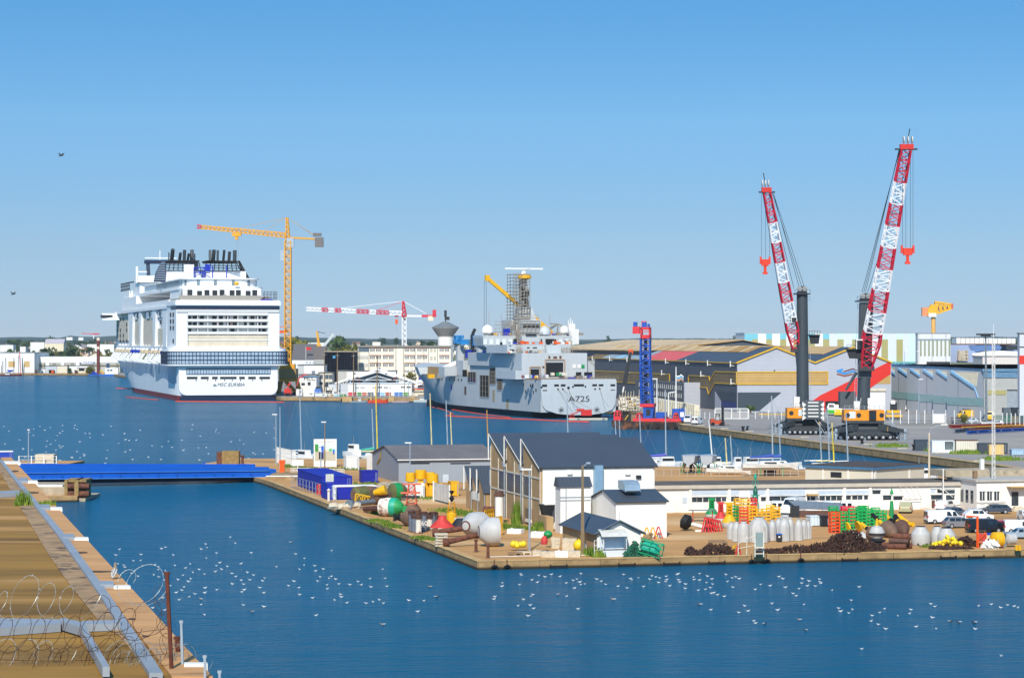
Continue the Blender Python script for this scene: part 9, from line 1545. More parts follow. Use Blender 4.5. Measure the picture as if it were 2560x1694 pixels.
for i,x in En((zB(870,0)[0],zB(1710,0)[0],zB(2265,0)[0],zH(528,0)[0],zH(2103,0)[0],2370,2440)):
 u=fw.u(x);q=fw.A+Vc((fw.dx*u,fw.dy*u,0));mb=MB(Bk);mb.box(-1.0,1.0,-.25,-.02,.02,.34);mb.box(-1.05,-.95,-.28,-.02,.05,.5);mb.box(.95,1.05,-.28,-.02,.05,.5);Sg('rubber_fender',mb,f'flat black rubber fender on the front pier wall, {ordn(i)} from the corner','fender',loc=tuple(q),rz=fw.rz)
ff=Fac(None,None,1,pts=(g1(zR(148,328)),g1(zR(440,328))));K=ff.th('fence','white post fence on the left bank beyond the bridge','fence');mb=MB(Wh)
for z in(.7,1.4,2.1):mb.Be((0,0,z),(ff.len,0,z),.06)
for i in range(4):mb.Be((ff.len*i/3,0,0),(ff.len*i/3,0,2.2),.2)
K.Pt('frame',mb);g=g1(zR(320,328));mb=MB(palecon);mb.Xp([(0,0),(4,0),(4,2.4),(.2,2.4)],-1.5,2.4);Sg('mooring_block',mb,'pale concrete block behind the white fence on the left bank','block',loc=(g.x,g.y+1,1));Cn(zR(-60,300),zR(97,212),3,'blue container with white roof edge at the far left bank','#1a3fae',white2,z0=1.0)
for i,(b,t,dx,lab)in En(((zR(222,378),zR(222,45),0,'double headed lamp post on the left bank by the bridge'),(zB(512,765),zG(1222,345),-1.0,'grey lamp post standing before the brown warehouse wall'),((1025,1218),(1025,1107),-.9,'lamp post behind the white container by the grey shed'),((1016,1195),(1016,1130),0,'short ball lamp at the grey shed corner'),((812,1182),(812,1055),-.7,'brown lamp post in front of the billboard'),((802,1184),(802,1128),0,'thin grey post before the billboard'),((690,1160),(690,1036),-.8,'lamp post at the white fence near the bridge'),((700,1172),(700,1016),0,'white flagpole beside the orange post'))):
 g=g1(b);K=Th('lamp_post',lab,'lamp post',tuple(g));h=K.at(t).z;mb=MB(galv if i!=4 else wood);mb.Tb((0,0,0),(0,0,h),.14,.08,8);K.Pt('pole',mb)
 if i<7:mb=MB(Wh);mb.box(min(dx,-.2),.25,-.12,.12,h-.05,h+.15)if i!=3 else mb.Lt([(.05,h-.2),(.3,h),(.05,h+.3)],8);K.Pt('lamp_head',mb)
g=g1(zB(1167,806));K=Th('concrete_pole','tall tapering concrete pole with a small lamp beside the hut','pole',tuple(g));h=K.at(zG(1635,312)).z;mb=MB(mat('brown concrete pole','#7d6b52',.9,var=.15));mb.Lf([[Vc((x*s,y*s,z))for x,y in((-1,-1),(1,-1),(1,1),(-1,1))]for z,s in((0,.24),(h,.13))]);K.Pt('pole',mb);mb=MB(Dk)
for i in range(1,16):mb.box(-.1,.1,-.3+.009*i,-.24+.0075*i,h*i/16-.06,h*i/16+.06)
mb=MB(galv);mb.Be((0,0,h-.2),(.6,-.2,h+.3),.1);mb.Cb((.7,-.2,h+.3),.5,.3,.2);K.Pt('lamp_head',mb)
for a,b,dp_,c,lab in(((804,1237),(930,1190),26,'#0f1f9c','long blue container at the bridge end of the pier'),((818,1249),(832,1208),6,'#1029a8','short blue container with a tank on top'),((833,1249),(841,1214),2.6,'#d8dade','white door panel box between two blue containers'),((842,1249),(942,1214),3,'#0e1f9a','blue container nearest the drum buoys'),(zJ(1095,603),zJ(1260,480),3,'#0d1a92','dark blue container standing alone before the grey shed'),(zJ(1545,755),zJ(1642,605),2.4,'#c5cad0','grey side of the white container by the yellow boxes'),(zJ(1644,758),zJ(1740,612),2.4,'#e2e2de','white container by the yellow boxes'),(zJ(1742,752),zJ(1915,608),2.2,'#dca313','yellow box carrying yellow drums'),(zJ(2010,742),zJ(2090,592),2.2,'#e0a80f','yellow box beside the brown annex'),(zJ(930,470),zJ(1065,328),3,'#dfdfdb','white box below the white cabin cruiser')):
 Cn(a,b,dp_,lab,c,white2 if 'nearest' in lab else None,z0=1.0,lu=5.2 if 'long' in lab else None)
for i,(x,y,w,zb)in En(((1592,592,95,2.6),(1698,580,115,3.0),(1820,605,120,2.4),(1800,598,95,2.6))):g=g1(zJ(x,752));m=(CZ-1)/(zJ(x,752)[1]-HY)/4.126;K=Ld('yellow_drum',f'yellow drum, {ordn(i)} from the left above the yellow box','drum',zJ(x,752-i%2*4),[(w*m/2,zb),(w*m/2*1.05,zb+.2),(w*m/2,zb+1.5)],[Ye]);mb=MB(Ye);mb.Cb((0,0,zb/2),w*m*.5,w*m*.5,zb);K.Pt('support',mb)
g=g1(zJ(755,770));mb=MB(mat('tank plastic','#c9c7b4',.5));mb.box(-.6,.6,1,2.2,2.8,4.0);mb.use(galv);[mb.Be((-.65+.26*i,.95,2.75),(-.65+.26*i,.95,4.05),.05)for i in range(6)];Sg('tank',mb,'pale caged water tank on top of the short blue container','tank',loc=tuple(g))
def gridfence(label,a,b,h,m,n,cat='fence'):
 ff=Fac(None,None,1,pts=(g1(a),g1(b)));K=ff.th('fence',label,cat);mb=MB(m)
 for z in(.1,h/2,h):mb.Be((0,0,z),(ff.len,0,z),.06)
 K.Pt('rail',mb);mb=MB(m)
 for i in range(n+1):mb.Be((ff.len*i/n,0,0),(ff.len*i/n,0,h),.08)
 mb.Be((0,0,h*.5),(ff.len,0,h*.5),.05);K.Pt('post',mb)
gridfence('thin wire site fence in front of the blue containers',zJ(360,650),zJ(825,785),2.0,galv,14);K0=gridfence('white slat fence behind the boats at the bridge end',zJ(208,395),zJ(408,445),3.4,Wh,36);gridfence('white railing along the road behind the blue containers',zJ(360,500),zJ(910,515),1.0,Wh,40);gridfence('white slat fence beside the grey shed gable',zJ(1145,465),zJ(1243,470),3.0,Wh,16)
A_=g1(zJ(1835,790));B_=g1(zJ(2000,832));ff=Fac(None,None,1,pts=(A_,B_));K=ff.th('sheet_gate','old white sheet gate panel before the brown annex','gate');mb=MB(mat('dirty white sheet','#d5d2ca',.6,stain=.3));mb.box(0,ff.len,-.05,.05,.3,3.0);K.Pt('sheet',mb);mb=MB(Wh);mb.Be((0,-.08,0),(0,-.08,3.2),.2);mb.Be((ff.len,-.08,0),(ff.len,-.08,3.2),.2);K.Pt('post',mb)
mb=MB(Og);g=g1(zJ(270,500));mb.Cb((0,0,1),.9,.9,2);mb.Cb((0,0,2.2),1.2,1,.6);Sg('orange_post',mb,'orange equipment post at the bridge end','post',loc=tuple(g));mb=MB(Wh);g=g1(zJ(430,478));mb.box(-1.2,1.2,-.2,.2,1,2.2);mb.box(-.1,.1,-.1,.1,0,1);Sg('sign_board',mb,'blank white board near the blue containers','board',loc=tuple(g));mb=MB(red);g=g1(zJ(658,725));mb.box(-.5,.5,-.4,.4,0,1.6);mb.box(-.4,.4,-.3,.3,1.6,1.8);Sg('red_cabinet',mb,'red cabinet in front of the short blue container','cabinet',loc=tuple(g));mb=MB(wrs);g=g1(zJ(750,800));mb.Tb((0,0,0),(0,0,1.7),.22,n=10);mb.Lt([(.22,1.7),(.35,1.9),(0,2.2)],10);Sg('marker_post',mb,'short pink and white post at the pier edge by the blue containers','post',loc=tuple(g))
a=g1(zJ(596,440));ff=Fac(None,None,1,pts=(a,g1(zJ(832,438))));K=ff.th('billboard','white framed billboard with a painted seaside scene','billboard');l=ff.len;h=ff.z(zJ(700,152));mb=MB(Wh);mb.box(0,l,0,.3,0,h);K.Pt('board',mb)
for x0,x1,z0,z1,c in((.05,.95,.22,.55,'#b9b09a'),(.05,.95,.55,.68,'#d9c9a6'),(.05,.95,.62,.85,'#cfe2ea'),(.05,.2,.55,.82,'#3f8a3c'),(.65,.95,.55,.64,'#8cc4d6'),(.68,.78,.56,.66,'#6fae4c'),(.22,.31,.28,.72,'#1c1d22'),(.33,.43,.28,.75,'#1b2a5a'),(.325,.435,.52,.72,'#1f58c4'),(.225,.31,.55,.7,'#e6e6e2'),(.84,.9,.45,.62,'#2358b0'),(.1,.9,.9,.93,'#cfcfcf')):mb=MB(Pn(c,.7));t=.01+.004*len(K.o.children);mb.box(l*x0,l*x1,-t,-.002,h*z0,h*z1);K.Pt('picture_patch',mb)
gr=mat('weed grass','#5d7a2a',.9,var=.5,scale=2,alt=('#8a8a3a',1.5,.5,.2),spec=.1)
def grassy(label,pts,n,h,spread):
 mb=MB(gr)
 for i in range(n):
  f=R.random()*(len(pts)-1);k_=int(f);p=g1(pts[k_]).lerp(g1(pts[min(k_+1,len(pts)-1)]),f-k_)+Vc((R.gauss(0,spread),R.gauss(0,spread),0));a=R.uniform(0,6.28);w_=R.uniform(.06,.2);q=Vc((math.cos(a)*w_,math.sin(a)*w_,0));t=p+Vc((R.uniform(-.15,.15),R.uniform(-.15,.15),h*R.uniform(.4,1.2)));mb.add([p-q,p+q,t],[(0,1,2)])
 return Sg('grass',mb,label,'grass',kind='stuff')
grassy('green weeds along the foot of the brown warehouse',[zA(1480,560),zA(1700,600),zA(1950,650),zA(2110,680),zB(90,480),zB(250,490),zB(400,510)],2600,.55,.9);grassy('tall weeds at the warehouse wall',[zB(350,450),zB(365,455)],160,3.2,.25);grassy('weed clump at the warehouse corner',[zB(590,520),zB(660,520)],300,1.2,.35);grassy('weeds beside the hut',[zB(1230,820),zB(1390,850)],420,1.0,.35);grassy('grass tufts on the left pier edge',[zA(440,720),zA(560,740),zA(700,800),zA(800,835)],900,.45,.5);grassy('grass tufts further along the pier edge',[zA(1100,970),zA(1300,1010)],600,.4,.45);grassy('small grass by the drum buoys',[zA(430,610),zA(490,620)],150,.6,.3);grassy('dry grass by the rock pile',[zJ(1100,610),zJ(1300,680),zJ(1500,640),zJ(1780,780)],1200,.5,1.2);grassy('grass tuft by the grey tanks',[zD(650,1365),zD(740,1370)],200,.35,.25);grassy('dry weeds under the white fence by the bridge',[zJ(300,420),zJ(420,450),zJ(950,470),zJ(1060,465)],500,.6,.8)
for i,p in En((zQ(1240,1412),zQ(1700,1450),zQ(1890,1470),(2500,1150))):
 mb=MB(gr);g=gp(p)
 for k_ in range(300):c=g+Vc((R.gauss(0,1.5),R.gauss(0,.8),0));w_=R.uniform(.1,.3);mb.add([c+Vc((-w_,0,0)),c+Vc((w_,0,0)),c+Vc((R.uniform(-.2,.2),0,R.uniform(.3,1.2)))],[(0,1,2)])
 Sg('grass',mb,f'dry weeds on the crane quay edge, {ordn(i)} from the left','grass',kind='stuff')
def yacht(label,mx,d,ytop,ybase,L_=10,rz=0.,hull=None,mast=None,cover=None,z=None,x2=None,stand=False,stays=True):
 z=.0 if z is None else z;t=V((mx if x2 is None else x2,ytop),d);K=Th('sailing_boat',label,'boat',((mx-CX)/F*d,d,z),rz);w_=L_*.15;mb=MB(hull or Wh);kz=1.2 if stand else 0
 mb.Lf([[Vc((x,-w_*s,1.15+kz+e)),Vc((x,-w_*s*.85,.5+kz)),Vc((x,0,-.1+kz)),Vc((x,w_*s*.85,.5+kz)),Vc((x,w_*s,1.15+kz+e))]for x,s,e in((-L_*.5,.6,.05),(-L_*.25,.95,0),(L_*.1,1,.05),(L_*.35,.6,.18),(L_*.5,.04,.35))]);K.Pt('hull',mb)
 mb=MB(Wh);mb.Lf([[Vc((x,y*w_*.6,zz))for x,y in((-L_*.2+e,-1),(L_*.2-e*2,-.8),(L_*.2-e*2,.8),(-L_*.2+e,1))]for zz,e in((1.12+kz,0),(1.75+kz,.3))]);o=K.Pt('cabin',mb);mb=MB(Dk);mb.box(-L_*.12,L_*.1,-w_*.62,-w_*.5,1.3+kz,1.55+kz);K.Pt('cabin_window',mb,o)
 tl=K.L(t);b=Vc((L_*.05,0,1.2+kz));mb=MB(mast or galv);mb.Tb(b,(tl.x,tl.y,tl.z),.17,.11,8);o=K.Pt('mast',mb);m=b.lerp(tl,.62);mb=MB(galv);mb.Be(m+Vc((0,-w_*.8,0)),m+Vc((0,w_*.8,0)),.06);K.Pt('spreader',mb,o)
 mb=MB(mast or Wh);e=Vc((-L_*.36,0,2.2+kz));mb.Tb((b.x,0,2.3+kz),e,.09,n=6);K.Pt('boom',mb)
 if cover:mb=MB(cover);mb.Tb((b.x+.1,0,2.75+kz),e+Vc((0,0,.2)),.34,.16,8);K.Pt('sail_cover',mb)
 if stays:
  for e in(Vc((L_*.48,0,1.4+kz)),Vc((-L_*.48,0,1.2+kz)),m+Vc((0,-w_*.8,0))):mb=MB(steel);mb.Be(tl,e,.03);K.Pt('stay',mb)
 if stand:
  mb=MB(mat('dark keel','#3a2a26',.7));mb.Lf([[Vc((x,-.2,zz)),Vc((x,.2,zz))]for x,zz in((-1,1.2),(1,1.2))],close=False,caps=False)if False else mb.box(-1.2,1.2,-.15,.15,.1,1.2);K.Pt('keel',mb)
  for s in(-1,1):mb=MB(gr2);mb.Be((-L_*.2,s*w_,0),(-L_*.2,s*w_*.8,1.7),.12);mb.Be((L_*.2,s*w_,0),(L_*.2,s*w_*.8,1.7),.12);K.Pt('cradle_leg',mb)
 return K
cream=mat('cream mast','#cfc08a',.5);ym=mat('yellow mast','#d9c02a',.5);om=mat('orange mast','#b8843c',.5)
for a in((749,545,972,1108,9,.3,None,None,None,'yacht with a tall white mast behind the white fence at the bridge end'),(930,542,1021,1120,8,.2,None,None,teal,'yacht with a green cover left of the grey shed'),(939,538,963,1120,9,-.2,None,ym,None,'yacht with a yellow mast at the grey shed gable'),(1075,540,983,1113,9,.1,None,cream,None,'yacht with a cream mast showing above the grey shed, first from the left'),(1115,541,1000,1113,9,.1,None,None,None,'yacht with a white mast above the grey shed, second from the left'),(1126,539,1030,1113,8,.1,None,cream,None,'yacht with a short cream mast above the grey shed'),(1217,538,1024,1113,8,.2,None,om,None,'boat with an orange wooden mast above the grey shed'),(1417,530,997,1095,9,.1,None,None,None,'yacht mast standing alone above the sawtooth roof'),(1538,528,1051,1100,8,.1,None,None,None,'yacht with a short mast behind the sawtooth roof, left one'),(1548,529,1049,1100,8,.0,None,None,None,'yacht with a short mast behind the sawtooth roof, right one'),(1599,527,1036,1105,9,.0,None,None,None,'yacht mast at the right end of the sawtooth roof'),(1658,512,974,1165,12,.05,None,None,blue,'large yacht with a royal blue sail cover on the boom'),(1777,508,1049,1170,9,.3,None,Wh,None,'yacht with a leaning white mast and dark crosstree'),(1813,470,1094,1200,8,.2,None,cream,None,'boat with a yellow wooden mast ashore'),(1826,468,1088,1202,8,-.1,None,None,None,'white boat ashore beside the yellow mast'),(1946,507,1024,1165,10,.1,None,None,Pn('#2a4fa0',.6),'yacht with a blue cover right of the big white yacht'),(2049,498,1056,1160,9,.1,None,None,None,'yacht mast behind the beige pavilion, first from the left'),(2068,497,1014,1160,10,.1,None,None,None,'yacht mast behind the beige pavilion, tallest'),(2080,496,1056,1160,9,.0,None,ym,None,'yacht with a yellow mast behind the beige pavilion'),(2115,495,1032,1160,9,.0,None,None,None,'yacht mast behind the beige pavilion, right end')):
 mx,d,yt,yb,L_,rz,hl,ms,cv,lab=a;yacht(lab,mx,d,yt,yb,L_,rz,hl,ms,cv,z=1.0 if d<480 else 0.,x2=(1663 if mx==1658 else 1772 if mx==1777 else None),stays=not(900<mx<1500))
yacht('big white yacht standing ashore on props with a red keel',1925,462,989,1190,11,.12,Wh,None,Pn('#26459a',.6),z=1.0,x2=1929,stand=True)
for x,lab in((1727,'grey yacht hull on a green cradle, left of the pair'),(1771,'grey yacht hull on a green cradle, right of the pair')):
 d=472;K=Th('hull_on_cradle',lab,'boat',((x-CX)/F*d,d,1.0),rad(80));gh=mat('grey yacht hull','#a4a9ae',.4,var=.06);mb=MB(gh);mb.Lf([[Vc((q,-1.7*s,3.6)),Vc((q,-1.5*s,2.4)),Vc((q,0,1.7)),Vc((q,1.5*s,2.4)),Vc((q,1.7*s,3.6))]for q,s in((-4,.7),(-1.5,1),(1.5,.95),(4,.1))]);K.Pt('hull',mb);mb=MB(mat('antifouling brown','#4a2a28',.7));mb.box(-1.5,1.5,-.14,.14,.3,1.9);K.Pt('keel',mb)
 for q in(-2,2):
  for s in(-1,1):mb=MB(gr2);mb.Be((q,s*1.7,0),(q,s*1.2,2.5),.14);K.Pt('cradle_leg',mb)
g=V((1738,1160),474);K=Th('shear_legs','tan timber shear legs standing by the hulls','frame',(g.x,g.y,1.0));mb=MB(mat('tan mast','#c79a5b'));q=K.at(zDD(770,440));
for x in(690,720,830,880):mb.Be(K.at(zDD(x,545)),q,.28);mb.Be((K.at(zDD(x,545)).x,1,0),K.at(zDD(x,545)),.2)
K.Pt('leg',mb);mb=MB(Dk);mb.box(q.x-1.0,q.x+1.0,-.3,.3,q.z,q.z+.3);K.Pt('head_plate',mb)
for x,y,d,L_,lab,z in((1785,1166,504,6,'white fishing boat with a ring buoy behind the cradles',0),(1843,1172,503,4,'small tan and white boat at the pontoon',0),(1665,1172,505,7,'low white motorboat under the blue boom',0),(1875,1172,504,7,'white boat with red trim at the pontoon left of the big yacht',0),(2295,1190,440,8,'white motor cruiser at the end of the beige pavilion',1),(760,1125,536,7,'white cabin cruiser behind the white fence',0),(883,1115,534,6,'white cabin cruiser stored behind the white box',1.4)):workboat(Vc(((x-CX)/F*d,d,0)),L_,1.1,lab,Wh,Wh,name='motorboat',rz=.3 if d<520 else-.9,cab=(.3,.75,1.6),z=z)
gridfence('long grey pontoon handrail behind the workshop',(1640,1190),(1996,1192),1.4,Pn('#a8a294',.8),18)
def gull_mesh(c,name):
 mb=MB(c);mb.Lf([[Vc((x,math.cos(a*1.047)*r_,zz+math.sin(a*1.047)*r_))for a in range(6)]for x,r_,zz in((-.26,.02,.16),(-.1,.09,.1),(.08,.1,.09),(.16,.06,.16),(.2,.05,.24),(.26,.045,.25),(.32,.008,.24))]);mb.use(Pn('#b9c0c6',.7));mb.Lf([[Vc((x,y,zz))for y,zz in((-w_,.13),(0,.19),(w_,.13))]for x,w_ in((-.34,.02),(-.12,.1),(.07,.09))],close=False,caps=False);return mb.mesh(name,smooth=True)
gm=[gull_mesh(Wh,'gull'),gull_mesh(Pn('#8a7a68',.8),'gull'),gull_mesh(Pn('#2a2826',.8),'gull')]
def gull(p,k_,label,group,s=.64,z=0.):o=bpy.data.objects.new('gull',gm[k_]);col.objects.link(o);g=G(p,z);o.location=g;o.rotation_euler=(0,0,R.choice((0,3.14))+R.uniform(-.9,.9));o.scale=(s*R.uniform(.85,1.15),)*3;tag(o,label,'gull',group)
zg1=ZZ(1200,1400,2.633);zg2=ZZ(260,1280,2.821)
near='268,90 272,100 148,152 145,174 260,162 342,131 387,103 378,147 427,112 470,96 527,110 568,151 613,136 638,127 657,146 663,163 690,158 622,186 665,90 768,127 798,140 828,161 909,173 945,96 968,184 990,123 1000,130 1043,118 1077,175 1117,128 1131,105 1158,112 1182,118 1176,149 1226,108 1222,142 1230,130 1249,171 1296,97 1305,92 1307,131 1315,145 1350,188 1353,159 1404,114 1410,130 1437,199 1446,90 1446,133 1484,194 1491,149 1497,107 1516,182 1527,126 1531,160 1524,220 1540,216 1564,229 1608,240 1619,97 1629,141 1660,119 1683,111 1707,124 1664,180 1742,302 1704,346 1765,337 1803,401 1815,416 1812,194 1848,161 1910,170 1922,288 1960,330 1968,110 1993,124 2011,181 2061,221 2082,236 2100,190 2117,153 2121,124 2132,294 2155,171 2165,139 2207,173 2234,126 2237,144 2244,154 2317,200 98,242 92,259 286,260 251,303 331,298 354,320 335,240 348,229 316,369 646,323 570,240 1520,328'.split()
far2='109,263 84,305 97,366 208,344 261,301 258,342 140,376 147,390 406,259 433,249 489,304 501,378 357,374 383,407 352,445 386,459 195,433 240,453 556,447 523,478 609,367 574,396 671,405 628,427 612,472 595,491 709,438 564,529 549,553 510,569 531,620 600,599 642,579 711,570 714,536 796,548 717,226 726,252 686,262 722,326 794,289 817,358 793,380 786,421 830,404 870,384 890,178 926,220 1038,288 967,365 903,434 930,455 905,508 968,481 985,510 1012,427 1029,480 1055,445 1098,534 1118,486 1133,467 990,549 972,564 1128,571 1217,387 1302,520 1340,489 1352,297 1410,375 1414,328 1375,534 1380,405 1380,583 1472,607 1486,380 1493,416 1507,489 1525,458 1546,403 1588,468 1603,454 1634,474 1573,514 1576,541 1657,508 1668,581 1673,600 1627,622 1713,642 1733,514 1792,491 1814,516 1848,645 1875,472 1883,530 1898,634 1942,620 1965,404 1983,468 1996,524 1971,645 2150,625 2257,628 2213,703 1605,272 1496,730 983,657 1128,669 685,653 710,725 425,480 468,520 345,677 428,692 413,607'.split()
for s in near:gull(zg1(*map(float,s.split(','))),0,'white gull floating on the water in front of the buoy yard pier','gulls before the pier')
for s in far2:gull(zg2(*map(float,s.split(','))),0,'white gull floating on the lock water between the bunker and the pier','gulls in the lock')
zg3=ZZ(1950,1390,2.22)
for i,s in En('440,172 395,247 580,293 545,380 586,406 506,361 454,516 837,266 860,281 846,343 867,404 1102,277 1173,268 1225,287 1263,272 1300,279 1320,287 1083,406 1228,555 726,298 719,320 654,332 325,290 402,298 337,308 382,318 554,314 511,331 756,393'.split()):gull(zg3(*map(float,s.split(','))),0,'white gull floating on the water in front of the buoy yard pier','gulls before the pier')
for p,k_,lab in((zg3(947,364),2,'left of three dark birds on the water at the right'),(zg3(991,369),2,'middle of three dark birds on the water at the right'),(zg3(1077,371),2,'right of three dark birds on the water at the right'),(zg1(514,228),1,'brown young gull left of centre before the pier'),(zg1(876,261),1,'brown young gull alone in the middle of the near water'),(zg1(1443,295),2,'dark bird in the near water below the lifeguard chair'),(zg1(1875,421),2,'black cormorant alone low in the near water'),(zg1(2143,462),2,'dark duck lowest at the right'),(zg1(2100,394),1,'brown gull right of the black cormorant'),(zg2(683,615),1,'brown young gull by the rusty post'),(zg2(1045,704),1,'brown young gull alone low in the lock'),(zg2(1963,795),1,'lowest brown gull in the lock'),(zg2(2347,600),2,'black cormorant near the pier corner'),(zg2(2297,530),1,'brown gull beside the cormorant'),(zg2(1318,214),1,'brown gull highest in the lock')):gull(p,k_,lab,None,.9)
for i in range(96):f=R.random();p=(R.uniform(5,330)if f<.62 else R.uniform(330,690),R.uniform(1062,1160));gull(p,0,'white gull floating on the wide basin behind the blue bridge','gulls behind the bridge',.95)
for p,d,s,lab in(((153,389),260,1.6,'dark bird flying high in the sky at the left'),((33,735),300,1.2,'dark bird flying above the left shore')):
 c=V(p,d);mb=MB(Dk);mb.Lt([(.02,-.3),(.09,0),(.03,.3)],6,tuple(c),(1,0,.2));
 for k_ in(-1,1):q=c+Vc((k_*.25,0,.22));t=c+Vc((k_*.62*s*.6,.1,.3));mb.add([c+Vc((-.1,0,0)),c+Vc((.12,0,0)),q+Vc((.1,0,.03)),q+Vc((-.1,0,.03))],[(0,1,2,3)]);mb.add([q+Vc((-.1,0,.03)),q+Vc((.1,0,.03)),t],[(0,1,2)])
 Sg('flying_bird',mb,lab,'bird')
BZ=17.0
gb=lambda p,z=BZ:G(p,z)
moss=mat('mossy bunker concrete','#8f6a2a',.95,var=.3,scale=.35,alt=('#5e4316',.25,.5,.2),big=('#b98c55',.22,.56,.16),bump=.4,stretch=(.16,1,1));strip=mat('sandy bunker edge','#c0905e',.95,var=.2,scale=.8,alt=('#8f6a44',.5,.55,.15),bump=.4,stretch=(.3,1,1))
e0=gb((532,1694));e1=gb((28,1144));dv=(e1-e0);e00=e0-dv*.35;fa_=e1+Vc((-95,0,0));K=Th('bunker','huge old concrete bunker roof with mossy stains and grey metal gutters','bunker',(e0.x,e0.y,0))
w_=lambda v:(v.x-e0.x,v.y-e0.y);mb=MB(moss);mb.Pm([w_(e00),w_(e1),w_(fa_),w_(e00+Vc((-95,0,0)))],-1,BZ-.02);K.Pt('wall',mb)
def sheet(pts,z,h,m,name):mb=MB(m);q=[gb(p)for p in pts];n=len(q);mb.add([Vc((v.x-e0.x,v.y-e0.y,zz))for zz in(z-h,z)for v in q],[tuple(range(n-1,-1,-1)),tuple(range(n,2*n))]+[(i,(i+1)%n,n+(i+1)%n,n+i)for i in range(n)]);return K.Pt(name,mb)
sheet([(532,1694),(28,1144),(2,1144),(430,1694)][::-1],BZ+.05,.06,strip,'edge_strip')
sheet([zS(1000,1568),zS(800,1300),zS(650,1190),zS(480,980),zS(330,770),zS(150,470),zS(90,370),zS(-10,190),zS(5,140),zS(380,640),zS(640,1010),zS(1040,1568)],BZ+.03,.03,mat('grey debris concrete','#a0825f',.95,var=.35,scale=1.2,alt=('#4a4038',.9,.54,.1),bump=.5),'debris_strip')
zinc=mat('zinc gutter','#9299a0',.5,.1,var=.12,scale=.5)
sheet([zS(1075,1568),zS(985,1568),zS(640,1010),zS(380,640),zS(0,150),zS(8,132),zS(30,160),zS(430,640),zS(700,1010)],BZ+.16,.16,zinc,'gutter');sheet([zT(0,870),zT(720,885),zT(720,940),zT(0,990)],BZ+.28,.28,zinc,'gutter');sheet([zT(715,890),zT(800,900),zT(985,940),zT(1300,1488),zT(1215,1488),zT(950,1000),zT(720,930)],BZ+.34,.3,zinc,'gutter');sheet([zT(970,895),zT(1430,885),zT(1430,925),zT(990,940)],BZ+.26,.26,zinc,'gutter');sheet([zS(0,360),zS(130,355),zS(130,372),zS(0,378)],BZ+.26,.26,zinc,'gutter')
for(x0,x1,y)in((183,250,282),(328,412,460),(490,585,661),(750,862,983),(1215,1370,1498),(20,136,154)):sheet([zS(x0,y+6),zS(x1,y+6),zS(x1-4,y-6),zS(x0,y-6)][::-1],BZ+.14,.2,white2,'joint_strip')
for(x0,x1,y)in((128,182,275),(268,328,455),(415,490,653),(660,750,970)):sheet([zS(x0,y+12),zS(x1,y+12),zS(x1-2,y-12),zS(x0-2,y-12)][::-1],BZ+.2,.3,zinc,'gutter_box')
for x0,x1,y in((70,125,208),(185,260,350),(478,580,747),(580,745,873),(840,900,1187),(930,985,1302)):sheet([zS(x0,y+4),zS((x0+x1)/2,y+7),zS(x1,y+3),zS(x1-8,y-4),zS(x0+15,y-5)][::-1],BZ+.062,.02,mat('dark crack stain','#4d3d2c',.95,var=.3),'crack')
g=gb(zT(1365,325));o=bpy.data.objects.new('gull',gm[1]);col.objects.link(o);o.location=(g.x,g.y,BZ+.06);o.rotation_euler=(0,-.75,1.4);o.scale=(.95,)*3;o.location.z+=.22;o.scale=(1.15,)*3;tag(o,'brown young gull standing on the edge of the bunker roof','gull')
for i,p in En((zS(155,430),zS(315,432))):
 mb=MB(gr);g=gb(p)
 for k_ in range(120):c=g+Vc((R.gauss(0,.22),R.gauss(0,.22),0));mb.add([c+Vc((-.04,0,0)),c+Vc((.04,0,0)),c+Vc((R.uniform(-.2,.2),R.uniform(-.2,.2),R.uniform(.2,1.1 if i==0 else.4)))],[(0,1,2)])
 Sg('weed',mb,('bushy weed growing beside the long gutter','tiny weed near the bunker edge')[i],'weed')
rp=mat('rusty post','#5e3020',.9,var=.4,scale=3)
for b,t,d_,r_,m,lab in((zT(2045,1405),zT(1978,248),73,.075,rp,'tall leaning rusty iron post in the wire'),(zT(2170,1310),zT(2148,820),74,.05,galv,'grey metal post right of the rusty post'),(zT(2110,1080),zT(2100,1010),77,.09,rp,'short rusty stub behind the grey post'),((514,1720),(512,1640),71,.05,galv,'thin grey post at the bottom edge'),((551,1720),(549,1678),71,.05,galv,'second thin grey post at the bottom edge')):
 a=V(b,d_);c=V(t,d_);K2=Th('fence_post',lab,'post',tuple(a));mb=MB(m);mb.Be((0,0,-.6),K2.L(c),r_*2,r_*1.4);K2.Pt('post',mb);mb=MB(m);mb.Cb(K2.L(c),r_*2.3,r_*1.8,.08);K2.Pt('cap',mb)
wire=mat('razor wire silver','#b9bcb6',.4,.4,var=.1);wrust=mat('razor wire rusty','#4a2c1e',.8,var=.3)
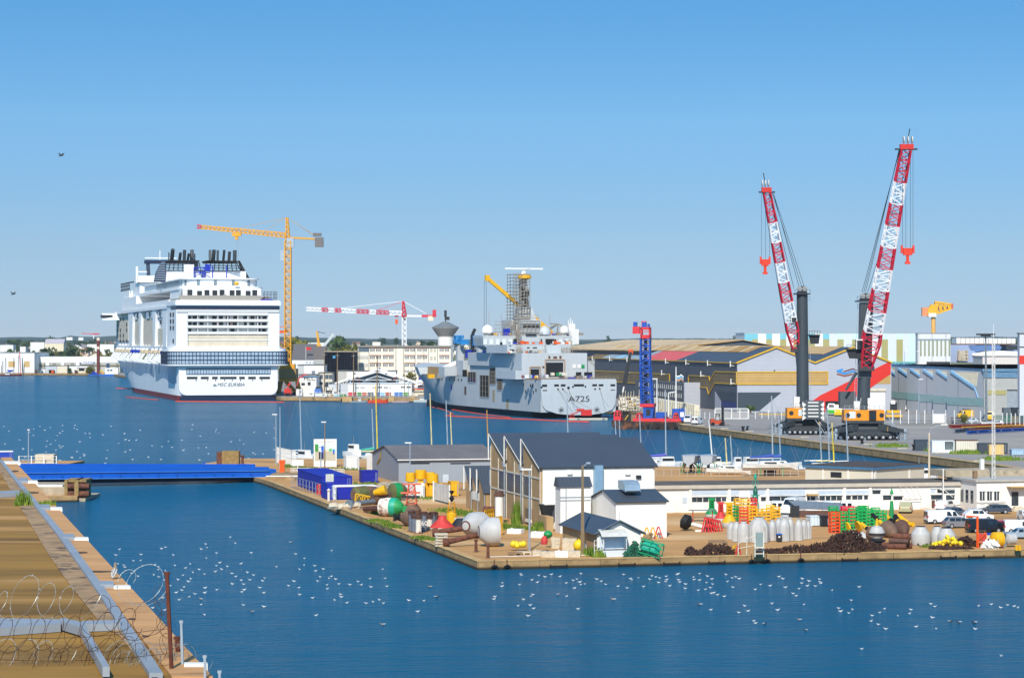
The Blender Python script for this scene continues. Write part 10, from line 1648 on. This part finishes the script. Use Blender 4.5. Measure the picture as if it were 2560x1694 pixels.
def coil(label,p0,p1,r_,turns,m,d_=74,th_=.0065,barb=.075,jit=.12,seed=1):
 rn=random.Random(seed);a=V(p0,d_);b=V(p1,d_+1.5);n=int(turns*26);pts=[];ax=(b-a);u=Vc((0,.45,.9)).normalized();v=ax.normalized().cross(u);q=0
 for i in range(n+1):
  t=i/n;ph=t*turns*6.283;rr_=r_*(1+jit*math.sin(ph*.37+seed)+jit*.5*math.sin(t*19));pts.append(a+ax*t+u*(math.sin(ph)*rr_)+(ax.normalized()*.55+v*.83)*(math.cos(ph)*rr_))
 mb=MB(m);mb.path(pts,th_,3)
 for i,p in En(pts):s=barb*(1 if i%2 else.5);k_=Vc((rn.uniform(-1,1),rn.uniform(-1,1),rn.uniform(-1,1)))*s*.5;mb.add([p-k_,p+k_*.2+Vc((0,0,s*.35)),p+k_,p-Vc((0,0,s*.35))],[(0,1,2,3)])
 return Sg('razor_wire',mb,label,'wire')
coil('upper silver razor wire coil hanging over the bunker roof',(-60,1505),(205,1500),.62,5,wire,seed=2,jit=.3);coil('big loose silver razor wire loop beside the rusty post',(305,1462),(400,1458),.55,2.2,wire,seed=5,jit=.35);coil('rusty razor wire coil below the silver one',(-40,1585),(330,1580),.55,9,wrust,th_=.01,barb=.05,seed=3,jit=.2);coil('rusty razor wire arching over the long gutter',(230,1540),(390,1555),.5,4,wrust,th_=.01,barb=.05,seed=7,jit=.3);coil('lower silver razor wire coil at the bottom left',(-50,1655),(140,1640),.65,4,wire,seed=4,jit=.25);coil('tangled rusty wire along the bottom edge',(20,1660),(380,1640),.5,14,wrust,th_=.01,barb=.03,seed=6,jit=.45);coil('dense grey wire tangle at the foot of the posts',(290,1650),(485,1660),.42,16,mat('razor wire grey','#7f837f',.5,.3),th_=.009,barb=.03,seed=8,jit=.6);coil('thin wire tangle around the rusty post',(395,1480),(425,1640),.22,9,wrust,th_=.007,barb=.02,seed=9,jit=.6)
for i,(a,b)in En(((zT(0,1010),zT(2000,900)),(zT(0,1270),zT(2050,1190)),(zT(600,1390),zT(2060,1320)))):a=V(a,74);b=V(b,73.5);mb=MB(wrust);mb.path([a.lerp(b,t/12)-Vc((0,0,.12*math.sin(math.pi*t/12)))for t in range(13)],.009,3);Sg('strand',mb,f'straight rusty wire strand of the fence, {ordn(i)} from the top','wire')
mb=MB(Wh);mb.box(-5200,5200,-80,12500,-6,110);hm=bpy.data.materials.new('haze air');hm.use_nodes=True;N=hm.node_tree.nodes;N.remove(N['Principled BSDF']);pv=N.new('ShaderNodeVolumePrincipled');pv.inputs['Color'].default_value=(.72,.84,1,1);pv.inputs['Density'].default_value=HAZE;pv.inputs['Anisotropy'].default_value=.0;hm.node_tree.links.new(pv.outputs[0],N['Material Output'].inputs['Volume'])
if HAZE>0:o=Sg('haze',mb,'thin bluish air between the viewer and the horizon','haze',loc=(0,0,0),kind='stuff');o.data.materials.clear();o.data.materials.append(hm)
